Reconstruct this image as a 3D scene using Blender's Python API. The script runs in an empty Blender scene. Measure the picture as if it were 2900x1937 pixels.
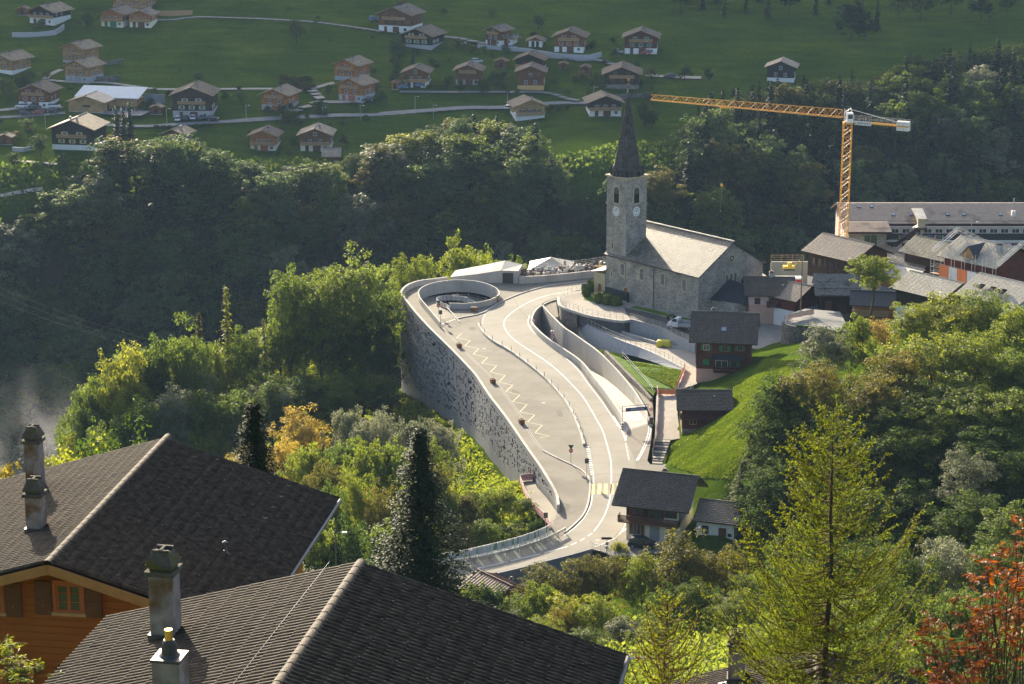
import bpy, bmesh, math, random
import numpy as np
from mathutils import Vector, Matrix, Quaternion
from mathutils.geometry import tessellate_polygon
scene = bpy.context.scene
COL = scene.collection
R_ = math.radians
PITCH = R_(15.5); FPX = 6299.0; CX, CY = 1450.0, 968.5; CAMZ = 108.0
# ---------------------------------------------------------------- camera
cam = bpy.data.cameras.new('camera'); cam_o = bpy.data.objects.new('camera', cam); COL.objects.link(cam_o)
cam.sensor_width = 36.0; cam.lens = 36.0 * FPX / 2900.0
cam.clip_start = 1.0; cam.clip_end = 6000.0
cam_o.location = (0, 0, CAMZ); cam_o.rotation_euler = (math.pi / 2 - PITCH, 0, 0)
scene.camera = cam_o
# ---------------------------------------------------------------- sky, sun, exposure
SUN_EL = R_(18.5); SUN_AZ = R_(-17.0)          # azimuth from +Y (the view direction), negative = to the west side
w = bpy.data.worlds.new('World'); scene.world = w; w.use_nodes = True
nt = w.node_tree; bg = nt.nodes['Background']; sky = nt.nodes.new('ShaderNodeTexSky')
sky.sky_type = 'NISHITA'; sky.sun_disc = False; sky.sun_elevation = SUN_EL; sky.sun_rotation = SUN_AZ
sky.air_density = .7; sky.dust_density = 5.0; sky.ozone_density = .2; sky.altitude = 900
nt.links.new(sky.outputs[0], bg.inputs[0]); bg.inputs[1].default_value = 0.108
sun = bpy.data.lights.new('sun', 'SUN'); sun_o = bpy.data.objects.new('sun', sun); COL.objects.link(sun_o)
sun.energy = 4.7; sun.angle = R_(0.53); sun.color = (1.0, 0.86, 0.64)
SV = Vector((math.sin(SUN_AZ) * math.cos(SUN_EL), math.cos(SUN_AZ) * math.cos(SUN_EL), math.sin(SUN_EL)))
sun_o.rotation_euler = (-SV).to_track_quat('-Z', 'Y').to_euler()
vs = scene.view_settings; vs.view_transform = 'Standard'; vs.look = 'None'; vs.gamma = 1.0; vs.use_curve_mapping = False
vs.exposure = 1.6
cy = scene.cycles
cy.max_bounces = 8; cy.diffuse_bounces = 3; cy.glossy_bounces = 2; cy.transmission_bounces = 6; cy.transparent_max_bounces = 6; cy.volume_bounces = 0
cy.use_denoising = True; cy.caustics_reflective = False; cy.caustics_refractive = False
cy.volume_step_rate = 4.0
# ---------------------------------------------------------------- picture measurements -> places on real surfaces
CP, SP = math.cos(PITCH), math.sin(PITCH)
def ray(sx, sy):
    dx = (sx - CX) / FPX; dy = -(sy - CY) / FPX
    return Vector((dx, CP + dy * SP, -SP + dy * CP))
def W(p, z):                       # survey point seen at p, standing on height z
    d = ray(*p); t = (z - CAMZ) / d.z
    return Vector((d.x * t, d.y * t, z))
def WY(p, y):                      # survey point seen at p, at distance y
    d = ray(*p); t = y / d.y
    return Vector((d.x * t, y, CAMZ + d.z * t))
def proj(v):
    y = v[1] * CP - (v[2] - CAMZ) * SP; u = v[1] * SP + (v[2] - CAMZ) * CP
    return CX + FPX * v[0] / y, CY - FPX * u / y
def frame_(ox, oy, s): return lambda x, y: (ox + s * x, oy + s * y)
fA = frame_(1100, 680, .35714); fB = frame_(1300, 1150, .35072); fC = frame_(1550, 750, .35080); fR = frame_(2175, 480, .31882)
fK = frame_(1650, 180, .491); f1 = frame_(0, 0, .3699); f2 = frame_(725, 0, .3699); f3 = frame_(1350, 0, .3699)
fG = frame_(1130, 780, .13629); fD = frame_(0, 0, 1.23509); fS = frame_(2540, 600, .17857); fV = frame_(2180, 700, .1658)
# ---------------------------------------------------------------- materials
def nodes_of(name):
    m = bpy.data.materials.new(name); m.use_nodes = True
    t = m.node_tree; return m, t, t.nodes['Principled BSDF'], t.nodes['Material Output']
MATS = {}
def mat(name, c1, c2=None, scale=3.0, rough=.8, bump=0.0, bscale=None, detail=4.0, spec=.3, metal=0.0, stretch=(1, 1, 1), c3=None, s3=.3, t3=.55, world=False):
    """base colour mottled by noise between c1 and c2, optional second large-scale stain colour c3"""
    if name in MATS: return MATS[name]
    m, t, b, out = nodes_of(name); N = t.nodes.new; L = t.links.new
    tc = N('ShaderNodeTexCoord'); mp = N('ShaderNodeMapping'); mp.inputs['Scale'].default_value = stretch
    if world:
        ge = N('ShaderNodeNewGeometry'); L(ge.outputs['Position'], mp.inputs[0])
    else: L(tc.outputs['Object'], mp.inputs[0])
    c2 = c2 or tuple(min(1, v * 1.25) for v in c1)
    nz = N('ShaderNodeTexNoise'); nz.inputs['Scale'].default_value = scale; nz.inputs['Detail'].default_value = detail; nz.inputs['Roughness'].default_value = .65
    L(mp.outputs[0], nz.inputs['Vector'])
    rp = N('ShaderNodeValToRGB'); rp.color_ramp.elements[0].position = .32; rp.color_ramp.elements[1].position = .68
    rp.color_ramp.elements[0].color = (*c1, 1); rp.color_ramp.elements[1].color = (*c2, 1)
    L(nz.outputs['Fac'], rp.inputs[0]); col = rp.outputs[0]
    if c3:
        n3 = N('ShaderNodeTexNoise'); n3.inputs['Scale'].default_value = s3; n3.inputs['Detail'].default_value = 5; L(mp.outputs[0], n3.inputs['Vector'])
        r3 = N('ShaderNodeValToRGB'); r3.color_ramp.elements[0].position = t3; r3.color_ramp.elements[1].position = t3 + .15
        L(n3.outputs['Fac'], r3.inputs[0])
        mx = N('ShaderNodeMixRGB'); mx.inputs[2].default_value = (*c3, 1); L(r3.outputs[0], mx.inputs[0]); L(col, mx.inputs[1]); col = mx.outputs[0]
    L(col, b.inputs['Base Color']); b.inputs['Roughness'].default_value = rough; b.inputs['Specular IOR Level'].default_value = spec; b.inputs['Metallic'].default_value = metal
    if bump:
        nb = N('ShaderNodeTexNoise'); nb.inputs['Scale'].default_value = bscale or scale * 3; nb.inputs['Detail'].default_value = 3; L(mp.outputs[0], nb.inputs['Vector'])
        bp = N('ShaderNodeBump'); bp.inputs['Strength'].default_value = bump; bp.inputs['Distance'].default_value = .05
        L(nb.outputs['Fac'], bp.inputs['Height']); L(bp.outputs[0], b.inputs['Normal'])
    MATS[name] = m; return m
def mat_brick(name, c1, c2, mortar, bw, bh, ms=.02, rough=.85, bump=.6, vec='wall', off=.5, dark=None, spec=.25):
    """stone courses, shingles, tiles too small to pick apart: brick pattern in wall space (u along, z up)"""
    if name in MATS: return MATS[name]
    m, t, b, out = nodes_of(name); N = t.nodes.new; L = t.links.new
    uv = N('ShaderNodeUVMap'); uv.uv_map = 'UVMap'
    nz = N('ShaderNodeTexNoise'); nz.inputs['Scale'].default_value = 2.2; nz.inputs['Detail'].default_value = 3; L(uv.outputs[0], nz.inputs['Vector'])
    mxv = N('ShaderNodeMixRGB'); mxv.blend_type = 'LINEAR_LIGHT'; mxv.inputs[0].default_value = .06 if vec == 'wall' else .012
    L(uv.outputs[0], mxv.inputs[1]); L(nz.outputs['Color'], mxv.inputs[2])
    br = N('ShaderNodeTexBrick'); br.inputs['Scale'].default_value = 1; br.inputs['Brick Width'].default_value = bw; br.inputs['Row Height'].default_value = bh
    br.inputs['Mortar Size'].default_value = ms; br.inputs['Bias'].default_value = 0; br.offset = off
    br.inputs['Color1'].default_value = (*c1, 1); br.inputs['Color2'].default_value = (*c2, 1); br.inputs['Mortar'].default_value = (*mortar, 1)
    L(mxv.outputs[0], br.inputs['Vector'])
    n2 = N('ShaderNodeTexNoise'); n2.inputs['Scale'].default_value = .45; n2.inputs['Detail'].default_value = 6; L(uv.outputs[0], n2.inputs['Vector'])
    r2 = N('ShaderNodeMapRange'); r2.inputs[1].default_value = .3; r2.inputs[2].default_value = .7; r2.inputs[3].default_value = .7; r2.inputs[4].default_value = 1.25; L(n2.outputs['Fac'], r2.inputs[0])
    mu = N('ShaderNodeMixRGB'); mu.blend_type = 'MULTIPLY'; mu.inputs[0].default_value = 1; L(br.outputs['Color'], mu.inputs[1]); L(r2.outputs[0], mu.inputs[2])
    L(mu.outputs[0], b.inputs['Base Color']); b.inputs['Roughness'].default_value = rough; b.inputs['Specular IOR Level'].default_value = spec
    bp = N('ShaderNodeBump'); bp.inputs['Strength'].default_value = bump; bp.inputs['Distance'].default_value = .08; bp.invert = True
    L(br.outputs['Fac'], bp.inputs['Height']); L(bp.outputs[0], b.inputs['Normal'])
    MATS[name] = m; return m
def mat_leaf(name, cols, trans=.45, rough=.55, spec=.12):
    """cols: 3 colours; tint attribute on the faces and a random value per tree choose between them"""
    m, t, b, out = nodes_of(name); N = t.nodes.new; L = t.links.new
    at = N('ShaderNodeAttribute'); at.attribute_name = 'tint'; oi = N('ShaderNodeObjectInfo')
    ad = N('ShaderNodeMath'); ad.operation = 'MULTIPLY_ADD'; ad.inputs[1].default_value = .55
    L(oi.outputs['Random'], ad.inputs[0]); sc = N('ShaderNodeMath'); sc.operation = 'MULTIPLY'; sc.inputs[1].default_value = .6
    L(at.outputs['Fac'], sc.inputs[0]); L(sc.outputs[0], ad.inputs[2])
    rp = N('ShaderNodeValToRGB'); e = rp.color_ramp.elements
    e[0].position = .15; e[0].color = (*cols[0], 1); e[1].position = .95; e[1].color = (*cols[2], 1)
    x = e.new(.55); x.color = (*cols[1], 1)
    L(ad.outputs[0], rp.inputs[0]); L(rp.outputs[0], b.inputs['Base Color'])
    b.inputs['Roughness'].default_value = rough; b.inputs['Specular IOR Level'].default_value = spec
    tr = N('ShaderNodeBsdfTranslucent'); hs = N('ShaderNodeHueSaturation'); hs.inputs['Value'].default_value = 2.1; hs.inputs['Saturation'].default_value = 1.05; hs.inputs['Hue'].default_value = .494
    L(rp.outputs[0], hs.inputs['Color']); L(hs.outputs[0], tr.inputs[0])
    mx = N('ShaderNodeMixShader'); mx.inputs[0].default_value = trans; L(b.outputs[0], mx.inputs[1]); L(tr.outputs[0], mx.inputs[2]); L(mx.outputs[0], out.inputs[0])
    MATS[name] = m; return m
# ---------------------------------------------------------------- mesh building
class MB:
    def __init__(s): s.v = []; s.f = []; s.m = []; s.uv = None
    def quad(s, a, b, c, d, mi=0):
        n = len(s.v); s.v += [tuple(a), tuple(b), tuple(c), tuple(d)]; s.f.append((n, n + 1, n + 2, n + 3)); s.m.append(mi)
    def poly(s, pts, mi=0):
        n = len(s.v); s.v += [tuple(p) for p in pts]; s.f.append(tuple(range(n, n + len(pts)))); s.m.append(mi)
    def box(s, x0, x1, y0, y1, z0, z1, mi=0, M=None):
        c = [Vector(p) for p in ((x0, y0, z0), (x1, y0, z0), (x1, y1, z0), (x0, y1, z0), (x0, y0, z1), (x1, y0, z1), (x1, y1, z1), (x0, y1, z1))]
        if M: c = [M @ p for p in c]
        n = len(s.v); s.v += [tuple(p) for p in c]
        for q in ((0, 3, 2, 1), (4, 5, 6, 7), (0, 1, 5, 4), (1, 2, 6, 5), (2, 3, 7, 6), (3, 0, 4, 7)):
            s.f.append(tuple(n + i for i in q)); s.m.append(mi)
    def prism(s, pts, vec, mi=0, caps=True):
        """polygon pts extruded by vec"""
        n = len(s.v); k = len(pts); vec = Vector(vec)
        s.v += [tuple(Vector(p)) for p in pts] + [tuple(Vector(p) + vec) for p in pts]
        if caps:
            s.f.append(tuple(range(n + k - 1, n - 1, -1))); s.m.append(mi); s.f.append(tuple(range(n + k, n + 2 * k))); s.m.append(mi)
        for i in range(k):
            j = (i + 1) % k; s.f.append((n + i, n + j, n + k + j, n + k + i)); s.m.append(mi)
    def bar(s, a, b, r, mi=0, n=4, r2=None):
        a = Vector(a); b = Vector(b); d = b - a
        if d.length < 1e-6: return
        q = d.to_track_quat('Z', 'Y'); r2 = r if r2 is None else r2; k = len(s.v)
        for p, rr in ((a, r), (b, r2)):
            for i in range(n):
                an = 2 * math.pi * (i + .5) / n; s.v.append(tuple(p + q @ Vector((math.cos(an) * rr, math.sin(an) * rr, 0))))
        for i in range(n):
            j = (i + 1) % n; s.f.append((k + i, k + j, k + n + j, k + n + i)); s.m.append(mi)
        s.f.append(tuple(range(k + n - 1, k - 1, -1))); s.m.append(mi); s.f.append(tuple(range(k + n, k + 2 * n))); s.m.append(mi)
    def tube(s, pts, rs, n=6, mi=0):
        for i in range(len(pts) - 1): s.bar(pts[i], pts[i + 1], rs[i], mi, n, rs[i + 1])
    def lathe(s, prof, n=12, mi=0, c=(0, 0, 0)):
        k = len(s.v)
        for r, z in prof:
            for i in range(n):
                a = 2 * math.pi * i / n; s.v.append((c[0] + r * math.cos(a), c[1] + r * math.sin(a), c[2] + z))
        for j in range(len(prof) - 1):
            for i in range(n):
                i2 = (i + 1) % n; s.f.append((k + j * n + i, k + j * n + i2, k + (j + 1) * n + i2, k + (j + 1) * n + i)); s.m.append(mi)
        s.f.append(tuple(k + i for i in reversed(range(n)))); s.m.append(mi)
        q = k + (len(prof) - 1) * n; s.f.append(tuple(q + i for i in range(n))); s.m.append(mi)
    def mesh(s, name, mats, uv=False, smooth=False):
        me = bpy.data.meshes.new(name); me.from_pydata(s.v, [], s.f)
        for m in (mats if isinstance(mats, (list, tuple)) else [mats]): me.materials.append(m)
        if any(s.m): me.polygons.foreach_set('material_index', s.m)
        if uv: wall_uv(me)
        if smooth: me.polygons.foreach_set('use_smooth', [True] * len(me.polygons))
        me.update(); return me
    def build(s, name, mats, parent=None, uv=False, smooth=False):
        return link(name, s.mesh(name, mats, uv, smooth), parent)
def wall_uv(me):
    """u along the wall, v up the wall (or up the slope): metres"""
    n = len(me.loops); co = np.empty(len(me.vertices) * 3); me.vertices.foreach_get('co', co); co = co.reshape(-1, 3)
    uvl = me.uv_layers.new(name='UVMap'); out = np.zeros((n, 2))
    for p in me.polygons:
        nn = p.normal; u = Vector((-nn.y, nn.x, 0))
        if u.length < 1e-3: u = Vector((1, 0, 0))
        u.normalize(); v = nn.cross(u)
        for li in p.loop_indices:
            c = co[me.loops[li].vertex_index]; out[li] = (c[0] * u.x + c[1] * u.y + c[2] * u.z, c[0] * v.x + c[1] * v.y + c[2] * v.z)
    uvl.data.foreach_set('uv', out.ravel())
def link(name, data, parent=None, loc=None, rot=None, scale=None):
    o = bpy.data.objects.new(name, data); COL.objects.link(o)
    if parent is not None: o.parent = parent
    if loc is not None: o.location = loc
    if rot is not None: o.rotation_euler = rot
    if scale is not None: o.scale = scale
    return o
def thing(name, label, cat, loc=(0, 0, 0), rz=0, group=None):
    o = bpy.data.objects.new(name, None); COL.objects.link(o); o.location = loc; o.rotation_euler = (0, 0, rz)
    o.empty_display_size = .5; return tag(o, label, cat, group)
def tag(o, label=None, cat=None, group=None, kind=None):
    if label: o['label'] = label
    if cat: o['category'] = cat
    if group: o['group'] = group
    if kind: o['kind'] = kind
    return o
def np_mesh(name, V, Q, mats, tint=None, mi=None):
    """V (n,3), Q (m,k) faces of equal size"""
    me = bpy.data.meshes.new(name); k = Q.shape[1]; m = len(Q)
    me.vertices.add(len(V)); me.vertices.foreach_set('co', np.ascontiguousarray(V, dtype=np.float32).ravel())
    me.loops.add(m * k); me.loops.foreach_set('vertex_index', np.ascontiguousarray(Q, dtype=np.int32).ravel())
    me.polygons.add(m); me.polygons.foreach_set('loop_start', np.arange(0, m * k, k, dtype=np.int32)); me.polygons.foreach_set('loop_total', np.full(m, k, dtype=np.int32))
    for x in (mats if isinstance(mats, (list, tuple)) else [mats]): me.materials.append(x)
    if mi is not None: me.polygons.foreach_set('material_index', np.asarray(mi, dtype=np.int32))
    if tint is not None:
        a = me.attributes.new('tint', 'FLOAT', 'FACE'); a.data.foreach_set('value', np.asarray(tint, dtype=np.float32))
    me.update(calc_edges=True); me.validate(); return me
def flat_poly(name, pts, mats, holes=(), parent=None, uv=False):
    """triangulated sheet; pts 3D, holes 3D"""
    rings = [[Vector(p) for p in pts]] + [[Vector(p) for p in h] for h in holes]
    tri = tessellate_polygon([[Vector((p.x, p.y, 0)) for p in r] for r in rings]); V = [p for r in rings for p in r]
    F = []
    for a, b, c in tri:
        n = (V[b] - V[a]).cross(V[c] - V[a])
        F.append((a, b, c) if n.z > 0 else (a, c, b))
    me = bpy.data.meshes.new(name); me.from_pydata([tuple(v) for v in V], [], F)
    for m in (mats if isinstance(mats, (list, tuple)) else [mats]): me.materials.append(m)
    if uv: wall_uv(me)
    return link(name, me, parent)
def smooth_path(pts, step=1.0):
    """Catmull-Rom through 3D points, resampled to about step metres"""
    P = [Vector(p) for p in pts]; P = [P[0] * 2 - P[1]] + P + [P[-1] * 2 - P[-2]]; out = []
    for i in range(1, len(P) - 2):
        a, b, c, d = P[i - 1:i + 3]; n = max(1, int((c - b).length / step))
        for k in range(n):
            t = k / n
            out.append(.5 * ((2 * b) + (c - a) * t + (2 * a - 5 * b + 4 * c - d) * t * t + (3 * b - a - 3 * c + d) * t ** 3))
    out.append(P[-2].copy()); return out
def path_normals(P):
    out = []
    for i in range(len(P)):
        d = P[min(i + 1, len(P) - 1)] - P[max(i - 1, 0)]; d.z = 0
        d = d.normalized() if d.length > 1e-6 else Vector((1, 0, 0)); out.append(Vector((d.y, -d.x, 0)))   # right-hand side
    return out
def offset_path(P, o): return [p + n * o for p, n in zip(P, path_normals(P))]
def ribbon(name, P, wdt, m, dz=0, parent=None, off=0):
    b = MB(); N = path_normals(P)
    for i in range(len(P) - 1):
        z = Vector((0, 0, dz))
        b.quad(P[i] + N[i] * (off - wdt / 2) + z, P[i] + N[i] * (off + wdt / 2) + z, P[i + 1] + N[i + 1] * (off + wdt / 2) + z, P[i + 1] + N[i + 1] * (off - wdt / 2) + z)
    return b.build(name, m, parent)
def wall_path(b, P, thick, z0, z1, mi=0, side=1, cap=None):
    """solid wall along P; z0/z1 numbers or lists; thickness to the given side"""
    N = path_normals(P); n = len(P); g = lambda v, i: v[i] if isinstance(v, (list, tuple)) else v
    cap = mi if cap is None else cap
    for i in range(n - 1):
        a, c = P[i], P[i + 1]; a2 = a + N[i] * thick * side; c2 = c + N[i + 1] * thick * side
        za0, za1, zc0, zc1 = g(z0, i), g(z1, i), g(z0, i + 1), g(z1, i + 1)
        V3 = lambda p, z: (p.x, p.y, z)
        q = [(V3(a, za0), V3(c, zc0), V3(c, zc1), V3(a, za1), mi), (V3(c2, zc0), V3(a2, za0), V3(a2, za1), V3(c2, zc1), mi), (V3(a, za1), V3(c, zc1), V3(c2, zc1), V3(a2, za1), cap)]
        if i == 0: q.append((V3(a2, za0), V3(a, za0), V3(a, za1), V3(a2, za1), mi))
        if i == n - 2: q.append((V3(c, zc0), V3(c2, zc0), V3(c2, zc1), V3(c, zc1), mi))
        for x in q:
            if side > 0: b.quad(x[3], x[2], x[1], x[0], x[4])
            else: b.quad(x[0], x[1], x[2], x[3], x[4])
RNG = random.Random(7)
# ================================================================ materials used by the setting
CONC = mat('concrete', (.40, .385, .35), (.49, .47, .43), scale=.6, rough=.85, bump=.15, bscale=6, c3=(.33, .32, .29), s3=.25, stretch=(1, 1, .35))
CONC_G = mat('concrete_grey', (.195, .199, .206), (.25, .255, .263), scale=.5, rough=.8, bump=.1, stretch=(1, 1, .25))
ASPH = mat('plaza_asphalt', (.165, .152, .124), (.24, .222, .184), scale=.16, rough=.9, detail=8, bump=.1, bscale=20, c3=(.155, .143, .118), s3=.07, world=True)
ROADM = mat('road_asphalt', (.215, .20, .165), (.295, .275, .23), scale=.14, rough=.85, detail=8, bump=.1, bscale=20, c3=(.20, .187, .155), s3=.06, world=True)
LANE = mat('far_asphalt', (.20, .20, .20), (.27, .265, .25), scale=.2, rough=.9, world=True)
GRAVELP = mat('gravel_path', (.36, .33, .27), (.46, .42, .35), scale=.6, rough=.95, world=True)
PAINT_W = mat('white_paint', (.72, .71, .66), (.82, .81, .77), scale=1.5, rough=.6, world=True)
PAINT_Y = mat('yellow_paint', (.66, .52, .13), (.76, .62, .20), scale=1.5, rough=.6, world=True)
PAINT_PY = mat('pale_yellow_paint', (.66, .58, .26), (.74, .66, .33), scale=1.5, rough=.6, world=True)
RUBBLE = mat_brick('rubble_stone', (.16, .14, .12), (.34, .31, .27), (.07, .06, .05), .42, .22, .03, bump=1.0)
METAL = mat('galvanised_steel', (.45, .46, .47), (.58, .58, .58), scale=2, rough=.45, metal=.7)
METAL_D = mat('dark_steel', (.06, .06, .065), (.09, .09, .09), scale=2, rough=.5)
WHITE_P = mat('white_painted_steel', (.74, .74, .73), (.82, .82, .81), scale=3, rough=.4)
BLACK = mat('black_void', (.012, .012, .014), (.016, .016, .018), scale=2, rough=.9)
RED = mat('red_paint', (.55, .035, .03), (.62, .05, .04), scale=3, rough=.4)
BLUE = mat('blue_sign_paint', (.015, .07, .22), (.02, .085, .26), scale=3, rough=.4)
GLASS = mat('window_glass', (.03, .035, .04), (.07, .075, .08), scale=.7, rough=.08, spec=.8)
ORANGE_NET = mat('orange_net', (.85, .22, .06), (.9, .32, .12), scale=9, rough=.7)
PINK_NET = mat('pink_net', (.80, .30, .30), (.85, .45, .42), scale=9, rough=.7)

# ================================================================ the parking structure's outline (surveyed)
def wl(f, pts, z): return [W(f(*p), z) for p in pts]
FTOP = 1.1
FAC = wl(fA, [(490, 285), (380, 300), (250, 316), (170, 340), (120, 370), (98, 398), (94, 420), (112, 447), (200, 560), (300, 672), (400, 772), (500, 870), (600, 974), (680, 1062), (740, 1150), (800, 1240), (870, 1330), (940, 1424)], FTOP) \
    + wl(fB, [(480, 246), (560, 362), (640, 475), (700, 570), (750, 655), (780, 725), (790, 795)], FTOP)
FAC = smooth_path(FAC, .5)
# resample evenly
def even(P, step):
    L = [0.0]
    for a, b in zip(P, P[1:]): L.append(L[-1] + (b - a).length)
    n = max(2, round(L[-1] / step)); out = []; j = 0
    for i in range(n + 1):
        s = L[-1] * i / n
        while j < len(L) - 2 and L[j + 1] < s: j += 1
        t = 0 if L[j + 1] == L[j] else (s - L[j]) / (L[j + 1] - L[j]); out.append(P[j].lerp(P[j + 1], min(1, max(0, t))))
    return out
FAC = even(FAC, .28)
def zbelow(P, sy):
    k = (CY - sy) / FPX
    return CAMZ + P.y * (k * CP - SP) / (CP + k * SP)
fb = [fA(94, 1172), fA(180, 1215), fA(250, 1252), fA(330, 1310), fA(480, 1400), fA(600, 1500)] + [fB(60, 190), fB(110, 222), fB(200, 318), fB(250, 392), fB(300, 446), fB(360, 525), fB(420, 575), fB(480, 597), fB(560, 605), fB(605, 632), fB(640, 668), fB(700, 730), fB(760, 808), fB(786, 858)]
fbx = [p[0] for p in fb]; fby = [p[1] for p in fb]
FACB = []
imin = min(range(len(FAC)), key=lambda i: proj(FAC[i])[0])
for i, p in enumerate(FAC):
    sx, sy = proj(p)
    FACB.append(zbelow(p, float(np.interp(sx, fbx, fby))) if i >= imin else zbelow(FAC[imin], fby[0]))

# ================================================================ terrain
CT = []
def ct(x, y, z): CT.append((x, y, z))
for x in (-160, -80, -30, 20, 70, 150):
    k = 1 if x > 30 else 0
    for y, z in ((-80, 140), (0, 103.5), (45, 82), (75, 70), (110, 50), (150, 32), (190, 19)): ct(x, y, z + k * (4 if y > 100 else 0) - (6 if x < -60 and y > 60 else 0))
for x, y, z in ((-12, 225, 9), (8, 225, 9), (24, 225, 11), (-40, 225, 3), (-80, 220, 0), (-150, 230, -5), (10, 262, -2.5), (-10, 265, -3), (-40, 262, -4), (-90, 265, -16), (30, 262, -1.2), (22, 283, -.6), (33, 290, -.6),
                (-12, 292, -5), (-30, 300, -9), (-60, 310, -22), (-110, 320, -42), (-170, 330, -60), (52, 262, 5), (52, 230, 13), (80, 262, 12), (80, 300, 16), (120, 280, 22), (160, 290, 28)): ct(x, y, z)
# bank left of the facade
NF = path_normals(FAC)
for i in range(imin, len(FAC), 40):
    p = FAC[i]; n = NF[i]; s = -1 if n.x > 0 else 1
    o = p + n * s * 1.5; ct(o.x, o.y, FACB[i] - .25)
    o = p + n * s * 9; ct(o.x, o.y, FACB[i] - 3.0 - .12 * abs(FACB[i]))
    o = p - n * s * 4; ct(o.x, o.y, min(-7, FACB[i] - 1.5))
for i in range(0, imin, 30):
    p = FAC[i]; ct(p.x - 2, p.y + 6, -22)
for x, y, z in ((-42, 405, -20), (-45, 385, -21), (-55, 395, -28), (-78, 380, -38), (-60, 360, -28), (-40, 350, -17), (-100, 375, -55), (-130, 370, -66), (-35, 330, -12), (-85, 340, -38), (-28, 445, -32), (-70, 430, -50), (-110, 430, -80), (0, 462, -30), (25, 470, -30), (60, 500, -25), (100, 520, -20), (140, 520, -15)): ct(x, y, z)
# under the structure and the church platform
for x, y, z in ((0, 420, -9), (-8, 412, -14), (8, 400, -9), (-2, 370, -9), (8, 350, -8), (6, 330, -7), (14, 310, -4), (22, 325, -4), (14, 375, -8), (17, 350, -6), (20, 395, -4), (24, 370, -3), (30, 400, -1.0), (20, 425, -4), (35, 420, -.5), (50, 410, 1.0), (40, 385, 1.2), (55, 385, 3), (70, 395, 4), (70, 430, 2), (90, 420, 4), (110, 430, 4), (90, 455, 1), (110, 470, 0), (130, 450, 2)): ct(x, y, z)
# bank with the house pair and meadow
for f, p, z in ((fC, (900, 900), .4), (fC, (1040, 900), 1.2), (fC, (970, 1150), .4), (fC, (940, 1380), .2), (fC, (1240, 1330), 2.6), (fC, (1480, 1180), 5.5), (fC, (1000, 1480), .6), (fC, (990, 1560), .2), (fC, (1300, 1480), 4.2), (fC, (1500, 1400), 7), (fC, (1640, 920), 6.5), (fC, (1800, 760), 8.0), (fC, (2000, 770), 11), (fC, (1800, 1000), 11), (fC, (1700, 1200), 10.5), (fC, (2100, 900), 14), (fC, (2000, 1100), 15), (fC, (1850, 1350), 13), (fC, (1650, 740), 4.2), (fC, (1330, 960), 2.2)):
    q = W(f(*p), z); ct(q.x, q.y, z)
for p, z in (((1690, 480), .7), ((1800, 560), 2.2), ((1950, 520), 3.8), ((2050, 620), 4.0), ((1850, 900), .6), ((2050, 900), 3)):
    q = W(fB(*p), z); ct(q.x, q.y, z)
for x, y, z in ((75, 340, 17), (60, 320, 15), (100, 345, 20), (85, 370, 10), (130, 350, 24), (110, 385, 10), (150, 390, 12)): ct(x, y, z)
# gorge
for x, y in ((-260, 470), (-200, 480), (-130, 500), (-60, 520), (10, 545), (80, 565), (150, 575), (230, 590)): ct(x, y, -112); ct(x, y + 16, -108)
# far slope: rim, village terrace and the unseen ridge above
def hill(dx, dy, y):
    q = WY(fD(dx, dy), y); ct(q.x, q.y, q.z)
for dx in (-900, -400, 0, 300):
    hill(dx, 470, 630); hill(dx, 360, 662)
for dx in (600, 850, 1100): hill(dx, 410, 655); hill(dx, 350, 690)
for dx in (1350, 1450): hill(dx, 400, 640)
for dx in (1700, 2000, 2348, 2900): hill(dx, 330, 690)
for dx in (-900, -300, 0, 300, 600, 900, 1200, 1500, 1800, 2100, 2400, 2900):
    hill(dx, 270, 715); hill(dx, 200, 745); hill(dx, 150, 770); hill(dx, 100, 795); hill(dx, 0, 850)
for x in (-600, -300, 0, 300, 600): ct(x, 1000, 42 + abs(x) * .02); ct(x, 1300, 150); ct(x, 1800, 382)  # unseen upper slope, ridge height set so it shades the far village
for x in (-120, -40, 40, 120): ct(x, 612, -70 if x > -100 else -62)
CTa = np.array(CT)
def solve_rbf(C):
    d = np.hypot(C[:, None, 0] - C[None, :, 0], C[:, None, 1] - C[None, :, 1]); n = len(C)
    A_ = np.zeros((n + 3, n + 3)); A_[:n, :n] = -d + np.eye(n) * 1e-3; A_[:n, n] = 1; A_[:n, n + 1:] = C[:, :2] / 100; A_[n:, :n] = A_[:n, n:].T
    return np.linalg.solve(A_, np.concatenate([C[:, 2], [0, 0, 0]]))
# drop control points closer than 2 m to an earlier one
keep = []
for i in range(len(CTa)):
    if all(np.hypot(*(CTa[i, :2] - CTa[j, :2])) > 2.0 for j in keep): keep.append(i)
CTa = CTa[keep]; RB = solve_rbf(CTa); nC = len(CTa)
def Hn(X, Y):
    X = np.asarray(X, float); Y = np.asarray(Y, float); out = np.full(X.shape, RB[nC]) + RB[nC + 1] * X / 100 + RB[nC + 2] * Y / 100
    for i in range(nC): out -= RB[i] * np.hypot(X - CTa[i, 0], Y - CTa[i, 1])
    return out
def H(x, y): return float(Hn(np.array([x]), np.array([y]))[0])
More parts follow.
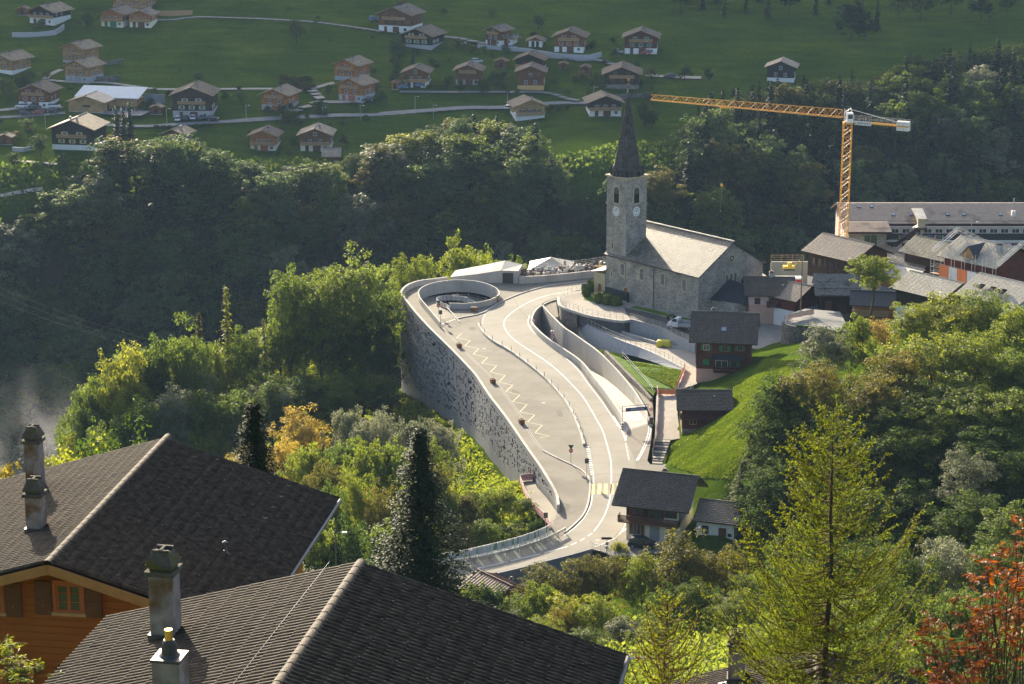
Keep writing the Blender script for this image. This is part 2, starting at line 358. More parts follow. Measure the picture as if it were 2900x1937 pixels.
# forest edge: trees grow where the ground projects below this line (surveyed on the far slope)
EDGE_X = [0, 130, 240, 330, 560, 700, 850, 1000, 1100, 1230, 1330, 1400, 1490, 1540, 1560, 1650, 1800, 2000, 2150, 2348]
EDGE_Y = [520, 480, 405, 385, 400, 405, 385, 360, 340, 370, 470, 510, 510, 430, 330, 250, 235, 230, 190, 150]
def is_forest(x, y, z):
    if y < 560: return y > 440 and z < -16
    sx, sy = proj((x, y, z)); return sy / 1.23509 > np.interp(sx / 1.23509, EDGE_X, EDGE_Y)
def grass_material():
    m, t, b, out = nodes_of('meadow_ground'); N = t.nodes.new; L = t.links.new
    ge = N('ShaderNodeNewGeometry')
    n1 = N('ShaderNodeTexNoise'); n1.inputs['Scale'].default_value = .035; n1.inputs['Detail'].default_value = 8; L(ge.outputs['Position'], n1.inputs['Vector'])
    n2 = N('ShaderNodeTexNoise'); n2.inputs['Scale'].default_value = .9; n2.inputs['Detail'].default_value = 6; n2.inputs['Roughness'].default_value = .75; L(ge.outputs['Position'], n2.inputs['Vector'])
    r1 = N('ShaderNodeValToRGB'); e = r1.color_ramp.elements; e[0].position = .3; e[0].color = (.048, .084, .013, 1); e[1].position = .72; e[1].color = (.10, .138, .022, 1)
    x = e.new(.5); x.color = (.070, .112, .017, 1); L(n1.outputs['Fac'], r1.inputs[0])
    r2 = N('ShaderNodeValToRGB'); e = r2.color_ramp.elements; e[0].position = .3; e[0].color = (.55, .6, .5, 1); e[1].position = .7; e[1].color = (1.15, 1.18, .85, 1); L(n2.outputs['Fac'], r2.inputs[0])
    mu = N('ShaderNodeMixRGB'); mu.blend_type = 'MULTIPLY'; mu.inputs[0].default_value = 1; L(r1.outputs[0], mu.inputs[1]); L(r2.outputs[0], mu.inputs[2])
    n4 = N('ShaderNodeTexNoise'); n4.inputs['Scale'].default_value = .12; n4.inputs['Detail'].default_value = 9; n4.inputs['Roughness'].default_value = .7; mp = N('ShaderNodeMapping'); mp.inputs['Scale'].default_value = (.5, 1.6, 1); L(ge.outputs['Position'], mp.inputs[0]); L(mp.outputs[0], n4.inputs['Vector'])
    r4 = N('ShaderNodeValToRGB'); e = r4.color_ramp.elements; e[0].position = .33; e[0].color = (.62, .66, .6, 1); e[1].position = .68; e[1].color = (1.2, 1.15, .95, 1); L(n4.outputs['Fac'], r4.inputs[0])
    mu4 = N('ShaderNodeMixRGB'); mu4.blend_type = 'MULTIPLY'; mu4.inputs[0].default_value = 1; L(mu.outputs[0], mu4.inputs[1]); L(r4.outputs[0], mu4.inputs[2]); mu = mu4
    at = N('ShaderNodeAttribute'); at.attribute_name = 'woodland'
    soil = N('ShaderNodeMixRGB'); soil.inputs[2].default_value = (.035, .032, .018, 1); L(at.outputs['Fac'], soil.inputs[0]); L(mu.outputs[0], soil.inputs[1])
    L(soil.outputs[0], b.inputs['Base Color']); b.inputs['Roughness'].default_value = .95; b.inputs['Specular IOR Level'].default_value = 0
    bp = N('ShaderNodeBump'); bp.inputs['Strength'].default_value = .9; bp.inputs['Distance'].default_value = .35; L(n2.outputs['Fac'], bp.inputs['Height']); L(bp.outputs[0], b.inputs['Normal'])
    return m
def build_ground():
    ys = np.concatenate([np.arange(-60, 260, 6.0), np.arange(260, 450, 1.6), np.arange(450, 640, 4.0), np.arange(640, 880, 2.5), np.arange(880, 1900, 25.0)])
    ncol = 230; s = np.linspace(-1, 1, ncol); X = s[None, :] * (70 + .36 * np.maximum(ys, 0))[:, None]; Y = np.repeat(ys[:, None], ncol, 1)
    Z = Hn(X, Y)
    rr = np.random.default_rng(3)
    # gentle small relief on open ground, terraces on the far meadow
    Z = Z + .15 * np.sin(X * .31 + Y * .17) * np.sin(Y * .23 - X * .11) * (Y > 600) + .12 * np.sin(Y * .11 + X * .03) * (Y > 690) + .12 * np.sin(X * 1.1 + 2 * np.sin(Y * .7)) * np.sin(Y * .9) * ((Y > 280) & (Y < 440))
    V = np.stack([X, Y, Z], -1).reshape(-1, 3); n = len(ys)
    i = np.arange(n - 1)[:, None] * ncol + np.arange(ncol - 1)[None, :]; i = i.ravel()
    Q = np.stack([i, i + 1, i + ncol + 1, i + ncol], 1)
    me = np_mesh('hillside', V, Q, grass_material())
    me.polygons.foreach_set('use_smooth', [True] * len(me.polygons))
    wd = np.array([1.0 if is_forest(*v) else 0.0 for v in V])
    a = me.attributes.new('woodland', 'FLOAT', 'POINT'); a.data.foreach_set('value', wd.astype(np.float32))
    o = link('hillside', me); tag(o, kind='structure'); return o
GROUND = build_ground()
# ================================================================ plaza, road, ramp and walls
RINGP = wl(fA, [(480, 496), (600, 499), (700, 491), (800, 470), (858, 442), (875, 415), (850, 380), (780, 346), (680, 323), (560, 315), (450, 322), (330, 346), (262, 380), (243, 412), (255, 455), (300, 511), (350, 571), (415, 648)], 1.15)
RINGP = even(smooth_path(RINGP, .4), .5)
for p in RINGP: p.z = 0
nR = len(RINGP)
# closing the hole under the ring wall: from the ramp mouth line
FIN = offset_path(FAC, .4) if path_normals(FAC)[imin + 60].x > 0 else offset_path(FAC, -.4)
RAMP_L = W(fG(905, 1005), 0); RAMP_R = W(fG(1190, 915), 0)
hole = [p.copy() for p in RINGP[2:]]
hole = hole + [W(fG(1190, 912), 0), W(fG(1110, 790), 0)]
BEXT = [(790, 866), (745, 1003), (640, 1060), (500, 1108), (350, 1150), (200, 1186), (0, 1228), (-300, 1270), (-700, 1290), (-1300, 1290)]
BLOW = [(-1300, 1470), (-700, 1450), (-300, 1425), (0, 1395), (300, 1345), (500, 1300), (700, 1247), (900, 1196), (1060, 1152), (1180, 1180), (1225, 1205), (1420, 1215), (1700, 1165), (1900, 1050), (1900, 700), (1640, 520), (1700, 468), (1545, 470), (1520, 440), (1548, 300), (1560, 170), (1548, 130)]
WBASE = [(1862, 1500), (1840, 1470), (1780, 1385), (1700, 1265), (1600, 1135), (1530, 1038), (1450, 958), (1350, 868), (1260, 798), (1180, 738), (1138, 690), (1122, 640), (1135, 590), (1172, 540), (1235, 492), (1370, 448), (1500, 395), (1640, 345)]
FIN = offset_path(FAC, .55 if NF[imin + 60].x < 0 else -.55) if False else FIN
out0 = [Vector((p.x, p.y, 0)) for p in FIN[::4]] + wl(fB, BEXT, 0) + wl(fB, BLOW, 0) + wl(fB, [(1335, 205)], 0) + wl(fA, WBASE, 0) + wl(fA, [(1900, 300), (1900, 255), (1640, 292), (1400, 318), (1200, 336), (1030, 344), (890, 342), (700, 336)], 0)
plaza = flat_poly('plaza', out0, ASPH, holes=[[p for p in hole]]); tag(plaza, kind='structure')
# road sheet
K1far = [(1640, 322), (1400, 350), (1250, 374), (1100, 414), (1000, 450), (900, 494), (830, 538), (770, 590), (745, 640), (742, 690), (775, 748), (850, 812), (950, 868), (1050, 938), (1180, 1038), (1290, 1138), (1390, 1252), (1460, 1358), (1510, 1468), (1545, 1566)]
K1near = [(950, 100), (1035, 330), (1062, 430), (1078, 530), (1078, 640), (1068, 740), (1045, 830), (1005, 900), (935, 970), (865, 1032), (780, 1078), (640, 1130), (500, 1172), (250, 1232), (0, 1272), (-300, 1312), (-700, 1330), (-1300, 1330)]
K1 = smooth_path(wl(fA, K1far, 0) + wl(fB, K1near[1:], 0), 2)
road_pts = K1 + wl(fB, [(-1300, 1455), (-700, 1440), (-300, 1415), (0, 1385), (300, 1338), (500, 1294), (700, 1240), (900, 1190), (1060, 1146), (1150, 1118), (1240, 1066), (1300, 1000), (1345, 935), (1390, 800), (1420, 600), (1425, 460), (1395, 380), (1360, 300), (1330, 215)], 0) + wl(fA, [(x - 4, y) for x, y in WBASE], 0)
road = flat_poly('road', [p + Vector((0, 0, .006)) for p in road_pts], ROADM); tag(road, kind='structure')
# ---- painted markings (each a thin sheet of paint)
def paint(name, f, pts, wdt, m=PAINT_W, dz=.012, step=1.0, parent=None, curve=True):
    P = wl(f, pts, 0); P = smooth_path(P, step) if curve else P
    return ribbon(name, P, wdt, m, dz, parent)
CL = wl(fA, [(1640, 372), (1560, 385), (1300, 430), (1150, 475), (1020, 545), (940, 610), (915, 660), (925, 702), (960, 755), (1030, 815), (1130, 880), (1250, 960), (1360, 1050), (1450, 1140), (1540, 1240), (1610, 1350), (1660, 1440)], 0) + wl(fB, [(1160, 200), (1200, 330), (1225, 440), (1231, 560), (1225, 700), (1205, 800), (1170, 890), (1120, 970), (1090, 1010)], 0)
MK = thing('road_marking', 'white and yellow painted lines on the curving asphalt road', 'road marking', (0, 0, 0)); MK['kind'] = 'structure'; del MK['category']; del MK['label']
ribbon('centre_line', smooth_path(CL, 1.2), .17, PAINT_W, .012, MK)
for a, b in (((1075, 1026), (1040, 1050)), ((1015, 1066), (978, 1088)), ((950, 1101), (905, 1122)), ((880, 1134), (690, 1184)), ((660, 1192), (420, 1250)), ((390, 1258), (150, 1310)), ((1400, 940), (1320, 1015)), ((1310, 1022), (1240, 1078))):
    paint('dash', fB, [a, b], .18, parent=MK, curve=False)
ribbon('edge_line', smooth_path(wl(fA, [(x - 14, y + 4) for x, y in WBASE[:13]], 0), 1.5), .16, PAINT_W, .012, MK)
paint('edge_line', fB, [(1245, 80), (1290, 150), (1330, 230), (1345, 295)], .16, parent=MK)
paint('edge_line', fB, [(1355, 170), (1350, 240), (1345, 295)], .16, parent=MK)
for k in range(9): paint('dash', fB, [(1346 + k * 3.2, 300 + k * 16), (1348 + k * 3.2, 308 + k * 16)], .2, parent=MK, curve=False)
paint('edge_line', fB, [(1500, 75), (1525, 130), (1530, 200), (1505, 290), (1470, 370), (1430, 440)], .14, parent=MK)
paint('edge_line', fB, [(1520, 72), (1540, 130), (1548, 200), (1522, 290), (1485, 370), (1445, 440)], .14, parent=MK)
paint('edge_line', fB, [(1085, 560), (1086, 625)], .16, parent=MK)
paint('edge_line', fB, [(1076, 715), (1066, 790), (1040, 850), (1000, 915), (930, 985), (850, 1045)], .16, parent=MK)
paint('edge_line', fB, [(1345, 950), (1310, 1012), (1260, 1060), (1180, 1105), (1090, 1140)], .14, parent=MK)
for k in range(13):
    y = 328 + k * 18.5; x = 1038 + k * 3.2
    paint('tooth', fB, [(x - 14, y), (x + 14, y + 2)], .45, parent=MK, curve=False)
for k in range(4):
    x = 1084 + k * 51; paint('crossing_bar', fB, [(x, 628), (x - 4 + k, 712)], 0.52, PAINT_Y, parent=MK, curve=False)
for k in range(3): paint('crossing_bar', fB, [(1290 + k * 51, 622), (1288 + k * 51, 706)], 0.52, PAINT_Y, parent=MK, curve=False)
zz = [(510, 745), (583, 738), (540, 775), (650, 798), (605, 838), (717, 860), (672, 905), (787, 930), (740, 975), (857, 998), (808, 1047), (926, 1073), (876, 1127), (987, 1150), (931, 1200), (1043, 1227), (986, 1280), (1100, 1303), (1043, 1362), (1160, 1387), (1102, 1443), (1220, 1468), (1163, 1527), (1278, 1555), (1200, 1568)]
paint('zigzag_line', fA, zz, .13, PAINT_PY, parent=MK, curve=False)
SWL = smooth_path(wl(fA, [(430, 690), (500, 762), (560, 832), (700, 968), (830, 1092), (950, 1245), (1060, 1402)], 0) + wl(fB, [(600, 245), (685, 360)], 0), 2)
ribbon('sidewalk_line', SWL, .07, CONC, .012, MK); ribbon('sidewalk_line', offset_path(SWL, .35), .05, CONC, .012, MK)
for k in range(6): paint('dash', fG, [(900 + k * 48, 1004 - k * 17), (925 + k * 48, 995 - k * 17)], .35, parent=MK, curve=False)
for k in range(11): a = [(1890, 720), (1800, 790), (1750, 880), (1730, 960), (1728, 1030)]; P = smooth_path(wl(fG, a, 0), .4); q = int(k / 11 * (len(P) - 2)); ribbon('dash', [P[q], P[q + 1]], .22, PAINT_W, .012, MK)
tx = bpy.data.curves.new('ramp_lettering', 'FONT'); tx.body = 'Parking'; tx.size = 2.6
# ---- worn wheel tracks and patched asphalt
WEAR = mat('polished_asphalt', (.22, .20, .17), (.29, .27, .23), scale=.14, rough=.7, detail=8, world=True); PATCH = mat('asphalt_patch', (.13, .122, .10), (.17, .16, .135), scale=.6, rough=.95, world=True)
CLs = smooth_path(CL, 1.2)
for f_, pts_ in ((fB, [(700, 560), (790, 600), (800, 640), (705, 600)]), (fA, [(980, 1180), (1050, 1210), (1045, 1240), (975, 1205)]), (fA, [(640, 690), (690, 690), (690, 712), (640, 712)]), (fB, [(820, 770), (900, 800), (880, 850), (805, 815)]), (fA, [(1330, 1350), (1370, 1350), (1390, 1400), (1345, 1400)])):
    o = flat_poly('asphalt_patch', [p_ + Vector((0, 0, .004)) for p_ in wl(f_, pts_, 0)], PATCH); o.parent = MK
for f_, c_ in ((fB, (1118, 1083)), (fB, (1108, 1110)), (fB, (1285, 158)), (fA, (1150, 600)), (fA, (760, 860)), (fA, (1230, 1290))):
    b = MB(); q_ = W(f_(*c_), 0); b.lathe([(.34, .009), (.33, .016)], 18, 0, tuple(q_)); b.build('manhole_cover', CONC, MK)
TAR = mat('tar_seam', (.06, .056, .05), (.09, .085, .075), scale=1, rough=.8, world=True)
for f_, pts_ in ((fA, [(520, 700), (640, 640), (735, 690)]), (fA, [(700, 968), (800, 900), (905, 850)]), (fA, [(900, 1190), (1040, 1090), (1160, 1030)]), (fA, [(1010, 1330), (1180, 1230), (1330, 1180)]), (fB, [(470, 110), (640, 60), (880, 10)]), (fB, [(600, 250), (760, 190), (980, 190)]), (fB, [(750, 930), (860, 880), (1000, 830)]), (fA, [(1000, 470), (1050, 560), (1130, 640)]), (fA, [(980, 740), (1060, 720), (1180, 745)]), (fA, [(1240, 940), (1320, 900), (1400, 930)]), (fB, [(1110, 90), (1180, 60), (1260, 90)]), (fB, [(1080, 560), (1160, 545), (1330, 560)])):
    paint('tar_seam', f_, pts_, .07, TAR, .0085, parent=MK)
GUTTER_DARK = mat('gutter_asphalt', (.14, .13, .108), (.20, .186, .155), scale=.5, rough=.95, world=True)  # asphalt toned darker along the wall foot and the kerb
ribbon('gutter_strip', smooth_path(wl(fA, [(x - 8, y + 2) for x, y in WBASE[:12]], 0), 1.5), .5, GUTTER_DARK, .0095, MK)
ribbon('gutter_strip', [p_ for p_ in K1[:-14]], .45, GUTTER_DARK, .0095, MK, off=.25)
# ---- kerbs
def kerb(name, P, wdt=.3, h=.14, m=CONC, z=0):
    b = MB(); wall_path(b, P, wdt, z - .05, z + h); o = b.build(name, m); tag(o, kind='structure'); return o
kerb('kerb', smooth_path(wl(fA, [(1700, 308), (1640, 318), (1400, 346), (1250, 371), (1100, 411), (1000, 447), (900, 491), (830, 535), (770, 572), (700, 596), (600, 614), (545, 627)], 0), 1.5), .3, .16)
kerb('kerb', smooth_path(wl(fB, [(685, 362), (800, 421), (900, 466), (1000, 521), (1052, 580), (1066, 640), (1058, 740), (1036, 830), (996, 900), (926, 970), (858, 1026)], 0), 1.2), .28, .14)
kerb('kerb', wl(fG, [(1000, 660), (1110, 780), (1210, 905), (1275, 972)], 0), .22, .14)
# low concrete guide barrier with flexible posts
GB = thing('traffic_barrier', 'long low curved concrete divider between road and plaza carrying thin marker posts', 'barrier')
gp = smooth_path(wl(fA, [(722, 672), (735, 702), (770, 752), (850, 816), (950, 872), (1050, 942), (1180, 1042), (1290, 1142), (1390, 1257), (1460, 1362), (1510, 1472)], 0) + wl(fB, [(1005, 262), (1020, 322)], 0), 1)
b = MB(); wall_path(b, gp, .38, 0, .42); b.build('barrier_body', CONC, GB)
for i in range(2, len(gp), max(1, len(gp) // 15)):
    b = MB(); p = gp[i] + path_normals(gp)[i] * .2; b.bar(p + Vector((0, 0, .4)), p + Vector((0, 0, 1.25)), .05, 0, 6); b.box(p.x - .06, p.x + .06, p.y - .06, p.y + .06, 1.0, 1.15, 1); b.build('marker_post', [METAL_D, WHITE_P], GB)
# ---- facade: perforated concrete panels
FACADE = thing('parking_facade', 'tall curved grey concrete parking wall pierced by clover shaped holes', 'wall')
def holes_for(nu, nv, rng):
    Hh = set(); shapes = [[(0, 0)], [(0, 0), (0, 1)], [(0, 0), (1, 0), (-1, 0), (0, 1), (0, -1)], [(0, 0), (1, 0), (0, 1)], [(0, 0), (0, 1), (0, 2), (1, 0), (-1, 1)], [(0, 0), (-1, 0), (0, 1), (1, 0)], [(0, 0), (1, -1), (0, 1), (0, 2)]]
    wts = [.30, .12, .30, .12, .03, .10, .03]
    for u0 in range(0, nu, 3):
        for v0 in range(0, nv, 3):
            if rng.random() > .86: continue
            u, v = u0 + rng.randrange(2), v0 + rng.randrange(2)
            for du, dv in rng.choices(shapes, wts)[0]: Hh.add((u + du, v + dv))
    return Hh
CELL = .22; PAN = 18; rngp = random.Random(11)
sgn = -1 if NF[imin + 60].x > 0 else 1
ntot = len(FAC) - 1; allh = holes_for(ntot, 104, rngp)
i0 = max(0, imin - 60)
hu = lambda i: i if i < imin + 16 else imin + 16 + (i - imin - 16) // 2
allh = holes_for(ntot, 104, rngp) if False else allh
for s0 in range(i0, ntot, PAN):
    b = MB(); s1 = min(ntot, s0 + PAN); gap = .012
    for i in range(s0, s1):
        a = FAC[i].copy(); c = FAC[i + 1].copy()
        if i == s0: a = a.lerp(c, gap / CELL)
        if i == s1 - 1: c = c.lerp(a, gap / CELL)
        ina = -NF[i] * sgn * .32; inc = -NF[i + 1] * sgn * .32
        zb0, zb1 = FACB[i] - .8, FACB[i + 1] - .8
        nv = int((FTOP - .9 - max(zb0, zb1) - 1.9) / CELL)
        q = lambda p, z: Vector((p.x, p.y, z))
        zt = FTOP
        spans = []; z = FTOP; k = 0; zstart = FTOP - .9
        solid_top = FTOP; v = 0
        while v < nv:
            if (hu(i), v) in allh and zstart - (v + 1) * CELL > zb0 + 1:
                z1 = zstart - v * CELL; z0 = z1 - CELL
                b.quad(q(a, z1), q(c, z1), q(c, solid_top), q(a, solid_top))
                for (p0, p1) in (((a, z0), (a, z1)), ((c, z1), (c, z0))):
                    pp = p0[0]
                    if (hu(i + (-1 if pp is a else 1)), v) in allh and s0 < i < s1 - 1: continue
                    ii = ina if pp is a else inc
                    b.quad(q(pp, p0[1]), q(pp, p1[1]), q(pp, p1[1]) + ii, q(pp, p0[1]) + ii)
                b.quad(q(a, z1), q(c, z1), q(c, z1) + inc, q(a, z1) + ina); b.quad(q(a, z0) + ina, q(c, z0) + inc, q(c, z0), q(a, z0))
                solid_top = z0
            v += 1
        b.quad(q(a, zb0), q(c, zb1), q(c, solid_top), q(a, solid_top))
        b.quad(q(a, FTOP), q(c, FTOP), q(c, FTOP) + inc * 1.3, q(a, FTOP) + ina * 1.3, 1)          # coping
        b.quad(q(c, zb1) + inc * 1.3, q(a, zb0) + ina * 1.3, q(a, FTOP) + ina * 1.3, q(c, FTOP) + inc * 1.3, 2) if i >= 0 and FACB[i] > -1.0 else b.quad(q(c, -.3) + inc * 1.3, q(a, -.3) + ina * 1.3, q(a, FTOP) + ina * 1.3, q(c, FTOP) + inc * 1.3, 2)
        if i == ntot - 1: b.quad(q(c, zb1), q(c, zb1) + inc * 1.3, q(c, FTOP) + inc * 1.3, q(c, FTOP), 2)
    b.build('wall_panel', [CONC_G, CONC, CONC], FACADE)
# door at the foot of the facade
ib = min(range(imin, len(FAC)), key=lambda i: abs(proj(FAC[i])[0] - fB(607, 0)[0])); p = FAC[ib] + NF[ib] * sgn * .05; t = (FAC[ib + 2] - FAC[ib - 2]).normalized()
b = MB(); zb = FACB[ib]; o = NF[ib] * sgn * .03
b.prism([p - t * .6 + Vector((0, 0, zb - p.z)), p + t * .6 + Vector((0, 0, zb - p.z)), p + t * .6 + Vector((0, 0, zb + 2.4 - p.z)), p - t * .6 + Vector((0, 0, zb + 2.4 - p.z))], o)
b.build('service_door', BLACK, FACADE)
# back parapet rising to the exit house
EX = thing('exit_house', 'wedge shaped pale concrete stair house with dark doorway beside the ring ramp', 'building')
F = wl(fA, [(490, 334), (700, 336), (890, 338), (1030, 343)], 0); bk = [p + Vector((.9, 5.5, 0)) for p in F]
tz = [1.1, 1.75, 2.55, 2.55]; bz = [1.1, 2.2, 3.3, 2.6]
b = MB(); V = lambda p, z: Vector((p.x, p.y, z))
o0 = W(fA(905, 338), 0); o1 = W(fA(990, 341), 0)
b.quad(V(F[0], -.1), V(F[1], -.1), V(F[1], tz[1]), V(F[0], tz[0])); b.quad(V(F[1], -.1), V(F[2], -.1), V(F[2], tz[2]), V(F[1], tz[1]))
b.quad(V(F[2], -.1), V(o0, -.1), V(o0, 2.55), V(F[2], 2.55)); b.quad(V(o0, 2.05), V(o1, 2.05), V(o1, 2.55), V(o0, 2.55)); b.quad(V(o1, -.1), V(F[3], -.1), V(F[3], 2.55), V(o1, 2.55))
b.quad(V(F[3], -.1), V(bk[3], -.1), V(bk[3], bz[3]), V(F[3], tz[3])); b.build('wall', CONC, EX)
b = MB()
for i in range(3): b.quad(V(F[i], tz[i]), V(F[i + 1], tz[i + 1]), V(bk[i + 1], bz[i + 1]), V(bk[i], bz[i]))
for i in range(3): b.quad(V(bk[i + 1], -.1), V(bk[i], -.1), V(bk[i], bz[i]), V(bk[i + 1], bz[i + 1]))
b.build('roof', CONC, EX)
b = MB(); b.quad(V(o0, 0) + Vector((.1, .6, 0)), V(o1, 0) + Vector((.1, .6, 0)), V(o1, 2.05) + Vector((.1, .6, 0)), V(o0, 2.05) + Vector((.1, .6, 0))); b.quad(V(o0, 0), V(o0, 0) + Vector((.1, .6, 0)), V(o0, 2.05) + Vector((.1, .6, 0)), V(o0, 2.05)); b.build('doorway', METAL_D, EX)
# ---- ring ramp
RING = thing('ring_ramp', 'round white concrete parapet around the sunken spiral ramp on the plaza', 'ramp')
b = MB(); wall_path(b, RINGP, .22, -1.35, 1.15, side=1); b.build('parapet', CONC, RING)
cR = sum((RINGP[i] for i in range(4, nR - 16)), Vector()) / (nR - 20)
ins = [cR + (p - cR) * .985 for p in RINGP[:nR - 10]]
b = MB(); wall_path(b, [cR + (p - cR) * 1.12 for p in RINGP[2:nR - 12]], .2, -4.5, -1.2, side=1); b.build('lower_wall', BLACK, RING)  # black sheet paints the darkness of the parking deck behind the rails
# spiral floor: from the mouth at plaza level, falling clockwise round the well
b = MB(); ramp_in = []
M0 = [W(fG(905, 1005), 0), W(fG(700, 690), 0), W(fG(560, 480), 0)]
loop = list(reversed(RINGP[:nR - 1])); nl = len(loop); zs = []
for i, p in enumerate(loop):
    t = i / (nl - 1); zs.append(-.02 - 3.6 * max(0, (t - .06)) / .94)
inner = []
for i, p in enumerate(loop):
    t = i / (nl - 1)
    q = cR + (p - cR) * .52
    if t < .3: k = t / .3; q = W(fG(1195, 915), 0).lerp(W(fG(1000, 655), 0), min(1, k * 1.6)).lerp(q, max(0, (k - .5) / .5) ** 1.2)
    inner.append(q)
for i in range(nl - 1):
    b.quad(V(loop[i], zs[i]), V(inner[i], zs[i]), V(inner[i + 1], zs[i + 1]), V(loop[i + 1], zs[i + 1]))
b.build('ramp_floor', ASPH, RING)
b = MB(); b.poly([V(cR + (p - cR) * 1.1, -4.6) for p in RINGP[2:nR - 14]]); b.build('well_floor', LANE, RING)
rail = [V(q, z) for q, z in zip(inner, zs)][int(nl * .14):int(nl * .8)]
b = MB()
for h in (.3, .55, .8, 1.05):
    for i in range(len(rail) - 1): b.bar(rail[i] + Vector((0, 0, h)), rail[i + 1] + Vector((0, 0, h)), .035)
for i in range(0, len(rail), 4): b.bar(rail[i] - Vector((0, 0, .1)), rail[i] + Vector((0, 0, 1.1)), .045)
b.build('handrail', WHITE_P, RING)
b = MB(); gr = [cR + (p - cR) * .93 for p in RINGP[8:nR - 22]]
for h in (-2.75, -2.4, -2.05, -1.7):
    for i in range(len(gr) - 1): b.bar(V(gr[i], h), V(gr[i + 1], h), .03)
for i in range(0, len(gr), 5): b.bar(V(gr[i], -3.3), V(gr[i], -1.4), .05)
b.build('guard_rail', METAL, RING)
# ---- descending ramp on the church side
W1 = smooth_path(wl(fA, [(1400, 452), (1300, 474), (1225, 505), (1165, 548), (1132, 605), (1132, 650), (1162, 692), (1222, 750), (1300, 808), (1400, 872), (1500, 942), (1560, 1002), (1620, 1080), (1700, 1182), (1780, 1292), (1840, 1382), (1857, 1440)], 1.1), 1)
for p in W1: p.z = 0
b = MB(); wall_path(b, W1, .35, -7, 1.1, side=-1); o = b.build('ramp_parapet', CONC, None); tag(o, 'pale curved concrete parapet between road and sunken car park ramp', 'wall')
W2 = smooth_path(wl(fA, [(1222, 507), (1300, 592), (1400, 690)], 1.1) + wl(fC, [(200, 540), (300, 610), (400, 682), (500, 772), (600, 880), (700, 1000), (760, 1092), (800, 1162), (828, 1240)], 1.1), 1)
for p in W2: p.z = 0
n2 = len(W2); b = MB(); wall_path(b, W2, .35, -7, [1.1 - .35 * max(0, (i / n2 - .9)) * 10 for i in range(n2)], side=-1 if path_normals(W2)[n2 // 2].x > 0 else 1)
o = b.build('retaining_wall', CONC); tag(o, 'tall bare concrete retaining wall along the sunken ramp below the gravel strip', 'wall')
# ramp floor: between the two walls
Wr = list(reversed(W2)); Wl = [p for p in reversed(W1)]
b = MB(); nn = 40; Wl_ = even(Wl[:int(len(Wl) * .86)], 1); Wr_ = even(Wr, 1)
for i in range(nn):
    def at(t, P): return P[min(len(P) - 1, int(t * (len(P) - 1)))]
    t0, t1 = i / nn, (i + 1) / nn; zf = lambda t: -.02 - 5.2 * t
    b.quad(V(at(t0, Wl_), zf(t0)), V(at(t0, Wr_), zf(t0)), V(at(t1, Wr_), zf(t1)), V(at(t1, Wl_), zf(t1)))
o = b.build('ramp_floor', CONC); tag(o, kind='structure')
rl = W(fA(1850, 1410), 0); rr_ = W(fC(800, 1180), 0)
o = flat_poly('ramp_apron', [W(fB(1330, 210), .002), W(fB(1555, 135), .002), V(Wr_[0], -.01), V(Wr_[3], -.02), V(Wl_[3], -.02), V(Wl_[0], -.01)], CONC); tag(o, kind='structure')
# faint lettering painted on the ramp
b = MB()
i_a, i_b = int(.20 * nn), int(.36 * nn)
tx.materials.append(mat('faded_paint', (.30, .29, .25), (.40, .38, .33), scale=1.5, rough=.8)); tx.extrude = 0
def ramp_pt(t, s):
    p = at(t, Wl_).lerp(at(t, Wr_), s); return V(p, -.02 - 5.2 * t + .03)
pa, pb, pc = ramp_pt(.16, .22), ramp_pt(.46, .35), ramp_pt(.16, .62)
ux = (pb - pa).normalized(); uy = (pc - pa); uy = (uy - ux * uy.dot(ux)).normalized(); uz = ux.cross(uy)
tl = link('ramp_text', tx); bpy.context.view_layer.update(); tme = bpy.data.meshes.new_from_object(tl); bpy.data.objects.remove(tl); tl = link('ramp_lettering', tme); Mx = Matrix((ux, uy, uz)).transposed().to_4x4(); Mx.translation = pa + Vector((0, 0, .05)); tl.matrix_world = Mx
tag(tl, 'faded grey word painted on the pale floor of the sunken ramp', 'lettering')
# ---- walls, lawn, paths right of the ramp
def sheet(name, spec, m, kind='structure'):
    o = flat_poly(name, [W(f(*p), z) for f, p, z in spec], m); tag(o, kind=kind); return o
GRAV = mat('gravel', (.17, .15, .12), (.30, .27, .22), scale=2.5, rough=.95, bump=.5, bscale=8, world=True)
GRASSP = mat('lawn_grass', (.06, .13, .012), (.12, .20, .02), scale=1.2, rough=.95, bump=.8, bscale=5, world=True, spec=.1)
PAVER = mat('paver_path', (.30, .27, .23), (.38, .34, .29), scale=.8, rough=.9, world=True)
o = flat_poly('gravel_strip', [V(p, .85) for p in offset_path(W2, .3 if path_normals(W2)[n2 // 2].x > 0 else -.3)] + [W(fC(860, 1300), .6), W(fC(850, 1090), .9), W(fC(760, 990), .9), W(fC(600, 850), .9), W(fC(480, 760), .6), W(fC(300, 640), -1.6), W(fC(200, 560), -1.6), W(fC(90, 420), .8), W(fA(1330, 490), .9)], GRAV); tag(o, kind='structure')
def stone_wall(name, spec_base, h, label, m=RUBBLE, thick=.5, uv=True):
    P = smooth_path([W(f(*p), z) for f, p, z in spec_base], 1.0); b = MB()
    hs = h if isinstance(h, (list, tuple)) else [h, h]
    zt = [p.z + float(np.interp(i / (len(P) - 1), np.linspace(0, 1, len(hs)), hs)) for i, p in enumerate(P)]
    wall_path(b, P, thick, [p.z - 1.5 for p in P], zt, side=-1 if path_normals(P)[len(P) // 2].x > 0 else 1)
    o = b.build(name, m, uv=uv); tag(o, label, 'wall'); return o
stone_wall('rubble_wall', [(fC, (480, 748), .7), (fC, (600, 862), .9), (fC, (720, 975), .9), (fC, (800, 1050), .9), (fC, (852, 1100), .9)], [1.3, 1.2, 1.0, .9, .5], 'dark dry stone wall between gravel strip and small lawn')
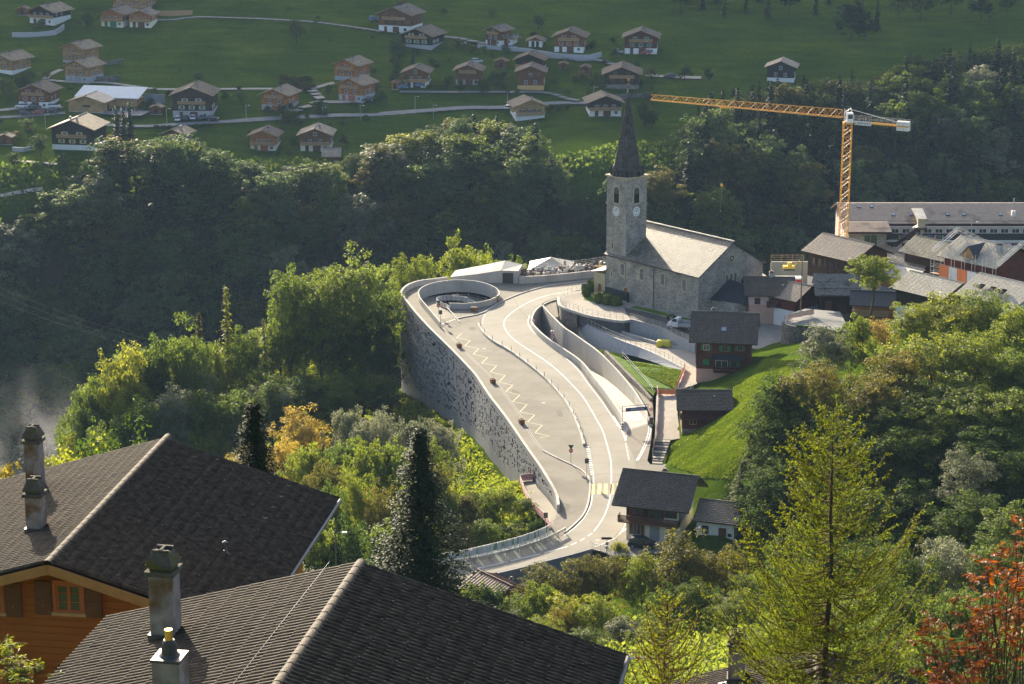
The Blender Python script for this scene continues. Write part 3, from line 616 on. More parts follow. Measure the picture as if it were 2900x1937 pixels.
sheet('lawn', [(fC, (500, 712), 1.9), (fC, (640, 770), 1.7), (fC, (800, 792), 1.6), (fC, (1000, 828), 1.6), (fC, (1095, 850), 1.8), (fC, (1040, 1003), 1.6), (fC, (880, 1008), 1.4), (fC, (856, 1058), 1.2), (fC, (780, 985), 1.7), (fC, (600, 820), 2.0)], GRASSP)
sheet('footpath', [(fC, (1110, 840), 1.9), (fC, (1200, 800), 2.0), (fC, (1210, 960), 2.0), (fC, (1060, 1010), 1.8), (fC, (1050, 1200), 1.5), (fC, (1075, 1400), 1.1), (fC, (1010, 1412), 1.05), (fC, (868, 1408), 1.05), (fC, (880, 1060), 1.4), (fC, (890, 1040), 1.45), (fC, (1030, 1030), 1.6)], PAVER)
# ramped concrete wall with road above it
W3t = [(165, 390), (240, 432), (330, 482), (450, 547), (600, 612), (760, 672), (900, 732), (1000, 782), (1112, 842)]
P3 = smooth_path([W(fC(*p), 1.0 + .9 * i / 8) for i, p in enumerate(W3t)], 1.0); b = MB(); N3 = path_normals(P3); s3 = 1 if N3[len(P3) // 2].x < 0 else -1
base3 = [p + n * s3 * 1.0 for p, n in zip(P3, N3)]
for i in range(len(P3) - 1):
    h0 = float(np.interp(i / len(P3), [0, .35, .6, 1], [3.2, 3.0, 1.6, .3])); h1 = float(np.interp((i + 1) / len(P3), [0, .35, .6, 1], [3.2, 3.0, 1.6, .3]))
    b.quad(V(base3[i], P3[i].z - h0), V(base3[i + 1], P3[i + 1].z - h1), P3[i + 1], P3[i]); b.quad(P3[i], P3[i + 1], P3[i + 1] - N3[i + 1] * s3 * .45, P3[i] - N3[i] * s3 * .45, 1)
    b.quad(P3[i] - N3[i] * s3 * .45, P3[i + 1] - N3[i + 1] * s3 * .45, P3[i + 1] - N3[i + 1] * s3 * .45 - Vector((0, 0, .4)), P3[i] - N3[i] * s3 * .45 - Vector((0, 0, .4)), 1)
SHOT = mat('sprayed_concrete', (.30, .31, .32), (.40, .41, .42), scale=2.0, rough=.95, bump=.8, bscale=4, world=True)
o = b.build('sloped_retaining_wall', [SHOT, CONC]); tag(o, 'battered grey sprayed concrete wall under the fenced lane', 'wall')
DARKASPH = mat('dark_asphalt', (.055, .055, .058), (.085, .085, .085), scale=.5, rough=.85, world=True)
sheet('lane', [(fC, (240, 440), .9)] + [(fC, (p[0] + 6, p[1] - 6), .9 + .9 * i / 8) for i, p in enumerate(W3t[2:], 2)] + [(fC, (1200, 850), 2.0), (fC, (1195, 690), 1.6), (fC, (1000, 672), 1.0), (fC, (800, 625), .9), (fC, (600, 560), .85), (fC, (560, 480), .85), (fC, (300, 400), .85)], PAVER)
# church terrace
TER = [(100, 262), (104, 305), (130, 338), (240, 376), (340, 408), (450, 428), (560, 446), (612, 450), (668, 440), (800, 476), (930, 516), (1050, 580), (1192, 642)]
TZ = 3.3
tp = [W(fC(*p), TZ) for p in TER]
terr = flat_poly('church_terrace', tp + [W(fC(1300, 640), TZ), W(fC(1900, 700), TZ), W(fC(2000, 250), TZ), W(fC(1700, 40), TZ), W(fC(800, -50), TZ), W(fC(440, 150), TZ), W(fC(380, 190), TZ), W(fC(280, 204), TZ), W(fC(160, 225), TZ)], PAVER); tag(terr, kind='structure')
sheet('church_lane', [(fC, p, TZ + .008) for p in [(620, 345), (760, 372), (900, 405), (1000, 440), (1200, 520), (1300, 660), (1200, 640), (1050, 575), (930, 512), (800, 472), (670, 436), (640, 400)]], DARKASPH)
sheet('churchyard_grass', [(fC, p, TZ + .012) for p in [(660, 345), (720, 330), (900, 372), (1030, 408), (1180, 440), (1200, 455), (1000, 425), (860, 392), (740, 362)]], GRASSP)
sheet('churchyard_grass', [(fC, p, TZ + .012) for p in [(290, 260), (380, 230), (470, 250), (620, 290), (610, 325), (480, 318), (380, 300), (300, 285)]], GRASSP)
b = MB(); P = smooth_path(tp[:9], 1.0); wall_path(b, P, .5, TZ - .35, TZ + .12, side=-1 if path_normals(P)[len(P) // 2].x > 0 else 1); o = b.build('terrace_edge', CONC); tag(o, kind='structure')
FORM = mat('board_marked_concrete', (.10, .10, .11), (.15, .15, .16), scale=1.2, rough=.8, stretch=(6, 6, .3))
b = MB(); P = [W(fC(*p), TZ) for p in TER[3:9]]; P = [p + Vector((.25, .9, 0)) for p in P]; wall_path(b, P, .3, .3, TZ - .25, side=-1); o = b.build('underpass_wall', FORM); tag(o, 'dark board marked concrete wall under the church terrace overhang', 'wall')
b = MB(); P = [W(fC(*p), TZ) for p in TER[:4]]; P = smooth_path([p + Vector((.2, .3, 0)) for p in P], .7); wall_path(b, P, .3, -2, TZ - .3, side=-1 if path_normals(P)[len(P) // 2].x > 0 else 1); o = b.build('terrace_wall', RUBBLE, uv=True); tag(o, 'rough dark stone wall below the rounded end of the church terrace', 'wall')
b = MB(); P = smooth_path([W(fC(*p), TZ) for p in TER[8:]], 1.0); wall_path(b, P, .3, .3, TZ + .1, side=-1, cap=1); o = b.build('lane_wall', [SHOT, CONC]); tag(o, 'grey concrete wall rising between the two lanes below the church', 'wall')
P = smooth_path([W(fC(*p), z) for p, z in (((610, 552), .95), ((760, 600), 1.0), ((900, 640), 1.05), ((1000, 668), 1.15), ((1190, 690), 1.6))], 1.0)
b = MB(); wall_path(b, P, .4, [p.z - .3 for p in P], [p.z + .45 for p in P], side=-1 if path_normals(P)[len(P) // 2].x > 0 else 1); o = b.build('planter_wall', CONC); tag(o, 'low white concrete kerb wall edging grass strip beside yellow trailer', 'wall')
# wall of the lower road
b = MB(); P = smooth_path(wl(fB, [(300, 1348), (500, 1302), (700, 1249), (900, 1198), (1062, 1152)], 0), 1); wall_path(b, P, .4, -4, .12, side=1 if path_normals(P)[3].y < 0 else -1); o = b.build('road_wall', CONC_G); tag(o, 'dark grey retaining wall under the outer edge of the lower road bend', 'wall')
# pavement at the foot of the facade, reaching the plaza
sheet('side_path', [(fB, (490, 606), -2.75), (fB, (598, 600), -2.6), (fB, (640, 668), -2.0), (fB, (700, 732), -1.3), (fB, (760, 812), -.45), (fB, (792, 862), -.01), (fB, (750, 985), -.01), (fB, (690, 925), -.5), (fB, (600, 835), -1.4), (fB, (560, 780), -1.9), (fB, (520, 690), -2.4)], ASPH)
# stairs between footpath and road
ST = thing('outdoor_stairs', 'flight of dark grey steps from the road up to the footpath', 'stairs')
a0, a1 = W(fB(1575, 270), 1.05), W(fB(1708, 275), 1.05); c0, c1 = W(fB(1560, 466), 0), W(fB(1640, 470), 0)
for k in range(9):
    t0, t1 = k / 9, (k + 1) / 9; b = MB(); z1 = 1.05 * (1 - t0); p = [a0.lerp(c0, t0), a1.lerp(c1, t0), a1.lerp(c1, t1), a0.lerp(c0, t1)]
    b.prism([V(x, z1 - .5) for x in p], (0, 0, .5)); b.build('step', DARKASPH if k % 2 else PAVER, ST)
# ================================================================ building helpers
def plank(name, c, c2=None, h=.2): return mat_brick(name, c, c2 or tuple(v * 1.35 for v in c), tuple(v * .35 for v in c), 3.2, h, .012, rough=.8, bump=.5, vec='plank')
def tile_mat(name, c, c2, w=.3, h=.34, spec=.9, rough=.42): return mat_brick(name, c, c2, tuple(v * .3 for v in c), w, h, .03, rough=rough, bump=1.0, vec='tile', off=0.0, spec=spec)
STUC = {k: mat('stucco_' + k, c, tuple(v * 1.12 for v in c), scale=.8, rough=.9, bump=.1) for k, c in dict(white=(.78, .77, .72), cream=(.80, .72, .54), grey=(.40, .40, .40), pink=(.52, .34, .26), ochre=(.60, .38, .14), bluegrey=(.30, .34, .40), palepink=(.58, .44, .40)).items()}
WOOD = {k: plank('planks_' + k, c) for k, c in dict(pale=(.36, .21, .09), orange=(.38, .15, .045), brown=(.17, .078, .034), dark=(.055, .032, .02), black=(.028, .02, .016), red=(.12, .03, .02), honey=(.40, .25, .11), rust=(.10, .032, .018)).items()}
TRIM = {k: mat('trim_' + k, c, scale=4, rough=.7) for k, c in dict(pale=(.40, .25, .12), dark=(.05, .03, .02), brown=(.12, .055, .03), white=(.7, .7, .68), green=(.03, .17, .08), sage=(.33, .40, .24), yellow=(.48, .42, .10), red=(.40, .05, .03), orange=(.36, .12, .05), grey=(.3, .3, .3), honey=(.33, .18, .07), maroon=(.06, .02, .018)).items()}
ROOF = {k: tile_mat('roof_' + k, c, c2) for k, c, c2 in (('beige', (.38, .33, .25), (.48, .42, .33)), ('brown', (.30, .23, .165), (.42, .335, .25)), ('grey', (.16, .155, .15), (.23, .225, .215)), ('dark', (.075, .068, .062), (.14, .128, .115)), ('pale', (.58, .53, .41), (.71, .655, .525)), ('moss', (.28, .25, .15), (.38, .35, .23)))}
ROOF['dark'] = tile_mat('roof_black', (.10, .082, .065), (.20, .168, .135), spec=.35, rough=.55)
ROOF['slate'] = mat('roof_slate', (.028, .032, .042), (.045, .05, .062), scale=2, rough=.55, bump=.2)
STONEW = mat_brick('house_stone', (.24, .21, .17), (.42, .38, .31), (.16, .14, .11), .5, .25, .03)
WINC = {}
def window_parts(w, h, frame, shut, door=False):
    key = (round(w, 2), round(h, 2), frame.name, shut.name if shut else None, door)
    if key in WINC: return WINC[key]
    b = MB(); b.box(-w / 2, w / 2, -.03, .06, 0, h); pane = b.mesh('window', GLASS if not door else frame)
    b = MB(); t = .07
    b.box(-w / 2 - t, -w / 2, -.07, .02, -t, h + t); b.box(w / 2, w / 2 + t, -.07, .02, -t, h + t); b.box(-w / 2, w / 2, -.07, .02, h, h + t); b.box(-w / 2, w / 2, -.09, .02, -t, 0)
    if not door:
        b.box(-.03, .03, -.06, .02, 0, h)
    fr = b.mesh('frame', frame); sh = None
    if shut:
        b = MB(); sw = w * .5; b.box(0, sw, -.11, -.03, -.04, h + .04)
        for z in (.12 * h, .5 * h, .88 * h): b.box(.04, sw - .04, -.125, -.11, z - .04, z + .04)
        sh = b.mesh('shutter', shut)
    WINC[key] = (pane, fr, sh); return WINC[key]
def add_window(par, M, w, h, frame, shut=None, door=False):
    p, f, s = window_parts(w, h, frame, shut, door)
    o = link('door' if door else 'window', p, par); o.matrix_local = M; link('frame', f, o)
    if s:
        a = link('shutter', s, o); a.location = (w / 2 + .09, 0, 0); c = link('shutter', s, o); c.location = (-w / 2 - .09 - w * .5, 0, 0)
    return o
def tiled_slope(b, O, e, s, L, S, course=.34, tw=.3, amp=.014, mi=0, sub=2):
    """courses of overlapping rolled tiles on a slope: O ridge corner, e along the ridge, s down the slope"""
    n = e.cross(s); n = n if n.z > 0 else -n; nc = max(1, round(S / course)); course = S / nc; m = max(2, round(L / tw) * sub)
    for j in range(nc):
        base = len(b.v); r = .02 * math.sin(j * 12.9)
        for k in range(m + 1):
            ph = (k % sub) / sub; hgt = amp * (1 if ph == 0 else -.3); x = e * (L * k / m)
            jit = .012 * math.sin(k * 7.3 + j * 3.1)
            p0 = O + x + s * (course * j) + n * (.01 + hgt * .7 + jit * .5); p1 = O + x + s * (course * (j + 1) + .03) + n * (.09 + hgt + jit); p2 = O + x + s * (course * (j + 1) + .03) + n * (.0)
            b.v += [tuple(p0), tuple(p1), tuple(p2)]
        for k in range(m):
            i = base + 3 * k; b.f.append((i, i + 1, i + 4, i + 3)); b.m.append(mi); b.f.append((i + 1, i + 2, i + 5, i + 4)); b.m.append(mi)
    # orient upward later by shading (double sided)
def chalet(name, label, pos, rz, Wd, L, hb, hw, pitch=20, oe=1.0, og=1.0, base=None, wood=None, roof=None, trim=None, group=None, wins=(), balc=(), chim=(), tiles=False, anchor='f', cat='house', thick=.2, ribs=0, amp=.014, gablemat=None, course=.34, skyl=()):
    """gabled house: gable front faces local -y, ridge along +y"""
    if anchor == 'r0':    # pos is the corner (Wd/2, 0)
        pos = Vector(pos) - Matrix.Rotation(rz, 3, 'Z') @ Vector((Wd / 2, 0, 0))
    t = thing(name, label, cat, pos, rz, group); base = base or STUC['white']; wood = wood or WOOD['brown']; roof = roof or ROOF['grey']; trim = trim or TRIM['dark']
    tp = math.tan(R_(pitch)); x = Wd / 2; H0 = hb + hw; zr = H0 + x * tp
    b = MB(); b.box(-x, x, 0, L, -3.0, hb); b.build('base_wall', base, t, uv=True)
    e = .03 if hw > 0 else 0
    b = MB(); pts = [(-x - e, -e, hb), (x + e, -e, hb), (x + e, -e, H0), (0, -e, zr), (-x - e, -e, H0)]; b.prism(pts, (0, L + 2 * e, 0), 0); b.build('wall', gablemat or wood, t, uv=True)
    cosp = math.cos(R_(pitch))
    for s in (-1, 1):
        b = MB(); xe = s * (x + oe); ze = zr - (x + oe) * tp; dz = .12
        top = [(0, -og, zr + dz + thick), (xe, -og, ze + dz + thick), (xe, -og, ze + dz), (0, -og, zr + dz)]
        b.prism(top, (0, L + 2 * og, 0), 1)
        o = None
        if tiles:
            tiled_slope(b, Vector((0, -og - .05, zr + dz + thick + .005)), Vector((0, 1, 0)), Vector((s * cosp, 0, -math.sin(R_(pitch)))), L + 2 * og + .1, (x + oe) / cosp + .06, course=course, amp=amp)
        else:
            k = .012; q = [(0, -og - .02, zr + dz + thick + k), (xe * 1.01, -og - .02, ze + dz + thick + k - .01), (xe * 1.01, L + og + .02, ze + dz + thick + k - .01), (0, L + og + .02, zr + dz + thick + k)]
            b.quad(*(q if s > 0 else q[::-1]))
            for i in range(ribs):
                y = -og + (L + 2 * og) * (i + .5) / ribs; b.box(-.03, .03, 0, 1, 0, .06, 0, Matrix(((0, s * cosp * (x + oe) / cosp, 0, 0), (1, 0, 0, y), (0, -math.sin(R_(pitch)) * (x + oe) / cosp, 1, zr + dz + thick + k), (0, 0, 0, 1))))
        b.build('roof', [roof, trim], t, uv=True)
    b = MB(); b.bar((0, -og - .05, zr + thick + .17), (0, L + og + .05, zr + thick + .17), .13, 0, 8); b.build('ridge_cap', roof, t, uv=True)
    for wd in wins:
        face, u, z, w_, h_ = wd[:5]; sh = TRIM[wd[5]] if len(wd) > 5 and wd[5] else None; fr = TRIM[wd[6]] if len(wd) > 6 else TRIM['white']; door = len(wd) > 7
        if face == 'f': M = Matrix.Translation((u, -.04, z))
        elif face == 'b': M = Matrix.Translation((u, L + .04, z)) @ Matrix.Rotation(math.pi, 4, 'Z')
        elif face == 'r': M = Matrix.Translation((x + .04, u, z)) @ Matrix.Rotation(math.pi / 2, 4, 'Z')
        else: M = Matrix.Translation((-x - .04, u, z)) @ Matrix.Rotation(-math.pi / 2, 4, 'Z')
        add_window(t, M, w_, h_, fr, sh, door)
    for face, u0, u1, z, dep, m in balc:
        b = MB(); m = m if not isinstance(m, str) else TRIM[m]
        M = {'f': Matrix.Identity(4), 'r': Matrix.Translation((x, 0, 0)) @ Matrix.Rotation(math.pi / 2, 4, 'Z'), 'l': Matrix.Translation((-x, 0, 0)) @ Matrix.Rotation(-math.pi / 2, 4, 'Z')}[face]
        if face == 'l': u0, u1 = -u1, -u0
        b.box(u0, u1, -dep, 0, z - .15, z, 0, M); b.box(u0, u1, -dep - .04, -dep + .04, z + .85, z + .95, 0, M)
        o = b.build('balcony', m, t); b = MB(); n = max(3, int((u1 - u0) / .16))
        for i in range(n): xx = u0 + (u1 - u0) * (i + .5) / n; b.box(xx - .055, xx + .055, -dep - .02, -dep + .02, z, z + .86, 0, M)
        for xx in (u0, u1): b.box(xx - .03, xx + .03, -dep, 0, z + .05, z + .9, 0, M)
        b.build('railing', m, o)
    for cx, cy_, w_, h_ in chim:
        zc = zr - abs(cx) * tp; b = MB(); b.box(cx - w_ / 2, cx + w_ / 2, cy_ - w_ / 2, cy_ + w_ / 2, zc - .3, zc + h_); b.box(cx - w_ * .65, cx + w_ * .65, cy_ - w_ * .65, cy_ + w_ * .65, zc + h_, zc + h_ + .12, 1); b.box(cx - w_ * .4, cx + w_ * .4, cy_ - w_ * .4, cy_ + w_ * .4, zc + h_ + .12, zc + h_ + .35, 1); b.build('chimney', [STUC['grey'], METAL_D], t)
    for sd, u, dn, w_, h_ in skyl:     # skylights: side, along ridge, distance down the slope
        s = 1 if sd == 'r' else -1; b = MB(); Mx = Matrix.Translation((s * dn * cosp, u, zr + .12 + thick + .1 - dn * math.sin(R_(pitch)))) @ Matrix.Rotation(s * R_(pitch), 4, 'Y')
        b.box(-h_ / 2, h_ / 2, -w_ / 2, w_ / 2, 0, .1, 1, Mx); b.box(-h_ / 2 + .08, h_ / 2 - .08, -w_ / 2 + .08, w_ / 2 - .08, .1, .12, 0, Mx); b.build('skylight', [SKYGLASS, METAL_D], t)
    return t
SKYGLASS = mat('skylight_glass', (.28, .33, .40), (.36, .41, .48), scale=2, rough=.12, spec=.8)

# ================================================================ church
STONE = mat_brick('church_stone', (.25, .235, .20), (.54, .50, .43), (.36, .33, .275), .38, .18, .022, bump=.9)
CHROOF = mat_brick('church_roof_tiles', (.17, .145, .10), (.30, .28, .235), (.05, .045, .03), .42, .36, .045, rough=.5, bump=1.0, vec='tile', off=.5, spec=.4)
SPIRE = mat_brick('spire_shingles', (.075, .07, .062), (.15, .14, .125), (.025, .023, .02), .34, .26, .03, bump=1.0, vec='tile')
LIME = mat('limestone_trim', (.48, .40, .24), (.58, .49, .32), scale=2, rough=.85)
GOLD = mat('gilded_metal', (.75, .50, .12), (.85, .60, .2), scale=3, rough=.3, metal=.9)
DOORW = mat('door_oak', (.22, .08, .03), (.28, .11, .04), scale=3, rough=.6)
LEAD = mat('leaded_window', (.06, .07, .08), (.20, .21, .22), scale=3.5, rough=.2, spec=.6, detail=1)
NC = W(fC(1215, 452), 3.3); TT = W((1716, 838), 3.3)
dxy = (TT - NC); LN = dxy.length; CH = thing('church', 'grey stone church with clock tower, shingled spire and pale tiled nave roof', 'church', NC, math.atan2(dxy.y, dxy.x))
DN = 17.0; HE = 8.3; HR = 13.3; TW = 5.25
b = MB(); b.prism([(0, 0, -2), (0, -DN, -2), (0, -DN, HE), (0, -DN / 2, HR), (0, 0, HE)], (LN - .1, 0, 0)); b.build('nave_wall', STONE, CH, uv=True)
pt = math.atan2(HR - HE, DN / 2); oh = .55
for s in (0, 1):
    b = MB(); y0 = -DN / 2; ye = oh if s == 0 else -DN - oh; z0 = HR + .1; ze = HE + .1 - oh * math.tan(pt)
    q = [(-.45, y0, z0), (-.45, ye, ze), (-.45, ye, ze + .22), (-.45, y0, z0 + .22)]; b.prism(q, (LN + .5, 0, 0), 1)
    k = .01; a = [(-.5, y0, z0 + .22 + k), (-.5, ye * 1.005, ze + .22 + k), (LN + .1, ye * 1.005, ze + .22 + k), (LN + .1, y0, z0 + .22 + k)]; b.quad(*(a if s == 0 else a[::-1])); o = b.build('nave_roof', [CHROOF, ROOF['slate']], CH, uv=True)
b = MB()
for i in range(44): xx = -.5 + i * (LN + .5) / 44; b.box(xx, xx + .5, -DN / 2 - .25, -DN / 2 + .25, HR + .33, HR + .45 + .03 * (i % 2), 0)
b.build('ridge_tiles', ROOF['pale'], CH, uv=True)
TH = 23.3
b = MB(); x0, x1 = LN - TW, LN + .0; b.box(x0, x1, -TW, .06, -2, TH); b.build('tower', STONE, CH, uv=True)
def arch(b, M, w, z0, z1, d0, d1, mi=0, n=8):
    """arched slab in the plane y: width w, springing so that the top is z1; from depth d0 to d1 (towards -y)"""
    r = w / 2; pts = [(-r, d0, z0), (r, d0, z0)] + [(r * math.cos(math.pi * i / n), d0, z1 - r + r * math.sin(math.pi * i / n)) for i in range(n + 1)]
    k0 = len(b.v); b.prism(pts, (0, d1 - d0, 0), mi)
    if M: b.v[k0:] = [tuple(M @ Vector(p)) for p in b.v[k0:]]
def face_M(kind, u, z=0):
    if kind == 'front': return Matrix.Translation((u, .06, z)) @ Matrix.Rotation(math.pi, 4, 'Z')      # local -y of the arch points out of +y
    if kind == 'gable': return Matrix.Translation((0, u, z)) @ Matrix.Rotation(-math.pi / 2, 4, 'Z')
    if kind == 'towerside': return Matrix.Translation((x0, u, z)) @ Matrix.Rotation(-math.pi / 2, 4, 'Z')
    if kind == 'towerback': return Matrix.Translation((x1, u, z)) @ Matrix.Rotation(math.pi / 2, 4, 'Z')
def arched_window(M, w, z0, z1, m=LEAD, name='window'):
    b = MB(); arch(b, M, w, z0, z1, -.06, .1); o = b.build(name, m, CH)
    b = MB(); arch(b, M, w + .44, z0 - .2, z1 + .22, -.035, .1); q = b.build('stone_surround', LIME, o); return o
for u in (3.6, 9.2, 14.7, 19.9): arched_window(face_M('front', u), .95, 5.0, 7.15)
arched_window(face_M('front', 18.9), 1.15, .35, 2.7, DOORW, 'door')
for i in range(5):
    b = MB(); b.box(18.2 - i * .0, 19.7, .06 + i * .33, .06 + (i + 1) * .33, -.3, .35 - i * .12); b.build('step', STUC['grey'], CH)
arched_window(face_M('front', LN - 1.6), .35, 4.2, 5.2); arched_window(face_M('front', LN - 1.7), .25, 9.6, 10.7, BLACK)
for u in (-7.4, -8.5, -9.6): arched_window(face_M('gable', u), .55, 5.6, 7.5)
b = MB()
for i in range(10):
    a = 2 * math.pi * i / 10
    b.lathe([(.13, 0), (.13, .06)], 8, 1, (0, 0, 0)); k0 = len(b.v) - 16
    Mq = face_M('gable', -8.5, 10.4) @ Matrix.Translation((.42 * math.cos(a), -.05, .42 * math.sin(a))) @ Matrix.Rotation(math.pi / 2, 4, 'X')
    b.v[k0:] = [tuple(Mq @ Vector(p)) for p in b.v[k0:]]
b.lathe([(.72, 0), (.72, .05)], 20, 0); Mq = face_M('gable', -8.5, 10.4) @ Matrix.Rotation(math.pi / 2, 4, 'X'); b.v[-40:] = [tuple(Mq @ Vector(p)) for p in b.v[-40:]]
b.build('rose_window', [LIME, BLACK], CH)
b = MB(); b.bar((11.4, .2, -.5), (11.4, .2, HE - .4), .08, 0, 8); b.build('downpipe', METAL_D, CH)
# belfry openings, clocks
LOUV = mat('louvre_slate', (.10, .10, .11), (.16, .16, .17), scale=3, rough=.6)
for kind, us in (('front', LN - TW / 2), ('towerside', -TW / 2 + .03), ('towerback', -TW / 2)):
    M = face_M(kind, us); b = MB(); arch(b, M, 1.35, 18.5, 21.5, -.05, .2); o = b.build('belfry_opening', BLACK, CH)
    b = MB(); arch(b, M, 1.8, 18.3, 21.75, -.03, .1); b.build('stone_surround', LIME, o)
    b = MB()
    for i in range(7):
        k0 = len(b.v); wz = 20.3 + i * .16; ww = .62 if i < 5 else .4; b.box(-ww, ww, -.14, -.05, wz, wz + .09); b.v[k0:] = [tuple(M @ Vector(p)) for p in b.v[k0:]]
    b.build('louvre', LOUV, o)
    Mc = M @ Matrix.Translation((0, -.03, 16.9)) @ Matrix.Rotation(math.pi / 2, 4, 'X')
    def disc(prof, n=24, mi=0, bb=None):
        k0 = len(bb.v); bb.lathe(prof, n, mi); bb.v[k0:] = [tuple(Mc @ Vector(p)) for p in bb.v[k0:]]
    b = MB(); disc([(.92, 0), (.92, .05)], 28, 0, b); clock = b.build('clock_face', WHITE_P, CH)
    b = MB()
    for i in range(12):
        a = math.pi * 2 * i / 12; k0 = len(b.v); b.box(-.05, .05, .5, .73, .05, .062); Mr = Mc @ Matrix.Rotation(a, 4, 'Z'); b.v[k0:] = [tuple(Mr @ Vector(p)) for p in b.v[k0:]]
    b.build('numerals', METAL_D, clock)
    b = MB()
    for a, ln, wd in ((R_(-20), .62, .045), (R_(55), .42, .06)):
        k0 = len(b.v); b.box(-wd, wd, -.1, ln, .065, .08); Mr = Mc @ Matrix.Rotation(a, 4, 'Z'); b.v[k0:] = [tuple(Mr @ Vector(p)) for p in b.v[k0:]]
    b.build('clock_hands', METAL_D, clock)
b = MB(); b.box(x0 - .14, x1 + .14, -TW - .14, .2, 18.0, 18.18); b.build('string_course', STONE, CH, uv=True)
b = MB(); b.box(x0 - .3, x1 + .3, -TW - .3, .36, TH, TH + .28); b.build('cornice', LIME, CH)
tc = Vector(((x0 + x1) / 2, -TW / 2 + .03, 0))
b = MB(); rings = [(2.85, TH + .28), (2.75, TH + 1.5), (2.35, TH + 2.4), (1.62, TH + 6.5), (.8, TH + 11.6), (.13, TH + 15.2)]
def octring(r): return [(tc.x + r * math.cos(math.pi / 8 + i * math.pi / 4) * 1.08, tc.y + r * math.sin(math.pi / 8 + i * math.pi / 4) * 1.08) for i in range(8)]
for (r0, z0), (r1, z1) in zip(rings, rings[1:]):
    A0, A1 = octring(r0), octring(r1)
    for i in range(8): j = (i + 1) % 8; b.quad((*A0[i], z0), (*A0[j], z0), (*A1[j], z1), (*A1[i], z1))
b.poly([(*p, TH + 15.2) for p in octring(.13)]); spire = b.build('spire', SPIRE, CH, uv=True)
for i in range(8):
    a = i * math.pi / 4; M = Matrix.Translation((tc.x + 2.9 * math.cos(a), tc.y + 2.9 * math.sin(a), TH + .28)) @ Matrix.Rotation(a + math.pi / 2, 4, 'Z')
    b = MB(); b.prism([(-.5, -.25, 0), (.5, -.25, 0), (.5, -.25, 1.05), (0, -.25, 1.6), (-.5, -.25, 1.05)], (0, .9, 0)); b.v = [tuple(M @ Vector(p)) for p in b.v]; d = b.build('dormer', SPIRE, spire, uv=True)
    b = MB(); arch(b, M, .42, .12, 1.0, -.28, -.2); b.build('dormer_opening', BLACK, spire)
b = MB(); c = tc + Vector((0, 0, TH + 15.2)); b.bar(c, c + Vector((0, 0, 2.6)), .05, 0, 6); b.lathe([(.02, -.2), (.2, -.12), (.24, 0), (.2, .12), (.02, .2)], 8, 0, tuple(c + Vector((0, 0, .5)))); b.lathe([(.02, -.12), (.15, 0), (.02, .12)], 8, 0, tuple(c + Vector((0, 0, 1.0))))
b.box(c.x - .5, c.x + .5, c.y - .05, c.y + .05, c.z + 1.85, c.z + 1.97); b.box(c.x - .05, c.x + .05, c.y - .5, c.y + .5, c.z + 1.85, c.z + 1.97)
for i in range(4): a = i * math.pi / 2; b.lathe([(.02, -.1), (.1, 0), (.02, .1)], 6, 0, (c.x + .5 * math.cos(a), c.y + .5 * math.sin(a), c.z + 1.91))
b.build('finial', METAL_D, CH)
b = MB(); b.prism([(c.x - .32, c.y - .03, c.z + 2.75), (c.x - .05, c.y - .03, c.z + 2.6), (c.x + .22, c.y - .03, c.z + 2.75), (c.x + .3, c.y - .03, c.z + 3.2), (c.x + .12, c.y - .03, c.z + 3.05), (c.x - .1, c.y - .03, c.z + 2.98), (c.x - .36, c.y - .03, c.z + 3.25)], (0, .06, 0)); b.build('weathercock', GOLD, CH)
# porch on the west side, dark buttress panel, chancel roofs
b = MB(); b.box(LN, LN + 3.0, -4.5, .3, -2, 4.3); b.build('porch', LIME, CH)
b = MB(); b.prism([(LN - .02, .8, 5.0), (LN - .02, -4.9, 5.6), (LN - .02, -4.9, 5.75), (LN - .02, .8, 5.15)], (3.4, 0, -.75)); 
b.build('porch_roof', mat('pink_metal_roof', (.52, .44, .42), (.60, .52, .50), scale=2, rough=.5), CH)
arched_window(Matrix.Translation((LN + 1.4, .3, 0)) @ Matrix.Rotation(math.pi, 4, 'Z'), .9, 0, 2.2, DOORW, 'door')
b = MB(); b.box(LN - 6.4, LN - .3, .1, .5, -1, 1.9); b.build('slate_panel', ROOF['slate'], CH)
b = MB(); b.box(-6.5, -.02, -12.5, -3.5, -2, 3.6); b.build('sacristy_wall', STONE, CH, uv=True)
b = MB(); e = [(0, -2.9, 3.5), (-7.1, -4.5, 3.5), (-7.1, -11.5, 3.5), (0, -13.1, 3.5)]; r0, r1 = (0, -8, 6.6), (-4.2, -8, 6.2)
b.poly([e[0], r0, r1, e[1]]); b.poly([e[1], r1, e[2]]); b.poly([e[2], r1, r0, e[3]]); b.build('sacristy_roof', ROOF['slate'], CH)

# ================================================================ houses beside the ramp and road
def roofset(kind): return ROOF[kind]
h1 = W(fC(1200, 942), 2.0)
HS1 = chalet('chalet', 'tall dark red wooden chalet with green shutters standing above the lawn', h1, R_(-98), 9.0, 8.9, 2.3, 5.5, 32, 1.4, 1.2, base=STUC['pink'], wood=WOOD['rust'], roof=ROOF['dark'], tiles=True, anchor='r0', course=.33, amp=.03,
    wins=[('r', 1.6, 5.6, .85, .85, 'green', 'white'), ('r', 4.7, 5.5, .85, 1.0, 'green', 'honey'), ('r', 7.2, 5.7, .75, .75, 'green', 'honey'), ('r', 4.2, 2.7, 1.9, 1.1, None, 'white'), ('r', 6.3, 2.8, .8, 1.0, 'green', 'orange'), ('r', 1.6, 3.0, .9, .95, None, 'green', 1)],
    balc=[('r', 2.9, 7.2, 2.05, .9, 'maroon'), ('l', 1.0, 8, 5.0, .8, 'brown')], chim=[(-.6, 2.4, .6, 1.0)], skyl=[('r', 4.4, 4.0, .95, 1.0)])
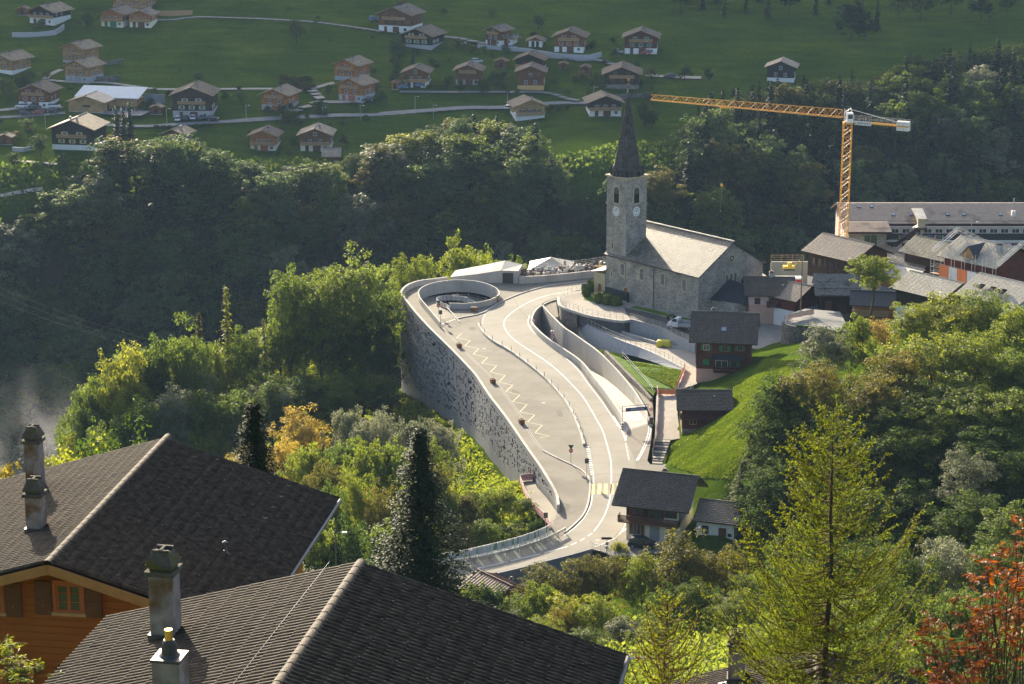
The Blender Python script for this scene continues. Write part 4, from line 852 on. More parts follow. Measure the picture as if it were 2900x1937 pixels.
b = MB(); b.prism([(4.5, 2.6, 4.9), (5.9, 2.6, 4.35), (5.9, 2.6, 4.25), (4.5, 2.6, 4.78)], (0, 5.4, 0)); b.build('porch_roof', ROOF['slate'], HS1)
h2 = W(fC(1085, 1402), .8)
HS2 = chalet('small_chalet', 'small dark wooden chalet with maroon lower roof beside the footpath', h2, R_(-92), 6.0, 6.9, 1.6, 3.7, 25, 1.2, .9, base=STONEW, wood=WOOD['red'], roof=ROOF['dark'], tiles=True, anchor='r0', course=.33, amp=.03,
    wins=[('r', 1.7, 2.4, 1.0, .75, None, 'yellow'), ('r', 4.3, 2.0, .8, 1.5, None, 'brown', 1), ('r', 5.3, 2.2, .7, .9, None, 'grey')], balc=[('l', .5, 5, 2.2, .7, 'maroon')], chim=[(-.2, 1.6, .35, .7)], skyl=[('r', 5.0, 1.6, .45, .6)])
b = MB(); tiled_slope(b, Vector((3.0, -.4, 4.25)), Vector((0, 1, 0)), Vector((.9, 0, -.44)), 7.6, 1.6); b.build('lower_roof', mat('maroon_tiles', (.085, .03, .028), (.13, .045, .04), scale=2, rough=.4, spec=.6), HS2)
b = MB()
for i in range(11): b.box(3.2, 3.35, .2 * i, .2 * i + .15, .3 + .12 * i, .42 + .12 * i)
for i in range(14):
    a = R_(-30 + 60 * RNG.random()); b.box(-1.0, 1.0, -.08, .08, 0, .06, 0, Matrix.Translation((1.5 + RNG.random() * 1.2, 7.8 + RNG.random() * 2, 2.6 + i * .09)) @ Matrix.Rotation(a, 4, 'Z'))
b.build('plank_stack', TRIM['pale'], HS2)
h3 = W(fB(1350, 1072), 0.0)
HS3 = chalet('roadside_house', 'cream two storey house with carved brown balcony and black tiled roof by the road', h3, R_(-108), 8.4, 7.4, 3.0, 2.9, 30, 1.5, 1.7, base=STUC['cream'], wood=WOOD['dark'], roof=ROOF['dark'], tiles=True, anchor='r0', course=.33, amp=.03,
    wins=[('r', 1.5, .9, .95, 1.5, 'brown', 'grey'), ('r', 4.0, .15, 1.2, 2.2, None, 'grey', 1), ('r', 6.2, .3, 1.0, 1.9, None, 'brown', 1), ('r', 1.4, 3.7, .9, 1.1, 'brown', 'brown'), ('r', 4.2, 3.4, 1.0, 1.7, 'brown', 'brown'), ('r', 6.0, 3.8, 1.0, 1.1, 'brown', 'brown')],
    balc=[('r', -.9, 7.6, 2.95, 1.3, 'brown')], chim=[(-1.8, 3.8, .6, 1.1)])
b = MB(); b.box(4.20, 4.245, 4.9, 7.40, 3.05, 5.8); b.build('stucco_panel', STUC['cream'], HS3)
b = MB(); b.prism([(-4.2, 7.44, 2.9), (4.2, 7.44, 2.9), (4.2, 7.44, 5.85), (0, 7.44, 8.2), (-4.2, 7.44, 5.85)], (0, .05, 0)); b.build('gable_cladding', STUC['bluegrey'], HS3)
an = h3 + Matrix.Rotation(R_(-108), 3, 'Z') @ Vector((-1.2, 9.6, .6))
AN = chalet('annex_house', 'low white annex with grey tiled roof behind the cream house', an, R_(-108), 6.6, 5.2, 2.9, .02, 24, .6, .4, base=STUC['white'], wood=STUC['white'], roof=ROOF['brown'], tiles=True, anchor='r0', course=.33, amp=.03, wins=[('r', 1.2, 1.1, .8, 1.0, None, 'brown'), ('r', 3.6, .1, .9, 1.9, None, 'brown', 1), ('r', 4.6, 1.0, .35, .3, None, 'dark')])
# small houses below the road
hq = W(fB(365, 1435), .6)
sh_ = chalet('roadside_hut', 'small hut with reddish brown ribbed metal roof below the lower road', hq + Vector((.6, -2.5, -3.2)), R_(38), 6.0, 6.0, .1, 2.3, 24, .5, .7, base=STUC['grey'], wood=WOOD['brown'], roof=mat('metal_red_roof', (.115, .05, .035), (.15, .07, .05), scale=2, rough=.4), ribs=14, chim=[(1.8, 1.8, .35, .9)])
hq = W((1040, 1570), 1.0)
chalet('roadside_barn', 'barn with pinkish ribbed roof almost hidden beside the dark spruce', hq + Vector((0, -3, -3.5)), R_(-35), 6.5, 6.5, .1, 2.6, 24, .5, .6, base=STUC['grey'], wood=WOOD['brown'], roof=mat('metal_pink_roof', (.27, .19, .16), (.33, .24, .20), scale=2, rough=.4), ribs=14)

# ================================================================ village on the right
def vil(apex, dist, gz, Wd, L, pitch, roof, wood, label, name='village_house', rz=40, base=None, oe=.9, og=.9, **k):
    """apex: picture place of the front gable's roof peak, dist its distance, gz ground height"""
    p = WY(apex, dist); zr = p.z - .45; H0 = zr - gz - Wd / 2 * math.tan(R_(pitch)); rot = R_(rz)
    fr = Vector((p.x, p.y, gz)) + Matrix.Rotation(rot, 3, 'Z') @ Vector((0, og, 0))
    hb = min(2.4, H0 * .4); return chalet(name, label, fr, rot, Wd, L, hb, H0 - hb, pitch, oe, og, base=base or STUC['white'], wood=wood, roof=roof, group='village houses east of the church', **k)
vil(fR(945, 662), 400, 6, 9.5, 11, 24, ROOF['brown'], WOOD['dark'], 'large house with worn brown tiled roof and a cross on its gable', tiles=True, wins=[('l', 2 + i * 1.5, 4.6, .7, 1.5, None, 'maroon') for i in range(6)])
vil(fR(1452, 822), 404, 5, 8, 10, 24, ROOF['beige'], WOOD['brown'], 'house with reddish beige roof just below the school windows', tiles=True)
vil(fR(1395, 890), 396, 6.5, 6.2, 6.8, 20, ROOF['pale'], WOOD['orange'], 'small orange timbered house with pale curved roof between larger roofs', base=STUC['bluegrey'], wins=[('f', .6, 3.0, .8, .8, None, 'brown')])
vil(fR(1830, 690), 400, 6, 8, 12, 26, ROOF['moss'], WOOD['dark'], 'long house with mossy tiled roof behind the scaffold', tiles=True)
SCH = vil(fR(2240, 690), 384, 7, 11, 11.5, 24, ROOF['pale'], WOOD['red'], 'house in scaffolding with fresh pale roof and dark blue dormer', tiles=True, wins=[('l', 1.6 + 1.5 * i, 5.2, .8, 1.0, 'green', 'white') for i in range(6)], chim=[(-1.8, 2.2, .8, 1.4)])
b = MB(); zr_ = None
# dormer on the scaffolded house (ridge runs towards local -x)
def dormer(par, y, xr, zr, xf, zf, hw, zb, m):
    b = MB(); r0, r1 = Vector((xr, y, zr)), Vector((xf, y, zr + .02)); e = [Vector((xf, y - hw, zb)), Vector((xf, y + hw, zb))]; bk = [Vector((xr + .2, y, zr))]
    b.poly([r0, r1, e[0]]); b.poly([r0, e[1], r1]); b.build('dormer_roof', m, par)
    b = MB(); b.poly([e[0] + Vector((.25, .12, 0)), e[1] + Vector((.25, -.12, 0)), r1 + Vector((.25, 0, -.12))]); b.build('dormer_front', WOOD['pale'], par, uv=True)
Hs = SCH.children
def find_zr(t): return max((Vector(c.bound_box[i])).z for c in t.children for i in (1, 5) if c.name.startswith('ridge_cap'))
zs_ = find_zr(SCH); dormer(SCH, 6.0, -.9, zs_ - .2, -5.9, zs_ - .2, 1.9, zs_ - 2.4, ROOF['slate'])
vil(fR(1735, 1002), 371, 8.5, 9, 10, 22, ROOF['pale'], WOOD['black'], 'house with broad pale dotted roof above the treetops', tiles=True)
V9 = vil(fR(2420, 1035), 362, 9, 11, 11, 23, ROOF['pale'], STUC['white'], 'white walled house with three raised roof windows on a pale roof', tiles=True, wins=[('l', 3, 2.2, .8, 1.3, None, 'white'), ('l', 5.5, 2.2, .8, 1.1, None, 'white'), ('l', 8, 2.2, .8, 1.1, None, 'white')], base=STUC['white'])
z9 = find_zr(V9)
for yy in (4.0, 6.3, 8.6):
    b = MB(); Mx = Matrix.Translation((-3.6, yy, z9 - 3.6 * math.tan(R_(23)) + .1)) @ Matrix.Rotation(R_(-23), 4, 'Y'); b.box(-.6, .6, -.5, .5, .05, .2, 1, Mx); b.box(-.5, .5, -.4, .4, .2, .22, 0, Mx)
    Mo = Mx @ Matrix.Translation((.6, 0, .2)) @ Matrix.Rotation(R_(38), 4, 'Y'); b.box(-1.2, 0, -.5, .5, 0, .08, 2, Mo); b.build('roof_window', [GLASS, TRIM['maroon'], mat('pink_pane', (.55, .47, .46), (.6, .52, .5), rough=.15, spec=.8)], V9)
chalet('pink_house', 'pink plastered house with shiny black tiled roof next to the church', W(fC(1625, 425), 4.5), R_(-92), 8.0, 7.6, 2.4, 2.1, 24, 1.0, .9, base=STUC['pink'], wood=STUC['palepink'], roof=ROOF['dark'], tiles=True, amp=.03, anchor='r0', wins=[('r', 1.5, 2.6, .9, 1.0, None, 'maroon'), ('r', 4.5, 2.5, .9, 1.2, 'brown', 'brown'), ('r', 6.2, 2.6, .9, 1.0, None, 'maroon')], balc=[('r', 3.2, 7.6, 2.3, 1.0, 'maroon')], chim=[(-.2, 4.2, .7, 1.2)], skyl=[('r', 6.2, 2.6, .5, .6)], group='village houses east of the church')
vil(fR(395, 1030), 389, 5, 8, 8, 22, ROOF['brown'], WOOD['red'], 'brown roofed wooden house with gable turned to the mossy barn', rz=48, tiles=True)
BARN = chalet('old_barn', 'old dark wooden barn with ragged mossy stone slab roof', W(fR(468, 1292), 6.0), R_(-94), 7.6, 5.6, .3, 3.9, 27, 1.3, 1.2, base=STONEW, wood=WOOD['black'], roof=mat('stone_slabs', (.085, .08, .068), (.25, .235, .21), scale=3.5, rough=.75, bump=1.0, c3=(.06, .055, .02), s3=.5), anchor='r0', group='village houses east of the church', wins=[('r', 1.3, .3, 1.0, 2.2, None, 'brown', 1), ('r', 3.6, .3, 1.6, 1.8, None, 'dark', 1)])
b = MB(); zb_ = find_zr(BARN)
for k in range(3):
    for i in range(26):
        for j in range(7):
            d = .3 + k * 1.95 + j * .27; s = .22 + RNG.random() * .18; y = -1.2 + 8 * (i + RNG.random()) / 26; Mx = Matrix.Translation((d * math.cos(R_(27)) + .0, y, zb_ + .12 - d * math.sin(R_(27)) + .12 * (j / 7) - .04 * (k == 0))) @ Matrix.Rotation(R_(22 + RNG.random() * 8), 4, 'Y') @ Matrix.Rotation(RNG.random() * .8 - .4, 4, 'Z')
            b.box(-s, s, -s * .8, s * .8, 0, .05, 0, Mx)
o = b.build('stone_slabs', MATS['stone_slabs'], BARN); o['kind'] = 'stuff'
chalet('terrace_house', 'house with slate blue roof and orange railing beside the old barn', W(fR(760, 1330), 7.0), R_(-100), 6, 7, 2.2, .6, 24, .8, .8, base=WOOD['orange'], wood=WOOD['orange'], roof=ROOF['slate'], anchor='r0', group='village houses east of the church', balc=[('r', -.3, 6, 1.0, .9, 'pale')])
# ================================================================ school
SCX0 = WY(fR(1085, 460), 446); zE = SCX0.z
SC = thing('school_building', 'long school with brown tiled roof, pink window bands and coloured letters', 'school')
P0 = WY(fR(690, 460), 446); P1 = WY(fR(2330, 460), 446)
zrow = lambda y: zbelow(P1, fR(0, y)[1])
b = MB(); b.box(P0.x, P1.x + 8, 446, 460, -3, zE); b.build('wall', STUC['palepink'], SC)
def band(y0, y1, m, nm, dy=.03): b = MB(); b.box(P0.x, P1.x + 8, 446 - dy, 446.01, zrow(y1), zrow(y0)); return b.build(nm, m, SC)
band(455, 502, TRIM['maroon'], 'fascia'); band(502, 512, STUC['white'], 'ledge', .08); band(568, 628, mat('charcoal_panel', (.035, .033, .036), (.045, .043, .046), rough=.6), 'dark_band', .05); band(628, 640, STUC['white'], 'ledge', .08)
for row, h0, h1_ in ((0, 528, 562), (1, 652, 686)):
    z0, z1 = zrow(h1_), zrow(h0)
    for i in range(14):
        x = P0.x + 10.2 + i * 2.25
        if x > P1.x + 4: break
        add_window(SC, Matrix.Translation((x, 446 - .04, z0)), 1.45, z1 - z0, TRIM['white'])
zR = zbelow(Vector((0, 453, 0)), fR(0, 292)[1])
b = MB(); e0 = zE + .05; xa, xb = P0.x - 1.0, P1.x + 9
tiled_slope(b, Vector((xa, 453, zR)), Vector((1, 0, 0)), Vector((0, -7.9, e0 - zR - .35)).normalized(), xb - xa, Vector((0, 7.9, zR - e0 + .35)).length, course=.36, tw=.33)
b.prism([(xa, 453, zR - .02), (xa, 445.1, e0 - .36), (xa, 445.1, e0 - .6), (xa, 453, zR - .3)], (xb - xa, 0, 0), 1); b.prism([(xa, 453, zR - .02), (xa, 461, e0 - .36), (xa, 461, e0 - .6), (xa, 453, zR - .3)], (xb - xa, 0, 0), 1)
SROOF = mat('school_tiles', (.36, .26, .185), (.50, .385, .285), scale=1.4, rough=.42, spec=.9, c3=(.15, .12, .105), s3=.3)
b.build('roof', [SROOF, TRIM['maroon']], SC)
# projecting stone wing on the west end
b = MB(); xw0, xw1 = P0.x - .1, WY(fR(1058, 560), 440).x; zw = zbelow(Vector((0, 440.5, 0)), fR(0, 546)[1]); b.box(xw0, xw1, 440.5, 446.2, -3, zw); b.build('wing_wall', STONEW, SC, uv=True)
b = MB(); sv = Vector((0, 439.6 - 445.0, zw - .1 - e0)); tiled_slope(b, Vector((xa, 445.2, e0 + .05)), Vector((1, 0, 0)), sv.normalized(), xw1 + .9 - xa, sv.length, course=.36, tw=.33); b.prism([(xa, 445.3, e0 - .0), (xa, 439.6, zw - .14), (xa, 439.6, zw - .4), (xa, 445.3, e0 - .3)], (xw1 + .9 - xa, 0, 0), 1); b.build('wing_roof', [SROOF, TRIM['maroon']], SC)
add_window(SC, Matrix.Translation((xw1 - 3.2, 440.44, zw - 4)), 2.6, 3.2, TRIM['sage'])
SKY_S = [(805, 330), (918, 328), (1113, 392), (1272, 390), (1595, 388), (1740, 390), (2066, 390)]
for px, py in SKY_S:
    t_ = (py - 292) / (455 - 292); y = 453 - 7.9 * t_; z = zR + (e0 - .35 - zR) * t_; x = WY(fR(px, py), y).x; b = MB(); Mx = Matrix.Translation((x, y, z + .1)) @ Matrix.Rotation(math.atan2(zR - e0 + .35, 7.9), 4, 'X'); b.box(-.4, .4, -.45, .45, 0, .14, 1, Mx); b.box(-.33, .33, -.38, .38, .14, .16, 0, Mx); b.build('skylight', [SKYGLASS, METAL_D], SC)
# lift tower and outside stair
xt = WY(fR(1360, 450), 445).x; b = MB(); b.box(xt - .75, xt + .75, 444.2, 448.5, zrow(520), zE + .9); b.build('stair_tower', LIME, SC); b = MB(); b.prism([(xt - 1.1, 443.7, zE + .9), (xt + 1.0, 443.7, zE + .9), (xt + .9, 449, zE + 2.0), (xt - 1.4, 449, zE + 2.0)], (0, 0, .12)); b.build('tower_roof', ROOF['pale'], SC, uv=True)
b = MB(); xs0, xs1 = WY(fR(1055, 660), 445).x, WY(fR(1135, 660), 445).x; xs2 = xt - .9; zA, zB = zrow(640), zrow(505)
b.box(xs0, xs1, 443.4, 445.4, zA - .2, zA, 0)
for i in range(16): t0 = i / 16; xx = xs1 + (xs2 - xs1) * t0; zz_ = zA + (zB - zA) * t0; b.box(xx, xx + .55, 443.4, 445.4, zz_ - .1, zz_ + .06, 0)
b.prism([(xs1, 443.35, zA - .3), (xs2, 443.35, zB - .3), (xs2, 443.35, zB + .05), (xs1, 443.35, zA + .05)], (0, .08, 0), 0); b.box(xs2, xt + 1.1, 443.4, 445.4, zB - .2, zB, 0)
for h in (.6, 1.05): b.bar((xs0, 443.4, zA + h), (xs1, 443.4, zA + h), .04, 1); b.bar((xs1, 443.4, zA + h), (xs2, 443.4, zB + h), .04, 1); b.bar((xs2, 443.4, zB + h), (xt + 1.1, 443.4, zB + h), .04, 1)
b.box(xt - .15, xt + .15, 443.9, 444.2, -2, zB, 1); b.build('outside_stair', [TRIM['maroon'], METAL], SC)
LET = [(1170, 'S', 'yellow'), (1240, 'C', 'blue'), (1272, 'O', 'orange'), (1395, 'A', 'yellow'), (1420, 'C', 'green'), (1445, 'D', 'blue'), (1468, 'S', 'red'), (1490, 'F', 'white'), (1512, 'Y', 'orange'), (1535, 'H', 'cyan'), (1562, 'J', 'yellow'), (1592, 'L', 'blue'), (1620, 'N', 'cyan')]
LC = dict(yellow=(.75, .6, .06), blue=(.08, .25, .6), orange=(.7, .2, .05), green=(.2, .45, .3), red=(.55, .06, .06), white=(.75, .75, .75), cyan=(.1, .45, .7))
for px, ch, c in LET:
    cu = bpy.data.curves.new('letter', 'FONT'); cu.body = ch; cu.size = .95; cu.extrude = .03; cu.materials.append(mat('letter_' + c, LC[c], rough=.5))
    q = WY(fR(px, 612), 445.9); o = link('letter', cu); bpy.context.view_layer.update(); me = bpy.data.meshes.new_from_object(o); bpy.data.objects.remove(o); o = link('letter', me, SC, (q.x - .3, 445.88, zrow(612)), (math.pi / 2, 0, 0))
# boiler flue on the school roof
q = WY(fR(2178, 400), 448); b = MB(); b.box(q.x - .35, q.x + .35, 447.6, 448.4, q.z - 1, q.z + .8); b.bar((q.x, 448, q.z + .8), (q.x, 448, q.z + 3.4), .14, 1, 8); b.build('chimney', [STUC['white'], METAL], SC)
# ================================================================ near roofs with real tiles
def near_tile_material():
    m, t, b, out = nodes_of('concrete_roof_tile'); N = t.nodes.new; L = t.links.new
    ge = N('ShaderNodeNewGeometry'); oi = N('ShaderNodeObjectInfo')
    n1 = N('ShaderNodeTexNoise'); n1.inputs['Scale'].default_value = 5.0; n1.inputs['Detail'].default_value = 8; L(ge.outputs['Position'], n1.inputs['Vector'])
    n2 = N('ShaderNodeTexNoise'); n2.inputs['Scale'].default_value = 1.1; n2.inputs['Detail'].default_value = 6; L(ge.outputs['Position'], n2.inputs['Vector'])
    r = N('ShaderNodeValToRGB'); e = r.color_ramp.elements; e[0].position = .3; e[0].color = (.032, .025, .018, 1); e[1].position = .72; e[1].color = (.098, .077, .055, 1); L(n1.outputs['Fac'], r.inputs[0])
    m2 = N('ShaderNodeValToRGB'); m2.color_ramp.elements[0].position = .60; m2.color_ramp.elements[1].position = .70; L(n2.outputs['Fac'], m2.inputs[0])
    n3 = N('ShaderNodeTexNoise'); n3.inputs['Scale'].default_value = 14; n3.inputs['Detail'].default_value = 3; L(ge.outputs['Position'], n3.inputs['Vector'])
    m3 = N('ShaderNodeValToRGB'); m3.color_ramp.elements[0].position = .62; m3.color_ramp.elements[1].position = .68; L(n3.outputs['Fac'], m3.inputs[0])
    mm = N('ShaderNodeMath'); mm.operation = 'MULTIPLY'; L(m2.outputs[0], mm.inputs[0]); L(m3.outputs[0], mm.inputs[1])
    mx = N('ShaderNodeMixRGB'); mx.inputs[2].default_value = (.16, .12, .02, 1); L(mm.outputs[0], mx.inputs[0]); L(r.outputs[0], mx.inputs[1])
    L(mx.outputs[0], b.inputs['Base Color']); b.inputs['Roughness'].default_value = .7; b.inputs['Specular IOR Level'].default_value = .15
    bp = N('ShaderNodeBump'); bp.inputs['Strength'].default_value = .3; bp.inputs['Distance'].default_value = .01; L(n1.outputs['Fac'], bp.inputs['Height']); L(bp.outputs[0], b.inputs['Normal'])
    return m
NTILE = near_tile_material()
RIDGEM = mat('ridge_concrete', (.055, .044, .032), (.10, .08, .06), scale=6, rough=.8, bump=.4, bscale=25, c3=(.13, .11, .04), s3=1.5, t3=.56)
NWOOD = mat('stained_wall_board', (.27, .085, .017), (.36, .12, .026), scale=2.0, rough=.65, stretch=(.4, .4, 6), bump=.2, bscale=6)
MORT = mat('chimney_render', (.20, .18, .16), (.36, .33, .30), scale=3, rough=.9, bump=.5, bscale=14, c3=(.15, .09, .045), s3=1.4, t3=.5)
MOSS = mat('mossy_cap', (.075, .07, .06), (.13, .12, .10), scale=7, rough=.95, bump=.8, bscale=20, c3=(.11, .11, .02), s3=3, t3=.52)
FLASH = mat('zinc_flashing', (.34, .33, .34), (.42, .41, .42), scale=3, rough=.5, metal=.4)
ZINC = mat('dark_zinc', (.10, .105, .12), (.14, .145, .16), scale=3, rough=.4, metal=.5)
TWD, TLEN = .33, .345
def tile_local():
    """double roll tile: x down the slope, y along the ridge, z off the roof"""
    V, Fq = [], []; prof = []
    for hump in (0, 1):
        for fr in ((0, .10, .30, .5, .70, .90) if hump == 0 else (0, .10, .30, .5, .70, .90, 1.0)): prof.append(((hump + fr) * TWD / 2, .088 * math.sin(math.pi * fr) ** .85 if 0 < fr < 1 else 0))
    for y, h in prof: V += [(0, y, h + .004), (TLEN + .05, y, h + .02), (TLEN + .05, y, h * .92 + .002)]
    for k in range(len(prof) - 1): i = 3 * k; Fq += [(i, i + 1, i + 4, i + 3), (i + 1, i + 2, i + 5, i + 4)]
    return np.array(V), np.array(Fq)
TV, TF = tile_local(); TILE_ME = np_mesh('tile', TV, TF, NTILE); TILE_ME.polygons.foreach_set('use_smooth', [i % 2 == 0 for i in range(len(TF))])
def near_house(name, label, R0, R1, half, pitch, fade=0, nparts=300, ltop=8.0, wallm=None):
    ez = (R1 - R0); Lr = ez.length; e = ez.normalized(); rz = math.atan2(-e.x, e.y); t = thing(name, label, 'house', (0, 0, 0)); rng = random.Random(name)
    tp = math.tan(R_(pitch)); side = Vector((e.y, -e.x, 0)); out = {'e': e, 'side': side, 't': t}; frames = []
    for sgn_ in (1, -1):
        s = (side * sgn_ - Vector((0, 0, tp))).normalized(); n = (e.cross(s)); n = n if n.z > 0 else -n
        S = half / math.cos(R_(pitch)); nc = round(S / TLEN); ncol = round(Lr / TWD)
        b = MB(); O = R0 - n * .06; q = [O, O + e * Lr, O + e * Lr + s * S, O + s * S]; b.prism(q, -n * .16, 0); b.build('roof_deck', TRIM['dark'], t)
        out[sgn_] = (s, n, S)
        for j in range(nc):
            for k in range(ncol):
                jit = rng.gauss(0, .002); yo = .0 if sgn_ > 0 else 0
                o = R0 + e * (k * TWD + rng.gauss(0, .004) + (TWD if sgn_ < 0 else 0) * 0) + s * (j * TLEN + rng.gauss(0, .003)) + n * (.01 + jit)
                M = Matrix((s, e, n)).transposed().to_4x4(); M = M @ Matrix.Rotation(rng.gauss(0, .0025), 4, 'Z'); M.translation = o; frames.append((M, o))
    def seen(o):
        p = proj(o); return -60 < p[0] < 2960 and -60 < p[1] < 1990
    vis = sorted([f for f in frames if seen(f[1])], key=lambda f: f[1].length_squared if False else (Vector(f[1]) - Vector((0, 0, CAMZ))).length)
    vis_ids = set(id(f) for f in vis[:nparts]); restV, restF = [], []
    for f in frames:
        if id(f) in vis_ids: o = link('tile', TILE_ME, t); o.matrix_world = f[0]
        else:
            A_ = np.array(f[0]); base = sum(len(x) for x in restV) if False else len(restV) * len(TV); restV.append(TV @ A_[:3, :3].T + A_[:3, 3]); restF.append(TF + base)
    me = np_mesh('roof_tiles', np.concatenate(restV), np.concatenate(restF), NTILE); o = link('roof_tiles', me, t); o['kind'] = 'stuff'
    me.polygons.foreach_set('use_smooth', [i % 2 == 0 for i in range(len(me.polygons))])
    # ridge: overlapping half-round tiles
    b = MB(); k0 = 10; nr = int(Lr / .42)
    for i in range(k0 + 1):
        a = math.pi * (1.15 * i / k0 - .075)
        for rr, yy in ((.137, 0), (.128, .46)): b.v.append((rr * math.cos(a), yy, rr * math.sin(a)))
    for i in range(k0): b.f.append((2 * i, 2 * i + 2, 2 * i + 3, 2 * i + 1)); b.m.append(0)
    rm = b.mesh('ridge_tile', RIDGEM, smooth=True); M0 = Matrix((side, e, Vector((0, 0, 1)))).transposed().to_4x4()
    for i in range(nr + 1):
        M = M0.copy(); M.translation = R0 + e * (i * .42 - .1) + Vector((0, 0, -.02)); o = link('ridge_tile', rm, t); o.matrix_world = M
    # eaves gutter and verge boards
    for sgn_ in (1, -1):
        s, n, S = out[sgn_]; b = MB(); g = [R0 + s * (S + .06) - n * .1, R1 + s * (S + .06) - n * .1]
        b.bar(g[0], g[1], .085, 0, 8); b.build('gutter', ZINC, t)
        for E in (R0, R1):
            b = MB(); d = -e if E is R0 else e; q = [E - n * .03, E + s * S - n * .03, E + s * S - n * .3, E - n * .3]; b.prism([x + d * .02 for x in q], d * .05); b.build('verge_board', TRIM['honey'], t)
    # walls
    wz = R0.z - half * tp - .05; x = half - 1.0; og = .9
    M = Matrix((side, e, Vector((0, 0, 1)))).transposed().to_4x4(); M.translation = Vector((R0.x, R0.y, 0))
    ze = R0.z - .3 - x * tp; zr = R0.z - .32
    b = MB(); b.prism([M @ Vector(p) for p in ((-x, og, wz - ltop), (x, og, wz - ltop), (x, og, ze), (0, og, zr), (-x, og, ze))], e * (Lr - 2 * og)); b.build('wall_core', wallm or NWOOD, t)
    out.update(M=M, x=x, og=og, ze=ze, zr=zr, wz=wz, tp=tp, Lr=Lr); return out
def on_slope(px, R0, n):
    d = ray(*px); o = Vector((0, 0, CAMZ)); t = (R0 - o).dot(n) / d.dot(n); return o + d * t
def chimney(par, base, rz, w_, h, cap=True, pipe=False, name='chimney'):
    M = Matrix.Translation(base) @ Matrix.Rotation(rz, 4, 'Z'); x = w_ / 2
    b = MB(); b.box(-x, x, -x, x, -.6, h * (.74 if cap else 1.0), 0, M); c = b.build(name, MORT, par)
    b = MB(); b.box(-x - .05, x + .05, -x - .05, x + .05, -.35, .16, 0, M); b.build('flashing', ZINC, c)
    b = MB(); b.quad(*[M @ Vector(p) for p in ((-x - .35, -x - .38, -.13), (-x - .02, -x - .38, -.03), (-x - .02, -.1, .0), (-x - .35, -.1, -.1))]); b.build('flashing_sheet', FLASH, c); b = MB(); b.quad(*[M @ Vector(p) for p in ((x + .02, -x - .2, .13), (x + .36, -x - .05, .25), (x + .36, x * .7, .25), (x + .02, x * .7, .13))]); b.build('flashing_sheet', FLASH, c)
    if cap:
        z = h * .74
        b = MB(); b.box(-x - .06, x + .06, -x - .06, x + .06, z, z + .1, 0, M); b.box(-x * .9, x * .9, -x * .9, x * .9, z + .1, z + .17, 0, M); b.box(-x - .04, x + .04, -x - .04, x + .04, z + .17, z + .25, 0, M)
        k = len(b.v); z1, z2 = z + .25, z + .47; q = [(-x - .03, z1), (x + .03, z1)]
        lo = [Vector((sx * (x + .03), sy * (x + .03), z1)) for sx, sy in ((-1, -1), (1, -1), (1, 1), (-1, 1))]; hi = [Vector((sx * x * .72, sy * x * .72, z2)) for sx, sy in ((-1, -1), (1, -1), (1, 1), (-1, 1))]
        for i in range(4): j = (i + 1) % 4; b.quad(M @ lo[i], M @ lo[j], M @ hi[j], M @ hi[i])
        b.poly([M @ p for p in hi]); b.box(-x * .66, -.03, -x * .5, x * .5, z2, z2 + .006, 1, M); b.box(.03, x * .66, -x * .5, x * .5, z2, z2 + .006, 1, M)
        for yy in (-x * .62, x * .55): b.box(-x * .7, x * .7, yy, yy + .06, z2, z2 + .06, 0, M)
        b.box(-.03, .03, -x * .6, x * .6, z2, z2 + .07, 0, M); b.build('chimney_cap', [MOSS, BLACK], c)
    if pipe:
        b = MB(); b.box(-x - .02, x + .02, -x - .02, x + .02, h, h + .05, 1, M); k = len(b.v); b.lathe([(.2, h + .05), (.15, h + .1), (.13, h + .3), (.1, h + .36)], 14, 1); b.lathe([(.075, h + .36), (.075, h + .56)], 12, 2); b.v[k:] = [tuple(M @ Vector(p)) for p in b.v[k:]]; b.build('flue_pipe', [MORT, METAL_D, GOLD], c)
    return c
